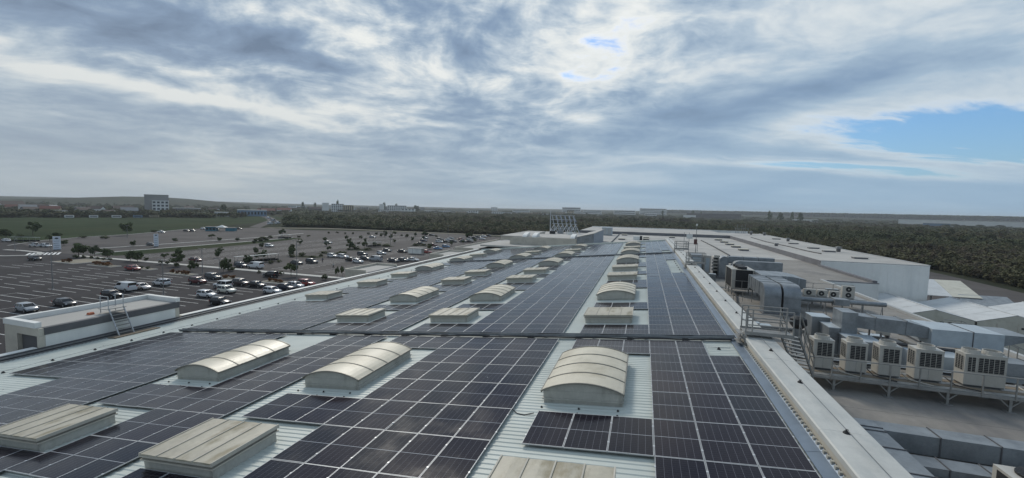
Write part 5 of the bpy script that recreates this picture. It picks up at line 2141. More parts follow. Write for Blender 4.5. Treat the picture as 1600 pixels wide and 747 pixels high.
# coil unit with plenum and two elbows
t = thing('cooling_unit', 'large cooling unit with dark coil faces and cream corner posts', 'air conditioner', (0, 0, 0))
x0, x1, y0, y1, z0, z1 = 10.55, 13.0, 56.6, 60.6, 11.0, 13.25
b = MB()
b.box(x0 + 0.06, x1 - 0.06, y0 + 0.06, y1 - 0.06, z0 + 0.05, z1 - 0.05)
b.build('coil', DARKCOIL, t)
for (cx, cy, w) in ((x0, y0, 0.42), (x1 - 0.16, y0, 0.16), (x0, y1 - 0.2, 0.2), (x1 - 0.2, y1 - 0.2, 0.2)):
    b = MB()
    b.box(cx, cx + w, cy, cy + 0.2, z0, z1)
    b.build('corner_post', UNITW, t)
b = MB()
b.box(x0 - 0.02, x1 + 0.02, y0 - 0.02, y1 + 0.02, z1, z1 + 0.06)
b.build('top_plate', UNITW, t)
for i in range(3):
    b = MB()
    b.cyl((x0 + x1) / 2, y0 + 0.75 + i * 1.25, z1 + 0.061, z1 + 0.36, 0.55, 16)
    b.build('fan', DARKCOIL, t)
b = MB()
for cx in (x0 + 0.1, x1 - 0.1):
    for cy in (y0 + 0.1, (y0 + y1) / 2, y1 - 0.1):
        b.bar((cx, cy, LOWZ), (cx, cy, z0), 0.12)
b.bar((x0, y0 + 0.1, z0 - 0.06), (x1, y0 + 0.1, z0 - 0.06), 0.1, 0.14)
b.bar((x0 + 0.1, y0, z0 - 0.06), (x0 + 0.1, y1, z0 - 0.06), 0.1, 0.14)
b.build('stand', RAILM, t)
for s in range(4):
    b = MB()
    b.bar((x0 + 0.3 + s * 0.75, y0 - 0.5, 10.95), (x0 + 0.3 + s * 0.75, y0 - 0.5, 12.0), 0.05)
    b.build('rail_post', RAILM, t)
b = MB()
b.bar((x0, y0 - 0.5, 12.0), (x1 + 0.3, y0 - 0.5, 12.0), 0.05)
b.bar((x0, y0 - 0.5, 11.0), (x1 + 0.3, y0 - 0.5, 11.0), 0.10)
b.build('rail', RAILM, t)


def elbow(x0, x1, lab):
    """duct that comes forward from the plenum and turns down through the roof"""
    t = thing('duct_elbow', lab, 'duct', group='pair of curved duct elbows')
    yo, yi, zt, zb, n = 46.8, 48.3, 13.12, 11.75, 7
    prof = [(53.2, zt)]
    ro = 1.1
    for k in range(n + 1):
        a = math.pi / 2 * k / n
        prof.append((yo + ro - ro * math.sin(a), zt - ro + ro * math.cos(a)))
    prof += [(yo, LOWZ + 0.06), (yi, LOWZ + 0.06), (yi, zb - 0.25), (yi + 0.25, zb), (53.2, zb)]
    b = MB()
    b.prism(prof, 'x', x0, x1)
    me = b.mesh('duct_skin', GALV)
    smooth_by_angle(me, 30)
    new_obj('duct_skin', me, t)
    for z in (10.9, 11.9):
        b = MB()
        b.box(x0 - 0.03, x1 + 0.03, yo - 0.03, yi + 0.03, z, z + 0.035)
        b.build('flange', GALV, t)
    for y in (48.9, 50.6, 52.2):
        b = MB()
        b.box(x0 - 0.03, x1 + 0.03, y, y + 0.035, zb - 0.03, zt + 0.03)
        b.build('flange', GALV, t)
    b = MB()
    b.box(x0 - 0.12, x1 + 0.12, yo - 0.12, yi + 0.12, LOWZ + 0.001, LOWZ + 0.12)
    b.build('roof_collar', MEMB_DARK, t)


elbow(11.75, 13.22, 'curved duct elbow nearer the parapet, turning down to the roof')
elbow(13.42, 14.9, 'curved duct elbow farther from the parapet, beside its twin')
t = thing('plenum', 'broad galvanised plenum joining the cooling unit to the two elbows', 'duct')
b = MB()
b.prism([(13.02, 11.6), (13.5, 11.5), (17.4, 11.9), (17.4, 12.95), (16.0, 13.2), (13.02, 13.2)], 'y', 53.6, 57.8)
b.build('casing', GALV, t)
for x in (14.2, 15.5, 16.7):
    b = MB()
    b.box(x, x + 0.04, 53.56, 57.84, 11.5, 13.22 if x < 16 else 13.1)
    b.build('flange', GALV_PALE, t)
b = MB()
b.box(11.7, 14.95, 53.2, 53.59, 11.5, 13.18)
b.build('header', GALV, t)
b = MB()
for x in (13.5, 17.0):
    for y in (54, 57):
        b.bar((x, y, LOWZ), (x, y, 11.9), 0.1)
b.build('stand', STEEL, t)

# upper duct loop with rounded shoulder
t = thing('shoulder_duct', 'long duct with rounded shoulder behind the cooling unit', 'duct')
prof = [(19.1, 11.95), (19.1, 13.2)]
for k in range(9):
    a = math.pi / 2 * k / 8
    prof.append((13.75 - 1.15 * math.sin(a), 12.05 + 1.15 * math.cos(a)))
prof += [(12.6, 11.95)]
b = MB()
b.prism(prof, 'y', 68.0, 69.3)
me = b.mesh('duct_run', GALV)
smooth_by_angle(me, 30)
new_obj('duct_run', me, t)
b = MB()
for x in (13.6, 15.3, 17.0, 18.6):
    b.box(x, x + 0.1, 68.1, 69.2, LOWZ, 11.94)
b.build('stand', STEEL, t)
t = thing('upright_duct', 'upright duct with rounded top standing left of the long duct', 'duct')
prof = [(12.45, LOWZ + 0.1), (12.45, 13.45)]
for k in range(7):
    a = math.pi / 2 * k / 6
    prof.append((11.95 - 0.75 * math.sin(a), 12.95 + 0.65 * math.cos(a)))
prof += [(11.2, LOWZ + 0.1)]
b = MB()
b.prism(prof, 'y', 69.6, 71.2)
me = b.mesh('duct_skin', GALV)
smooth_by_angle(me, 30)
new_obj('duct_skin', me, t)
b = MB()
b.cyl(11.8, 70.4, LOWZ + 0.002, LOWZ + 0.35, 1.15, 20)
b.build('roof_collar', MEMB_DARK, t)
t = thing('back_duct', 'straight galvanised duct behind the long rounded one', 'duct')
b = MB()
duct_box(b, 12.5, 18.6, 70.1, 71.4, 12.6, 13.6, 'x', 2.0)
b.build('duct_run', [GALV, GREYD], t)
b = MB()
for x in (13.5, 16, 18.2):
    b.box(x, x + 0.1, 70.2, 71.3, LOWZ, 12.6)
b.build('stand', STEEL, t)

# small split condensers on a railed walkway
t = thing('condenser_walkway', 'railed steel walkway carrying four small condensers', 'platform')
b = MB()
b.box(16.2, 22.2, 51.6, 54.4, 11.35, 11.45)
b.build('deck', RAILM, t)
for x in (16.4, 18.3, 20.2, 22.0):
    b = MB()
    b.bar((x, 51.8, LOWZ), (x, 51.8, 11.35), 0.1)
    b.bar((x, 54.2, LOWZ), (x, 54.2, 11.35), 0.1)
    b.build('leg', RAILM, t)
    b = MB()
    b.bar((x, 54.3, 11.45), (x, 54.3, 12.55), 0.05)
    b.build('rail_post', RAILM, t)
for z in (12.0, 12.55):
    b = MB()
    b.bar((16.3, 54.3, z), (22.1, 54.3, z), 0.05)
    b.build('rail', RAILM, t)


def mini(x0, x1, h, lab, fans=1):
    t = thing('small_condenser', lab, 'air conditioner', ((x0 + x1) / 2, 52.2, 11.46), group='small condensers on the railed walkway')
    w = (x1 - x0) / 2
    b = MB()
    b.box(-w, w, -0.18, 0.18, 0.04, h)
    b.build('cabinet', UNITW, t)
    for i in range(fans):
        zc = h / 2 if fans == 1 else h * (0.27 + 0.47 * i)
        r = min(0.26, h / fans * 0.40)
        n = 18
        b = MB()
        b.prism([(-0.10 * (fans == 1) + r * math.cos(2 * math.pi * k / n), zc + r * math.sin(2 * math.pi * k / n)) for k in range(n)], 'y', -0.192, -0.181)
        fo = b.build('fan_opening', DARKCOIL, t)
        b = MB()
        b.prism([(-0.10 * (fans == 1) + r * .3 * math.cos(2 * math.pi * k / 8), zc + r * .3 * math.sin(2 * math.pi * k / 8)) for k in range(8)], 'y', -0.20, -0.193)
        b.build('fan_hub', UNITW, fo)
    b = MB()
    for s in (-1, 1):
        b.box(s * (w - 0.12) - 0.04, s * (w - 0.12) + 0.04, -0.2, 0.2, 0, 0.04)
    b.build('feet', GREYD, t)


mini(16.75, 17.85, 0.72, 'small condenser nearest the elbows on the railed walkway')
mini(18.0, 18.9, 0.70, 'small condenser, second from the elbows on the walkway')
mini(19.1, 19.95, 0.66, 'small condenser between another and the tall double fan one')
mini(20.2, 21.3, 1.30, 'tall condenser with two stacked fans at the walkway end', 2)
t = thing('round_duct', 'long round insulated duct on trestles in front of the small condensers', 'duct')
b = MB()
b.tube([(14.9, 48.3, 11.72), (17.5, 48.3, 11.72), (20.0, 48.3, 11.72), (21.4, 48.3, 11.72), (22.3, 48.3, 11.72)], 0.22, 14)
me = b.mesh('duct_run', GALV)
smooth_by_angle(me, 40)
new_obj('duct_run', me, t)
for x in (16.0, 17.4, 18.8, 20.4, 22.0):
    b = MB()
    b.bar((x - 0.25, 48.0, LOWZ), (x, 48.2, 11.5), 0.05)
    b.bar((x + 0.25, 48.5, LOWZ), (x, 48.2, 11.5), 0.05)
    b.build('trestle', STEEL, t)
b = MB()
b.box(18.0, 19.2, 47.7, 48.8, 11.42, 12.02)
b.build('damper_box', GALV, t)
t = thing('pipe_run', 'dark pipe bundle lying across the grey roof behind the bridge', 'pipe')
for i in range(3):
    b = MB()
    b.tube([(8.2, 40.5 + i * 0.22, 10.34), (13, 40.2 + i * 0.22, 10.34), (16, 39.4 + i * 0.22, 10.34), (24.5, 38.2 + i * 0.22, 10.34)], 0.06, 6)
    b.build('pipe', CABLE, t)
for x in (9, 11.5, 14, 17, 20, 23):
    b = MB()
    b.box(x, x + 0.3, 38.3, 41.2, LOWZ + 0.001, LOWZ + 0.07)
    b.build('sleeper', WOOD, t)

# smaller plant farther along
for i, (x0, x1, y0, y1, z0, z1, m, lab) in enumerate(((7.3, 8.9, 70.0, 73.5, 10.6, 13.6, GALV, 'grey plant cabinet right behind the far parapet bridge'),
                                                    (9.2, 10.2, 71.0, 73.0, 10.5, 13.5, UNITW, 'pale plant cabinet between the grey one and the louvre stack'))):
    t = thing('plant_cabinet', lab, 'plant cabinet')
    b = MB()
    b.box(x0, x1, y0, y1, z0, z1)
    b.build('casing', m, t)
    b = MB()
    b.box(x0 + 0.02, x1 - 0.02, y0 + 0.02, y1 - 0.02, LOWZ, z0)
    b.build('stand', STEEL, t)
    b = MB()
    b.box(x0 + 0.2, x1 - 0.2, y0 - 0.03, y0 - 0.002, z0 + 0.5, z1 - 0.4)
    b.build('door_panel', GALV_PALE, t)
t = thing('louvre_stack', 'stack of pale louvre blades beside the plant cabinets', 'vent')
for k in range(5):
    b = MB()
    b.prism([(10.5, 11.2 + k * 0.5), (11.8, 11.2 + k * 0.5), (11.65, 11.45 + k * 0.5), (10.65, 11.45 + k * 0.5)], 'y', 71.0, 72.6)
    b.build('blade', UNITW, t)
b = MB()
b.box(10.75, 11.55, 71.2, 72.4, LOWZ, 13.45)
b.build('core', DARKCOIL, t)
t = thing('antenna_mast', 'slim mast with white lamp on top, right of the main roof', 'mast', (8.95, 80, LOWZ))
b = MB()
b.tube([(0, 0, 0), (0, 0, 7.6)], [0.07, 0.04], 8)
b.build('pole', STEEL, t)
b = MB()
b.cyl(0, 0, 7.6, 7.95, 0.14, 10)
b.build('lamp', WHITEW, t)
b = MB()
for k in range(3):
    a = k * 2.1
    b.bar((0, 0, 1.2), (0.9 * math.cos(a), 0.9 * math.sin(a), 0.02), 0.05)
b.build('stay', STEEL, t)
t = thing('instrument_mast', 'pair of posts carrying a white board and a red brown box', 'mast', (7.6, 79, LOWZ))
for x in (-0.7, 0.1):
    b = MB()
    b.bar((x, 0, 0), (x, 0, 6.4), 0.07)
    b.build('post', STEEL, t)
b = MB()
b.box(-0.35, 0.65, -0.08, -0.04, 5.35, 6.15)
b.build('board', WHITEW, t)
b = MB()
b.box(0.9, 1.4, -0.2, 0.15, 4.4, 5.3)
b.build('box', M('red_brown_box', (0.10, 0.045, 0.04), 0.6), t)
b = MB()
b.bar((-0.7, 0, 4.5), (1.6, 0, 4.5), 0.05)
b.bar((-0.7, 0, 3.4), (1.6, 0, 3.4), 0.05)
b.bar((1.5, 0, 0), (1.5, 0, 4.7), 0.06)
b.build('crossbar', STEEL, t)

# low hatches, vents and cables on the far flat roofs
for i, (x, y, l) in enumerate(((26.6, 170.8, 2.2), (26.6, 159, 2.2), (26.4, 148, 2.2), (26.3, 138, 2.2), (26.1, 127, 2.2), (10.8, 174.6, 2), (-7.3, 179.8, 2), (-7.0, 151.4, 2.2), (1.2, 165.8, 2), (1.1, 156, 2))):
    t = thing('roof_hatch', f"low flat roof hatch on the pale far roof, {ORD[i + 1]} counted from the warehouse end", 'roof hatch', (x, y, LOWZ - 0.01), group='hatches on the far flat roof')
    b = MB()
    b.box(-l / 2, l / 2, -1.2, 1.2, 0, 0.42)
    b.build('curb', MEMB_DARK, t)
    b = MB()
    b.box(-l / 2 - 0.08, l / 2 + 0.08, -1.28, 1.28, 0.421, 0.52)
    b.build('lid', POLY, t)
for i, (x, y) in enumerate(((43.6, 121.2), (43.5, 130.8), (43.4, 105.2), (44.0, 148.2), (45.7, 172.2))):
    t = thing('roof_hatch', f"low flat roof hatch on the warehouse roof, {['second', 'third', 'first', 'fourth', 'fifth'][i]} from its front edge", 'roof hatch', (x, y, WZ), group='hatches on the warehouse roof')
    b = MB()
    b.box(-1.2, 1.2, -0.7, 0.7, 0, 0.28)
    b.build('curb', MEMB_DARK, t)
    b = MB()
    b.box(-1.28, 1.28, -0.78, 0.78, 0.281, 0.38)
    b.build('lid', MEMB_PALE, t)
for i, (x, y, h, lab) in enumerate(((46.1, 122.6, 1.3, 'dark square vent cowl near the front of the warehouse roof'), (46.5, 162.1, 1.1, 'dark square vent cowl half way along the warehouse roof'), (49, 201.6, 1.2, 'dark vent cowl at the far corner of the warehouse roof'),
                                    (36.0, 135.3, 0.8, 'small vent near the left side of the warehouse roof'), (44.4, 203.5, 1.6, 'widest dark vent at the far end of the warehouse roof'))):
    t = thing('roof_vent', lab, 'vent', (x, y, WZ), group='vents on the warehouse roof')
    b = MB()
    b.box(-0.35, 0.35, -0.35, 0.35, 0, h * 0.6)
    b.build('shaft', GREYD, t)
    b = MB()
    b.prism([(-0.55, h * 0.6), (0.55, h * 0.6), (0.45, h), (-0.45, h)], 'y', -0.5, 0.5)
    b.build('cowl', STEEL, t)
t = thing('roof_cable', 'dark cable wandering along the warehouse roof', 'cable')
b = MB()
b.tube([(39.1, 178.9, WZ + .1), (37.8, 152.3, WZ + .1), (38.5, 138.8, WZ + .1), (38.7, 130.4, WZ + .1), (38.6, 119.5, WZ + .1), (39.2, 113, WZ + .1)], 0.13, 6)
b.build('cable', CABLE, t)
t = thing('roof_pipe', 'dark straight pipe along the pale far roof', 'pipe')
b = MB()
b.tube([(20.1, 165, LOWZ + .12), (20.1, 136.8, LOWZ + .12), (19.6, 109, LOWZ + .12)], 0.15, 6)
b.build('pipe', CABLE, t)
t = thing('roof_pipe', 'dark pipe on the far roof beside the sign frame blocks', 'pipe')
b = MB()
b.tube([(-9.6, 184, LOWZ + .12), (-9.4, 150, LOWZ + .12), (-9.3, 118, LOWZ + .12)], 0.2, 6)
b.build('pipe', CABLE, t)
t = thing('antenna_group', 'cluster of thin antennas on the far corner of the warehouse roof', 'mast', (42.5, 212.5, WZ))
for i in range(7):
    b = MB()
    x = -2.5 + i * 0.85
    b.bar((x, (i % 3) * 0.8, 0), (x, (i % 3) * 0.8, 2.6 + 1.4 * (i % 2)), 0.13)
    b.build('pole', STEEL, t)
b = MB()
b.bar((-2.6, 0.8, 2.2), (2.8, 0.8, 2.2), 0.12)
b.build('crossbar', STEEL, t)
t = thing('white_plant_box', 'white box with dark end standing on the pale far roof', 'plant cabinet', (-1.6, 154, LOWZ - .01))
b = MB()
b.box(-1.6, 0.6, -1, 1, 0, 1.3)
b.build('casing', WHITEW, t)
b = MB()
b.box(0.61, 1.4, -1, 1, 0, 1.4)
b.build('dark_end', DARKCOIL, t)

# ladder against the facade block
t = thing('roof_ladder', 'metal ladder stair leaning on the facade block with platform on top', 'ladder', (0, 0, 0))
for y in (22.95, 24.0):
    b = MB()
    b.bar((-40.9, y, PP(-40.9) - 0.1), (-42.15, y + 0.05, 10.9), 0.07, 0.10)
    b.build('stringer', ALU, t)
    b = MB()
    b.bar((-42.1, y, 10.9), (-42.1, y, 11.95), 0.045)
    b.bar((-43.1, y, 10.5), (-43.1, y, 11.95), 0.045)
    b.bar((-42.1, y, 11.95), (-43.1, y, 11.95), 0.045)
    b.build('hoop', ALU, t)
for k in range(7):
    b = MB()
    f = (k + 0.7) / 7.6
    x = -40.9 - 1.25 * f
    z = PP(-40.9) - 0.1 + (10.9 - PP(-40.9) + 0.1) * f
    b.box(x - 0.12, x + 0.12, 22.98, 24.0, z, z + 0.035)
    b.build('tread', RAILM, t)
b = MB()
b.box(-43.2, -42.05, 22.8, 24.2, 10.88, 10.93)
b.build('top_platform', RAILM, t)
t = thing('ladder_mat', 'dark walking mat lying under the foot of the ladder', 'mat')
b = MB()
b.box(-41.2, -40.2, 22.3, 25.6, PP(-40.7) - 0.118, PP(-40.7) - 0.06, tf=lambda p: Vector((p.x, p.y, p.z + TS * (p.x + 40.7))))
b.build('mat', WOOD, t)
t = thing('tool_bag', 'small orange bag lying on the facade block beside the ladder', 'bag', (-43.4, 22.4, 10.47))
b = MB()
b.prism([(-0.2, 0), (0.2, 0), (0.16, 0.15), (0.06, 0.2), (-0.12, 0.18)], 'y', -0.15, 0.2)
b.build('bag', M('orange_cloth', (0.45, 0.14, 0.07), 0.8), t)

# ------------------------------------------------------------------ pipes, rails and boxes between the units
t = thing('pipe_rack', 'rack of lagged pipes running behind the five cream outdoor units', 'pipe')
for i in range(5):
    b = MB()
    b.tube([(9.0, 29.95 + i * 0.17, 11.15 + 0.02 * (i % 2)), (14.0, 29.95 + i * 0.17, 11.17), (19.4, 29.95 + i * 0.17, 11.15)], 0.055, 6)
    b.build('pipe', [CABLE, GALV_PALE, CABLE, UNITW, GALV][i], t)
for x in (9.4, 11.6, 13.8, 16.0, 18.2):
    b = MB()
    b.bar((x, 29.85, LOWZ), (x, 29.85, 11.08), 0.06)
    b.bar((x, 30.75, LOWZ), (x, 30.75, 11.08), 0.06)
    b.bar((x, 29.8, 11.06), (x, 30.8, 11.06), 0.06)
    b.build('trestle', RAILM, t)
t = thing('roof_guardrail', 'long guard rail along the roof beside the parapet toward the cooling unit', 'railing')
for k in range(9):
    b = MB()
    b.bar((8.1, 44 + k * 1.9, LOWZ), (8.1, 44 + k * 1.9, LOWZ + 1.15), 0.05)
    b.build('rail_post', RAILM, t)
for z in (0.6, 1.15):
    b = MB()
    b.bar((8.1, 44, LOWZ + z), (8.1, 59.2, LOWZ + z), 0.05)
    b.build('rail', RAILM, t)
t = thing('roof_guardrail', 'guard rail crossing the roof in front of the cooling unit', 'railing')
for k in range(5):
    b = MB()
    b.bar((8.3 + k * 0.9, 52.4, LOWZ), (8.3 + k * 0.9, 52.4, LOWZ + 1.15), 0.05)
    b.build('rail_post', RAILM, t)
for z in (0.6, 1.15):
    b = MB()
    b.bar((8.3, 52.4, LOWZ + z), (11.9, 52.4, LOWZ + z), 0.05)
    b.build('rail', RAILM, t)
for i, (x, y, w_, h_, m_, lab) in enumerate(((8.6, 36.8, 0.7, 1.1, UNITW, 'small cream control box on legs behind the bridge stairs'), (9.6, 38.0, 0.9, 0.7, GALV, 'low galvanised box near the dark pipe bundle'), (16.4, 37.0, 1.2, 0.9, GALV, 'galvanised box before the dark pipe bundle, behind the big pale duct'),
                                              (19.0, 41.5, 1.0, 1.2, UNITW, 'cream cabinet standing alone between pipes and round duct'), (22.6, 44.0, 1.3, 0.8, GALV, 'grey box near the right hand roof edge'), (9.3, 62.8, 0.8, 1.3, GALV, 'grey cabinet between the cooling unit and the guard rail'),
                                              (14.6, 63.5, 1.4, 0.9, UNITW, 'cream box behind the plenum'), (21.5, 58.0, 1.2, 1.0, GALV, 'grey box past the tall double fan condenser'), (17.2, 43.6, 0.9, 0.6, DARKCOIL, 'dark low box in front of the round duct trestles'))):
    t = thing('control_box', lab, 'box', (x, y, LOWZ))
    b = MB()
    b.box(-w_ / 2, w_ / 2, -0.3, 0.3, 0.25, 0.25 + h_)
    b.build('casing', m_, t)
    b = MB()
    b.box(-w_ / 2 - 0.04, w_ / 2 + 0.04, -0.36, 0.34, 0.251 + h_, 0.29 + h_)
    b.build('lid', GALV_PALE, t)
    b = MB()
    for sx in (-1, 1):
        b.box(sx * (w_ / 2 - 0.08) - 0.04, sx * (w_ / 2 - 0.08) + 0.04, -0.28, 0.28, 0, 0.25)
    b.build('legs', GREYD, t)
for i, (pts_, r_, lab) in enumerate((([(7.2, 26.5, 10.3), (7.2, 40, 10.3), (7.4, 58, 10.3)], 0.07, 'dark pipe lying along the outer foot of the parapet'), ([(15.0, 36.2, 10.35), (17.5, 38.0, 10.35), (17.6, 46.5, 10.35)], 0.06, 'dark pipe bending from the big duct toward the round duct'),
                                     ([(20.8, 36.0, 10.35), (21.2, 43.0, 10.35), (23.8, 50.0, 10.35)], 0.06, 'dark pipe slanting toward the right hand roof edge'), ([(10.2, 41, 10.4), (10.0, 50, 10.4), (11.0, 56, 10.4)], 0.08, 'thick dark pipe running to the cooling unit'))):
    t = thing('roof_pipe', lab, 'pipe')
    b = MB()
    b.tube(pts_, r_, 7)
    b.build('pipe', CABLE, t)
    for (px_, py_, pz_) in pts_:
        b = MB()
        b.box(px_ - 0.3, px_ + 0.3, py_ - 0.08, py_ + 0.08, LOWZ + 0.002, pz_ - r_)
        b.build('sleeper', WOOD, t)

# ------------------------------------------------------------------ tents and sheds right of the service wing
def tent(x0, xr, x1, y0, y1, ze, zr, lab):
    t = thing('storage_tent', lab, 'tent', (0, 0, 0), group='white gabled storage tents')
    n = 4
    for i in range(n):
        ya, yb = y0 + (y1 - y0) * i / n, y0 + (y1 - y0) * (i + 1) / n
        for (xa, za, xb, zb) in ((x0, ze, xr, zr), (xr, zr, x1, ze)):
            b = MB()
            b.raw([(xa, ya + 0.03, za), (xb, ya + 0.03, zb), (xb, yb - 0.03, zb), (xa, yb - 0.03, za), (xa, ya + 0.03, za - .05), (xb, ya + 0.03, zb - .05), (xb, yb - 0.03, zb - .05), (xa, yb - 0.03, za - .05)],
                  [(0, 1, 2, 3), (7, 6, 5, 4), (0, 4, 5, 1), (1, 5, 6, 2), (2, 6, 7, 3), (3, 7, 4, 0)])
            b.build('roof_sheet', TENT, t)
    b = MB()
    for yy in (y0 + 0.05, y1 - 0.05):
        b.prism([(x0 + 0.1, 0), (x1 - 0.1, 0), (x1 - 0.1, ze - 0.08), (xr, zr - 0.08), (x0 + 0.1, ze - 0.08)], 'y', yy - 0.03, yy + 0.03)
    b.build('gable_wall', TENTY, t)
    b = MB()
    b.bar((xr, y0 - 0.05, zr + 0.02), (xr, y1 + 0.05, zr + 0.02), 0.25, 0.08)
    b.build('ridge_cap', TENT, t)
    for i in range(3):
        b = MB()
        xx = xr + 0.6 + i * 1.0
        b.box(xx, xx + 0.5, y0 - 0.03, y0 + 0.015, ze - 0.75, ze - 0.5)
        b.build('vent_slot', DARKCOIL, t)
    for k in range(1, 4):
        b = MB()
        xx = x0 + (x1 - x0) * k / 4
        b.box(xx - 0.06, xx + 0.06, y0 - 0.02, y0 + 0.018, 0, ze - 0.1)
        b.build('frame_post', CREAM, t)


tent(38.9, 43.7, 48.6, 80.8, 95.2, 4.7, 6.0, 'white gabled storage tent closest to the white warehouse wall')
tent(48.7, 53.3, 58.4, 80.8, 95.2, 4.7, 6.0, 'middle white gabled storage tent of the row of three')
tent(58.5, 63.3, 68.2, 80.8, 95.2, 4.7, 6.0, 'white gabled storage tent at the picture edge')
t = thing('open_shelter', 'open storage shelter with white and yellowed roof beside the warehouse corner', 'shelter')
for i, (xa, xb, m) in enumerate(((53.6, 60.6, TENT), (60.65, 65.4, TENTY))):
    b = MB()
    b.raw([(xa, 107.5, 4.3), (xb, 107.5, 4.3), (xb + 3.6, 120.5, 6.1), (xa + 3.6, 120.5, 6.1), (xa, 107.5, 4.24), (xb, 107.5, 4.24), (xb + 3.6, 120.5, 6.04), (xa + 3.6, 120.5, 6.04)],
          [(0, 1, 2, 3), (7, 6, 5, 4), (0, 4, 5, 1), (1, 5, 6, 2), (2, 6, 7, 3), (3, 7, 4, 0)])
    b.build('roof_sheet', m, t)
for x in (54, 57.2, 60.4, 63, 65.2):
    b = MB()
    b.bar((x, 107.8, 0), (x, 107.8, 4.3), 0.14)
    b.bar((x + 3.4, 120, 0), (x + 3.4, 120, 6.0), 0.14)
    b.build('post', STEEL, t)
PALW = M('pallet_wood', (0.30, 0.20, 0.10), 0.85, 0.0, 0.2, 1.0)
for i in range(6):
    t = thing('pallet_stack', f"stack of yellow brown pallets under the open shelter, {ORD[i + 1]} from the warehouse wall", 'pallets', (54.4 + i * 1.75, 109.5, 0.02), group='pallet stacks under the shelter')
    for k in range(8 + (i * 3) % 5):
        b = MB()
        b.box(-0.6, 0.6, -0.4, 0.4, k * 0.24, k * 0.24 + 0.06)
        b.box(-0.6, 0.6, -0.06, 0.06, k * 0.24 + 0.061, k * 0.24 + 0.23)
        b.build('pallet', PALW, t)
t = thing('lean_to', 'long low grey lean-to roof in the service yard', 'shed')
b = MB()
b.raw([(60.5, 104.2, 3.4), (68.8, 103.6, 3.4), (70.5, 109.8, 4.6), (62.5, 109.4, 4.6), (60.5, 104.2, 3.3), (68.8, 103.6, 3.3), (70.5, 109.8, 4.5), (62.5, 109.4, 4.5)],
      [(0, 1, 2, 3), (7, 6, 5, 4), (0, 4, 5, 1), (1, 5, 6, 2), (2, 6, 7, 3), (3, 7, 4, 0)])
b.build('roof_sheet', GALV, t)
b = MB()
b.box(61.2, 69.2, 104.6, 104.7, 0, 3.35)
b.build('wall', WALLG, t)
for i, (x, y, s, m, lab) in enumerate(((75.5, 124, 1.0, 'red_brown_box', 'rusty red bin in the service yard nearest the shelter'), (78.2, 122.5, 1.1, 'red_brown_box', 'second rusty bin in the service yard'), (82, 121, 1.3, 'dark_grey_trim', 'dark container lying in the service yard'), (88.5, 126, 1.5, 'white_wall_panel', 'white container at the forest edge of the yard'))):
    t = thing('yard_bin', lab, 'container', (x, y, 0.01), (0, 0, 0.3 * i), group='bins in the service yard')
    b = MB()
    b.prism([(-1.5 * s, 0.25), (1.5 * s, 0.25), (1.8 * s, 1.5 * s), (-1.8 * s, 1.5 * s)], 'y', -0.9 * s, 0.9 * s)
    b.build('tub', MATS[m], t)
    b = MB()
    b.box(-1.86 * s, 1.86 * s, -0.96 * s, 0.96 * s, 1.501 * s, 1.6 * s)
    b.build('lid', GREYD, t)
    b = MB()
    for sx in (-1, 1):
        b.box(sx * 1.2 * s - 0.15, sx * 1.2 * s + 0.15, -0.8 * s, 0.8 * s, 0, 0.249)
    b.build('skids', GREYD, t)

# ------------------------------------------------------------------ roof blocks and sign frame behind the hall
t = thing('roof_plant_house', 'low cream roof block with rounded upstands at the far end of the hall', 'building')
b = MB()
b.prism([(-35.5, 9.0), (-16.8, 9.0), (-16.8, 12.2), (-17.6, 12.45), (-34.6, 12.25), (-35.5, 11.9)], 'y', 112.0, 129.0)
b.build('wall', CREAM, t)
b = MB()
b.box(-34.8, -17.4, 112.6, 128.4, 12.0, 12.46)
b.build('roof', MEMB_PALE, t)
for x in (-32, -29.2, -18.6):
    b = MB()
    n = 8
    prof = [(112.2 + 0.0, 12.2)] + [(116.5 - 4.0 * math.cos(math.pi * k / n / 2), 12.3 + 1.15 * math.sin(math.pi * k / n / 2)) for k in range(n + 1)] + [(116.5, 12.2)]
    b.prism(prof, 'x', x, x + 1.2)
    b.build('curved_upstand', WHITEW, t)
t = thing('roof_stair_house', 'blue grey clad roof block rising above the far end of the hall', 'building')
b = MB()
b.prism([(-16.7, 9.0), (-12.3, 9.0), (-12.3, 14.0), (-16.7, 12.9)], 'y', 112.0, 140.0)
b.build('wall_core', FLASH, t)
for i in range(4):
    b = MB()
    x = -16.65 + i * 1.09
    b.prism([(x, 9.5), (x + 1.05, 9.5), (x + 1.05, 12.85 + 0.25 * (x + 17.7)), (x, 12.85 + 0.25 * (x + 16.65))], 'y', 111.93, 111.99)
    b.build('cladding_panel', GALV, t)
b = MB()
b.raw([(-16.9, 111.8, 12.95), (-12.1, 111.8, 14.15), (-12.1, 140.2, 14.15), (-16.9, 140.2, 12.95), (-16.9, 111.8, 12.8), (-12.1, 111.8, 14.0), (-12.1, 140.2, 14.0), (-16.9, 140.2, 12.8)],
      [(0, 1, 2, 3), (7, 6, 5, 4), (0, 4, 5, 1), (1, 5, 6, 2), (2, 6, 7, 3), (3, 7, 4, 0)])
b.build('roof', MEMB_PALE, t)
t = thing('roof_block', 'pale flat roof block farther left behind the cream one', 'building')
b = MB()
b.box(-43.5, -36.8, 128, 162, 0, 11.2)
b.build('wall', CREAM, t)
b = MB()
b.box(-43.7, -36.6, 127.8, 162.2, 11.2, 11.5)
b.build('roof', MEMB_PALE, t)
t = thing('air_handler', 'boxy grey air handler on the far flat roof', 'air conditioner', (-13.8, 176.0, LOWZ - .01))
b = MB()
b.box(-2.2, 1.8, -1.6, 1.6, 0.25, 3.2)
b.build('casing', GALV_PALE, t)
b = MB()
b.box(-1.9, -0.3, -1.66, -1.605, 0.5, 2.9)
b.box(0.0, 1.5, -1.66, -1.605, 0.5, 2.9)
b.build('door_panel', WALLG, t)
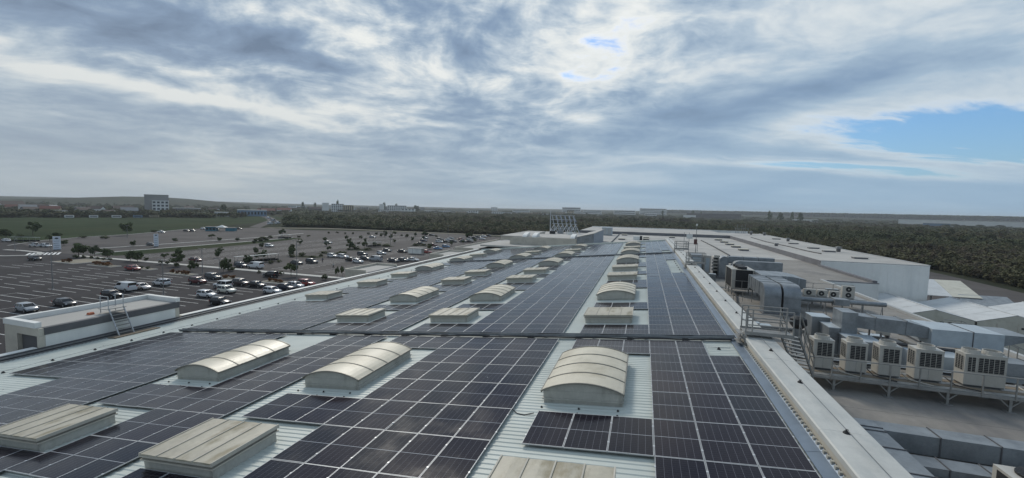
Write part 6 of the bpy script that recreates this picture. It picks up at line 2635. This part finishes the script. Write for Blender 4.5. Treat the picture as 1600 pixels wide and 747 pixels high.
b = MB()
b.box(-2.1, 1.7, -1.5, 1.5, 0, 0.25)
b.build('base_frame', STEEL, t)

SIGNB = M('sign_back_panel', (0.22, 0.24, 0.29), 0.5, 0.2, 0.15, 0.5)
t = thing('sign_frame', 'big rooftop sign seen from behind on a lattice of steel braces', 'sign', (0, 180, 0))
b = MB()
b.tube([(-38.6, 0, 9.5), (-38.7, 0, 19.9)], [0.22, 0.16], 8)
b.build('mast', SIGNSTEEL, t)
for i in range(6):
    x = -37.8 + i * 1.85
    b = MB()
    b.bar((x + 1.4, 0, 9.6), (x - 0.2, 0.6, 17.7), 0.22)
    b.build('upright', SIGNSTEEL, t)
    b = MB()
    b.bar((x + 3.4, -3.0, 9.8), (x + 0.6, 0.2, 14.3), 0.18)
    b.build('brace', SIGNSTEEL, t)
    b = MB()
    b.bar((x - 1.0, -2.8, 9.8), (x + 1.0, 0.1, 14.0), 0.16)
    b.build('brace', SIGNSTEEL, t)
for i in range(5):
    x = -37.6 + i * 1.9
    b = MB()
    b.raw([(x + 1.9, 0.3, 15.0), (x + 2.7, 0.3, 15.0), (x + 1.4, 0.9, 17.4), (x + 0.6, 0.9, 17.4), (x + 1.9, 0.5, 15.0), (x + 2.7, 0.5, 15.0), (x + 1.4, 1.1, 17.4), (x + 0.6, 1.1, 17.4)],
          [(0, 1, 2, 3), (7, 6, 5, 4), (0, 4, 5, 1), (1, 5, 6, 2), (2, 6, 7, 3), (3, 7, 4, 0)])
    b.build('sign_panel', SIGNB, t)
for z, o in ((14.1, 0.8), (15.9, 0.2), (17.7, -0.2), (12.0, 1.2)):
    b = MB()
    b.bar((-38.6 + o, 0, z), (-27.8 + o, 0, z), 0.18)
    b.build('rail', SIGNSTEEL, t)
for i, (x, y) in enumerate(((-41.5, 170), (-33.5, 166), (-39, 174))):
    t = thing('roof_cowl', f"{['dark', 'white', 'grey'][i]} ventilation cowl below the big sign frame", 'vent', (x + 6, y, LOWZ - .01))
    b = MB()
    b.box(-1.0, 1.0, -1, 1, 0, 1.2)
    b.build('base', [DARKCOIL, WHITEW, GALV][i], t)
    b = MB()
    b.cyl(0, 0, 1.201, 1.9, 0.8, 12, r1=0.5)
    b.build('cowl', STEEL, t)

# ------------------------------------------------------------------ town beyond the fields
FW = M('town_wall_white', (0.62, 0.62, 0.60), 0.8, 0.0, 0.06, 0.1)
FY = M('town_wall_ochre', (0.34, 0.28, 0.18), 0.8, 0.0, 0.08, 0.1)
FG = M('town_wall_grey', (0.26, 0.25, 0.24), 0.8, 0.0, 0.1, 0.1)
FB = M('town_wall_brown', (0.105, 0.09, 0.082), 0.8, 0.0, 0.1, 0.1)
FBL = M('town_wall_blue', (0.13, 0.20, 0.28), 0.7, 0.0, 0.1, 0.1)
RRED = M('red_roof', (0.15, 0.055, 0.04), 0.8, 0.0, 0.15, 0.3)
RBR = M('brown_roof', (0.085, 0.062, 0.052), 0.85, 0.0, 0.15, 0.3)
RGR = M('grey_roof', (0.20, 0.205, 0.21), 0.8, 0.0, 0.12, 0.3)
WINM = M('town_window', (0.030, 0.034, 0.040), 0.2, 0.0, 0.0)


def face_cam(x, y):
    return math.atan2(-x, y)


def block(name, lab, x, y, w, h, d, wall, floors=0, bays=0, roofm=RGR, win=(0.55, 0.5), turn=0.0, cat='building', z=0.0, ribbon=False):
    t = thing(name, lab, cat, (x, y, z), (0, 0, face_cam(x, y) + turn))
    b = MB()
    b.box(-w / 2, w / 2, 0, d, -2, h)
    b.build('wall', wall, t)
    b = MB()
    b.box(-w / 2 - 0.3, w / 2 + 0.3, -0.3, d + 0.3, h, h + max(0.5, h * 0.035))
    b.build('roof', roofm, t)
    if floors:
        fh = h / floors
        me = None
        cw = w / bays
        ww, wh = cw * win[0], fh * win[1]
        if ribbon:
            ww = w * 0.94
        b = MB()
        b.box(-ww / 2, ww / 2, -0.12, -0.01, -wh / 2, wh / 2)
        me = b.mesh('window', WINM)
        for f in range(floors):
            for k in range(1 if ribbon else bays):
                xx = 0 if ribbon else -w / 2 + cw * (k + 0.5)
                new_obj('window', me, t, (xx, 0, fh * (f + 0.52)))
    return t


def house(lab, x, y, w, h, d, wall, roofm, turn=0.0, rh=3.0):
    t = thing('house', lab, 'house', (x, y, 0), (0, 0, face_cam(x, y) + turn), 'houses at the edge of the town')
    b = MB()
    b.prism([(0, -1), (d, -1), (d, h), (d / 2, h + rh), (0, h)], 'x', -w / 2, w / 2)
    b.build('wall', wall, t)
    for s in (0, 1):
        b = MB()
        ya, yb = (-0.5, d / 2) if s == 0 else (d / 2, d + 0.5)
        za, zb = (h - 0.25, h + rh + 0.1) if s == 0 else (h + rh + 0.1, h - 0.25)
        b.raw([(-w / 2 - .5, ya, za), (w / 2 + .5, ya, za), (w / 2 + .5, yb, zb), (-w / 2 - .5, yb, zb), (-w / 2 - .5, ya, za + .25), (w / 2 + .5, ya, za + .25), (w / 2 + .5, yb, zb + .25), (-w / 2 - .5, yb, zb + .25)],
              [(3, 2, 1, 0), (4, 5, 6, 7), (0, 1, 5, 4), (1, 2, 6, 5), (2, 3, 7, 6), (3, 0, 4, 7)])
        b.build('roof_slope', roofm, t)
    for k in range(3):
        b = MB()
        xx = -w / 2 + w * (k + 0.5) / 3
        b.box(xx - 0.6, xx + 0.6, -0.1, -0.01, h * 0.35, h * 0.75)
        b.build('window', WINM, t)


# office tower: dark slab behind, pale grid of windows in front
block('office_slab', 'tall dark slab of the office block on the town edge', -722, 461, 29, 28.5, 14, FG, 0, 0, FG)
block('office_block', 'pale office block with a bold grid of dark windows before the dark slab', -716, 462.5, 20, 20, 3.4, FW, 4, 4, FW, (0.62, 0.55))
block('low_office', 'long low grey office with tall windows right of the office block', -742, 520, 38, 8.5, 12, FG, 1, 11, FW, (0.45, 0.75))
block('pavilion', 'white pavilion with hipped roof and columns beyond the grass field', -576, 452, 17, 5.6, 10, FW, 1, 6, FW, (0.6, 0.7))
block('roadside_shop', 'small white roadside shop next to the pavilion', -582, 430, 12, 5, 8, FW, 1, 3, FW, (0.6, 0.55))
block('blue_store', 'long blue and white store beside the far road', -566, 492, 38, 9, 18, FBL, 1, 9, FW, (0.5, 0.45))
block('ochre_shed', 'ochre shed between the pavilion and the blue store', -640, 512, 12, 5.5, 8, FY, 0, 0, RBR)
block('apartment_block', 'plain white gable end of the first apartment group', -858, 980, 17, 24.5, 20, FW, 0, 0, FW)
block('apartment_block', 'white apartment block with dark balconies in the first group', -836, 1003, 33, 22.5, 16, FW, 5, 6, FG, (0.6, 0.55))
block('apartment_block', 'ochre striped apartment block closing the first group', -809, 1015, 28, 19.5, 14, FY, 1, 5, FY, (0.35, 0.85))
block('apartment_block', 'white end tower of the second apartment group', -817, 1188, 15, 25, 18, FW, 0, 0, FW)
block('apartment_block', 'white apartment block with dark windows in the second group', -800, 1250, 62, 22, 16, FW, 4, 9, FG, (0.55, 0.6))
block('red_store', 'wide red roofed hall seen over the trees left of the apartments', -1010, 1016, 32, 8, 20, FB, 0, 0, RRED)
block('long_shed', 'very long pale shed roof above the scrub in the middle distance', -672, 1392, 180, 8, 30, FW, 1, 24, RGR, (0.5, 0.4))
block('white_tower', 'small white block of flats standing alone on the horizon', -820, 2280, 38, 27, 20, FW, 5, 4, FW, (0.4, 0.4))
block('office_park', 'leftmost long grey office of the distant business park', -453, 1567, 66, 16, 30, FW, 3, 8, FG, (0.8, 0.35), ribbon=True)
block('office_park', 'tall ribbon windowed office behind the sign frame', -340, 2061, 90, 33, 30, FW, 4, 8, FG, (0.8, 0.4), ribbon=True)
block('office_park', 'white banded office just right of the sign frame', -236, 2043, 88, 22, 30, FW, 3, 8, FW, (0.8, 0.35), ribbon=True)
block('office_park', 'brightest white banded office in the business park', -90, 2120, 102, 25, 30, FW, 3, 8, FW, (0.8, 0.4), ribbon=True)
block('office_park', 'largest white office complex of the business park', 46, 2400, 138, 38, 40, FW, 5, 8, FG, (0.8, 0.4), ribbon=True)
block('office_park', 'low white annex in front of the largest white office', 28, 1900, 50, 13, 20, FW, 2, 6, FW, (0.8, 0.35), ribbon=True)
block('brown_hall', 'long dark brown hall with pale stripes right of the business park', 252, 1760, 186, 19, 40, FB, 4, 8, FB, (0.8, 0.3), ribbon=True)
block('pale_hall', 'small pale hall at the left end of the brown hall', 166, 1730, 44, 12, 20, FW, 0, 0, RGR)
block('white_warehouses', 'very long white warehouse beyond the forest', 792, 1392, 250, 15, 60, FW, 0, 0, FW)
block('white_warehouses', 'grey blue section of warehouse in front of the long white one', 640, 1210, 44, 9, 30, FBL, 0, 0, RGR)
block('white_warehouses', 'thin white roof strip left of the long white warehouse', 470, 1500, 70, 8, 30, FW, 0, 0, FW)
house('pale house with broad brown roof at the left picture edge', -1005, 425, 30, 8, 14, FW, RBR, 0.5, 6)
house('second house beside it with low brown roof', -905, 415, 24, 6, 12, FY, RBR, 0.2, 4)
house('tall grey blue gabled house behind the dark trees', -760, 362, 11, 8, 10, FG, RGR, 0.9, 3)
house('long shed roofed house with white front near the vans', -640, 306, 15, 4, 9, FB, RGR, 0.1, 2)
house('low pale cottage beside the grey green roofed house', -648, 356, 12, 5, 9, FW, RBR, -0.4, 2)
house('wide house with grey green hipped roof before the office block', -655, 385, 17, 6, 11, FB, RGR, 0.0, 4)
house('brown roofed house left of the office block', -760, 440, 24, 7, 12, FB, RBR, 0.2, 4)
house('red roofed house beyond the far road', -640, 590, 22, 7, 12, FB, RRED, 0.3, 4)
house('second red roofed house beyond the far road, farther away', -720, 700, 26, 7, 13, FW, RRED, -0.3, 4)
house('house with brown roof left of the first apartment group', -820, 900, 30, 9, 14, FB, RBR, 0.1, 5)
for i, (x, y, l, m, lab) in enumerate(((-566, 279, 7, FW, 'white camper van parked at the back of the grass field'), (-560, 296, 7, FW, 'white trailer beside the camper at the field edge'), (-552, 312, 8, FW, 'white lorry trailer at the field edge'), (-548, 330, 8, FBL, 'blue and white stall at the field edge'), (-553, 350, 9, FY, 'ochre stall at the field edge'))):
    t = thing('field_trailer', lab, 'trailer', (x, y, 0), (0, 0, face_cam(x, y)), 'trailers along the back of the field')
    b = MB()
    b.box(-l / 2, l / 2, 0, 2.4, 0.6, 3.1)
    b.build('body', m, t)
    b = MB()
    b.box(-l / 2 + 0.8, l / 2 - 0.8, -0.05, -0.005, 1.6, 2.5)
    b.build('window', WINM, t)
    b = MB()
    for s in (-0.25, 0.3):
        b.raw([(s * l + 0.45 * math.cos(2 * math.pi * k / 10), q, 0.45 + 0.45 * math.sin(2 * math.pi * k / 10)) for q in (0.05, 2.3) for k in range(10)], [(k, (k + 1) % 10, 10 + (k + 1) % 10, 10 + k) for k in range(10)] + [tuple(range(10)), tuple(range(10, 20))])
    b.build('wheels', TYRE, t)

# scattered pale blocks along the horizon
fb = []
rb = random.Random(77)
for i in range(26):
    az = R(-46 + 39 * (i + rb.uniform(0.1, 0.9)) / 26)
    r = rb.uniform(1320, 2100)
    fb.append((r * math.sin(az), r * math.cos(az), rb.uniform(16, 46), rb.uniform(9, 17) * r / 1700, rb.choice((FW, FW, FG, FY))))
CNT = ORD[1:] + ['thirteenth', 'fourteenth', 'fifteenth', 'sixteenth', 'seventeenth', 'eighteenth', 'nineteenth', 'twentieth', 'twenty-first', 'twenty-second', 'twenty-third', 'twenty-fourth', 'twenty-fifth', 'twenty-sixth']
for i, (x, y, w_, h_, m_) in enumerate(fb):
    o = block('horizon_building', f"small far building above the forest, {CNT[i]} from the left along the horizon", x, y, w_, h_, 14, m_, 2 + i % 3, 4 + i % 3, [RGR, RBR, FW][i % 3], (0.55, 0.5), 0.2 * ((i % 3) - 1))
    o['group'] = 'small far buildings on the horizon'

# smaller houses among the town trees
hx = [(-930, 392), (-880, 372), (-838, 385), (-800, 352), (-775, 398), (-742, 330), (-705, 372), (-690, 322), (-668, 345), (-820, 470), (-872, 560), (-905, 640), (-770, 585), (-690, 620)]
for i, (x, y) in enumerate(sorted(hx, key=lambda p: math.atan2(p[0], p[1]))):
    w_, r_ = [(FW, RBR), (FY, RRED), (FW, RGR), (FG, RBR)][i % 4]
    n_ = ['white walled brown roofed', 'ochre walled red roofed', 'white walled grey roofed', 'grey walled brown roofed'][i % 4]
    o_ = (ORD + ['thirteenth', 'fourteenth'])[i + 1]
    house(f"{n_} small town house, {o_} from the left among the trees", x, y, 13 + (i * 5) % 7, 5.5 + (i % 3), 9, w_, r_, -0.6 + 0.37 * (i % 4), 3.0)

# tall slim trees that stand out against the horizon
for i, (x, y, h, w, lab) in enumerate(((-985, 1030, 27, 9, 'tall dark poplar left of the first apartment group'), (-925, 1110, 34, 12, 'poplar rising behind the first apartment group'), (-905, 1330, 34, 10, 'slim poplar left of the second apartment group'), (-868, 1350, 30, 10, 'shorter poplar next to the slim one by the second apartments'),
                                       (-700, 552, 17, 9, 'dark tree standing over the low grey office'), (-790, 1360, 25, 24, 'wide tree right of the second apartment group'), (-1040, 1140, 27, 8, 'slim tree over the red roofed hall'), (190, 1860, 36, 11, 'slim dark poplar beside the brown hall'), (222, 1875, 32, 10, 'second slim poplar beside the brown hall'),
                                       (76, 1900, 34, 10, 'dark poplar between white office and brown hall'), (352, 1400, 31, 13, 'poplar cluster left tree above the forest'), (382, 1415, 26, 20, 'poplar cluster broad tree above the forest'), (405, 1390, 30, 9, 'poplar cluster slim tree above the forest'), (428, 1400, 27, 18, 'poplar cluster last tree above the forest'))):
    plant('poplar', x, y, h, w, lab, 'tree', 'tall trees on the horizon')

# ------------------------------------------------------------------ scrub forest: one mass, instanced bushes on real ground
WOOD_A = M_leaf('scrub_leaves_dark', (0.060, 0.070, 0.038), (0.114, 0.124, 0.062), 0.05)
WOOD_B = M_leaf('scrub_leaves_olive', (0.076, 0.076, 0.042), (0.138, 0.130, 0.072), 0.05)
WOOD_C = M_leaf('scrub_leaves_brown', (0.066, 0.056, 0.039), (0.120, 0.101, 0.069), 0.05)


def bush_collection():
    c = bpy.data.collections.new('bush_kinds')
    for i, lf in enumerate((WOOD_A, WOOD_A, WOOD_B, WOOD_B, WOOD_C)):
        rng = random.Random(300 + i)
        b = MB()
        b.tube([(0, 0, 0), (0.02, 0.02, 0.5)], [0.04, 0.015], 5, 1)
        leaf_cloud(b, rng, 420, (0, 0, 0.50), (0.64, 0.64, 0.54), 0.105, 0, 0.75, 1.3)
        me = b.mesh('bush', [lf, BARK], fix=False)
        o = bpy.data.objects.new(f'bush_{i}', me)
        c.objects.link(o)
    return c


BUSH = bush_collection()


def scatter(name, pts, label, cat):
    """pts: (x, y, z, width, height, kind)"""
    me = bpy.data.meshes.new(name)
    me.from_pydata([p[:3] for p in pts], [], [])
    me.attributes.new('scl', 'FLOAT_VECTOR', 'POINT')
    me.attributes.new('rot', 'FLOAT_VECTOR', 'POINT')
    me.attributes.new('kind', 'INT', 'POINT')
    rng = random.Random(5)
    me.attributes['scl'].data.foreach_set('vector', [v for p in pts for v in (p[3], p[3], p[4])])
    me.attributes['rot'].data.foreach_set('vector', [v for p in pts for v in (0, 0, rng.uniform(0, 6.28))])
    me.attributes['kind'].data.foreach_set('value', [p[5] for p in pts])
    o = new_obj(name, me)
    ng = bpy.data.node_groups.new(name + '_nodes', 'GeometryNodeTree')
    ng.interface.new_socket('Geometry', in_out='INPUT', socket_type='NodeSocketGeometry')
    ng.interface.new_socket('Geometry', in_out='OUTPUT', socket_type='NodeSocketGeometry')
    gi, go = ng.nodes.new('NodeGroupInput'), ng.nodes.new('NodeGroupOutput')
    iop = ng.nodes.new('GeometryNodeInstanceOnPoints')
    ci = ng.nodes.new('GeometryNodeCollectionInfo')
    ci.inputs['Collection'].default_value = BUSH
    ci.inputs['Separate Children'].default_value = True
    ci.inputs['Reset Children'].default_value = True

    def attr(nm, tp):
        n = ng.nodes.new('GeometryNodeInputNamedAttribute')
        n.data_type = tp
        n.inputs['Name'].default_value = nm
        return n.outputs['Attribute']
    lk = ng.links.new
    lk(gi.outputs[0], iop.inputs['Points'])
    lk(ci.outputs[0], iop.inputs['Instance'])
    iop.inputs['Pick Instance'].default_value = True
    lk(attr('kind', 'INT'), iop.inputs['Instance Index'])
    lk(attr('rot', 'FLOAT_VECTOR'), iop.inputs['Rotation'])
    lk(attr('scl', 'FLOAT_VECTOR'), iop.inputs['Scale'])
    lk(iop.outputs[0], go.inputs[0])
    md = o.modifiers.new('scatter', 'NODES')
    md.node_group = ng
    tag(o, label, cat, kind='stuff')
    return o


def inside(poly, x, y):
    r = False
    j = len(poly) - 1
    for i in range(len(poly)):
        xi, yi = poly[i]
        xj, yj = poly[j]
        if (yi > y) != (yj > y) and x < (xj - xi) * (y - yi) / (yj - yi) + xi:
            r = not r
        j = i
    return r


def patch(x, y, s, ph):
    return math.sin(x * s + ph) * math.cos(y * s * 0.8 + ph * 1.7) + 0.6 * math.sin((x + y) * s * 0.53 + ph * 0.6)


FOREST = [(104, -60), (106, 100), (107.5, 160), (110, 200), (106, 250), (60, 262), (0, 262), (-62, 296), (-60, 302), (-130, 303), (-225, 306), (-262, 302), (-300, 285), (-330, 310), (-420, 400), (-500, 470),
          (-640, 600), (-700, 760), (-640, 1010), (-560, 1180), (-420, 1230), (-250, 1200), (-60, 1230), (120, 1210), (300, 1240), (520, 1180), (700, 1060), (900, 880), (900, -60)]
pts = []
rng = random.Random(11)
for (r0, r1, sp, wmin, wmax) in ((0, 230, 2.3, 1.9, 4.0), (230, 420, 3.2, 2.8, 5.4), (420, 760, 5.2, 4.8, 8.0), (760, 1500, 9.5, 9, 15)):
    n = int(1500 / sp)
    lim = int(r1 / sp) + 1
    for i in range(-lim, lim):
        for j in range(0 if r0 > 250 else -12, lim):
            x = (i + rng.uniform(-0.45, 0.45)) * sp
            y = (j + rng.uniform(-0.45, 0.45)) * sp
            r = math.hypot(x, y)
            if r < r0 or r >= r1 or not inside(FOREST, x, y):
                continue
            az = math.degrees(math.atan2(x, y))
            if az < -45.6 or az > 44:
                continue
            q = patch(x, y, 0.021, 1.0) + rng.uniform(-0.9, 0.9)
            k = 0 if q > 0.9 else (1 if q > 0.25 else (2 if q > -0.35 else (3 if q > -0.9 else 4)))
            w = rng.uniform(wmin, wmax)
            tall = 0.72 + 0.25 * patch(x, y, 0.012, 4.0)
            h = max(1.6, (1.6 + 2.6 * tall) * rng.uniform(0.7, 1.35)) * (1.0 if r < 420 else 1.1)
            if rng.random() < 0.05:
                h *= 1.6
            pts.append((x, y, -0.05, w, h, k))
scatter('forest', pts, 'dense scrubby forest of mixed green and brown bushes stretching to the town', 'forest')

# tree masses of the town and the far ridges
pts = []
TOWN_TREES = []
for i in range(2600):
    az = R(rng.uniform(-72, -42))
    r = rng.uniform(590, 1500) if rng.random() < 0.75 else rng.uniform(1500, 2600)
    x, y = r * math.sin(az), r * math.cos(az)
    if inside(FOREST, x, y) or abs((x + 306) * (560 - 276) - (y - 276) * (-634 + 306)) / 434.0 < 16:
        continue
    if y > 200 and x > -600 and r < 640:
        continue
    pts.append((x, y, 0, rng.uniform(6, 13), rng.uniform(3, 8.0) * (1 if r < 1500 else 1.3), rng.choice((0, 0, 1, 1, 2, 3, 4))))
for i in range(1500):
    az = R(rng.uniform(-46, 40))
    r = rng.uniform(1230, 3200)
    x, y = r * math.sin(az), r * math.cos(az)
    if inside(FOREST, x, y):
        continue
    pts.append((x, y, 0, rng.uniform(12, 24), rng.uniform(4, 8) * (1.0 if r < 2000 else 1.3), rng.choice((0, 0, 1, 2, 3))))
# ragged hedge behind the grass field
for i in range(240):
    k = i / 240.0
    x = -600 - 30 * math.sin(k * 9) + rng.uniform(-14, 4)
    y = 120 + 440 * k
    pts.append((x, y, 0, rng.uniform(4, 9), rng.uniform(2.5, 7.0), rng.choice((0, 0, 1, 1, 2))))
scatter('treeline', pts, 'tree masses between the houses of the town and along the far ridges', 'trees')
pts = []
for i in range(1500):
    az = R(rng.uniform(2, 40))
    r = rng.uniform(3300, 3700)
    x, y = r * math.sin(az), r * math.cos(az)
    pts.append((x, y, 16, rng.uniform(40, 90), rng.uniform(16, 26), rng.choice((0, 0, 0, 1))))
scatter('ridge_forest', pts, 'dark band of forest along the horizon above the white warehouses', 'forest')

# ------------------------------------------------------------------ air: even pale haze round everything
hm = bpy.data.materials.new('haze_air')
hm.use_nodes = True
hn = hm.node_tree
hn.nodes.clear()
pv = hn.nodes.new('ShaderNodeVolumePrincipled')
pv.inputs['Color'].default_value = (0.86, 0.91, 0.97, 1)
pv.inputs['Density'].default_value = 0.00011
pv.inputs['Anisotropy'].default_value = 0.2
mo = hn.nodes.new('ShaderNodeOutputMaterial')
hn.links.new(pv.outputs[0], mo.inputs['Volume'])
b = MB()
b.box(-14500, 14500, -14500, 14500, -3, 95)
hz = b.build('haze', hm)
tag(hz, 'thin pale haze hanging over the whole landscape', 'haze', kind='stuff')
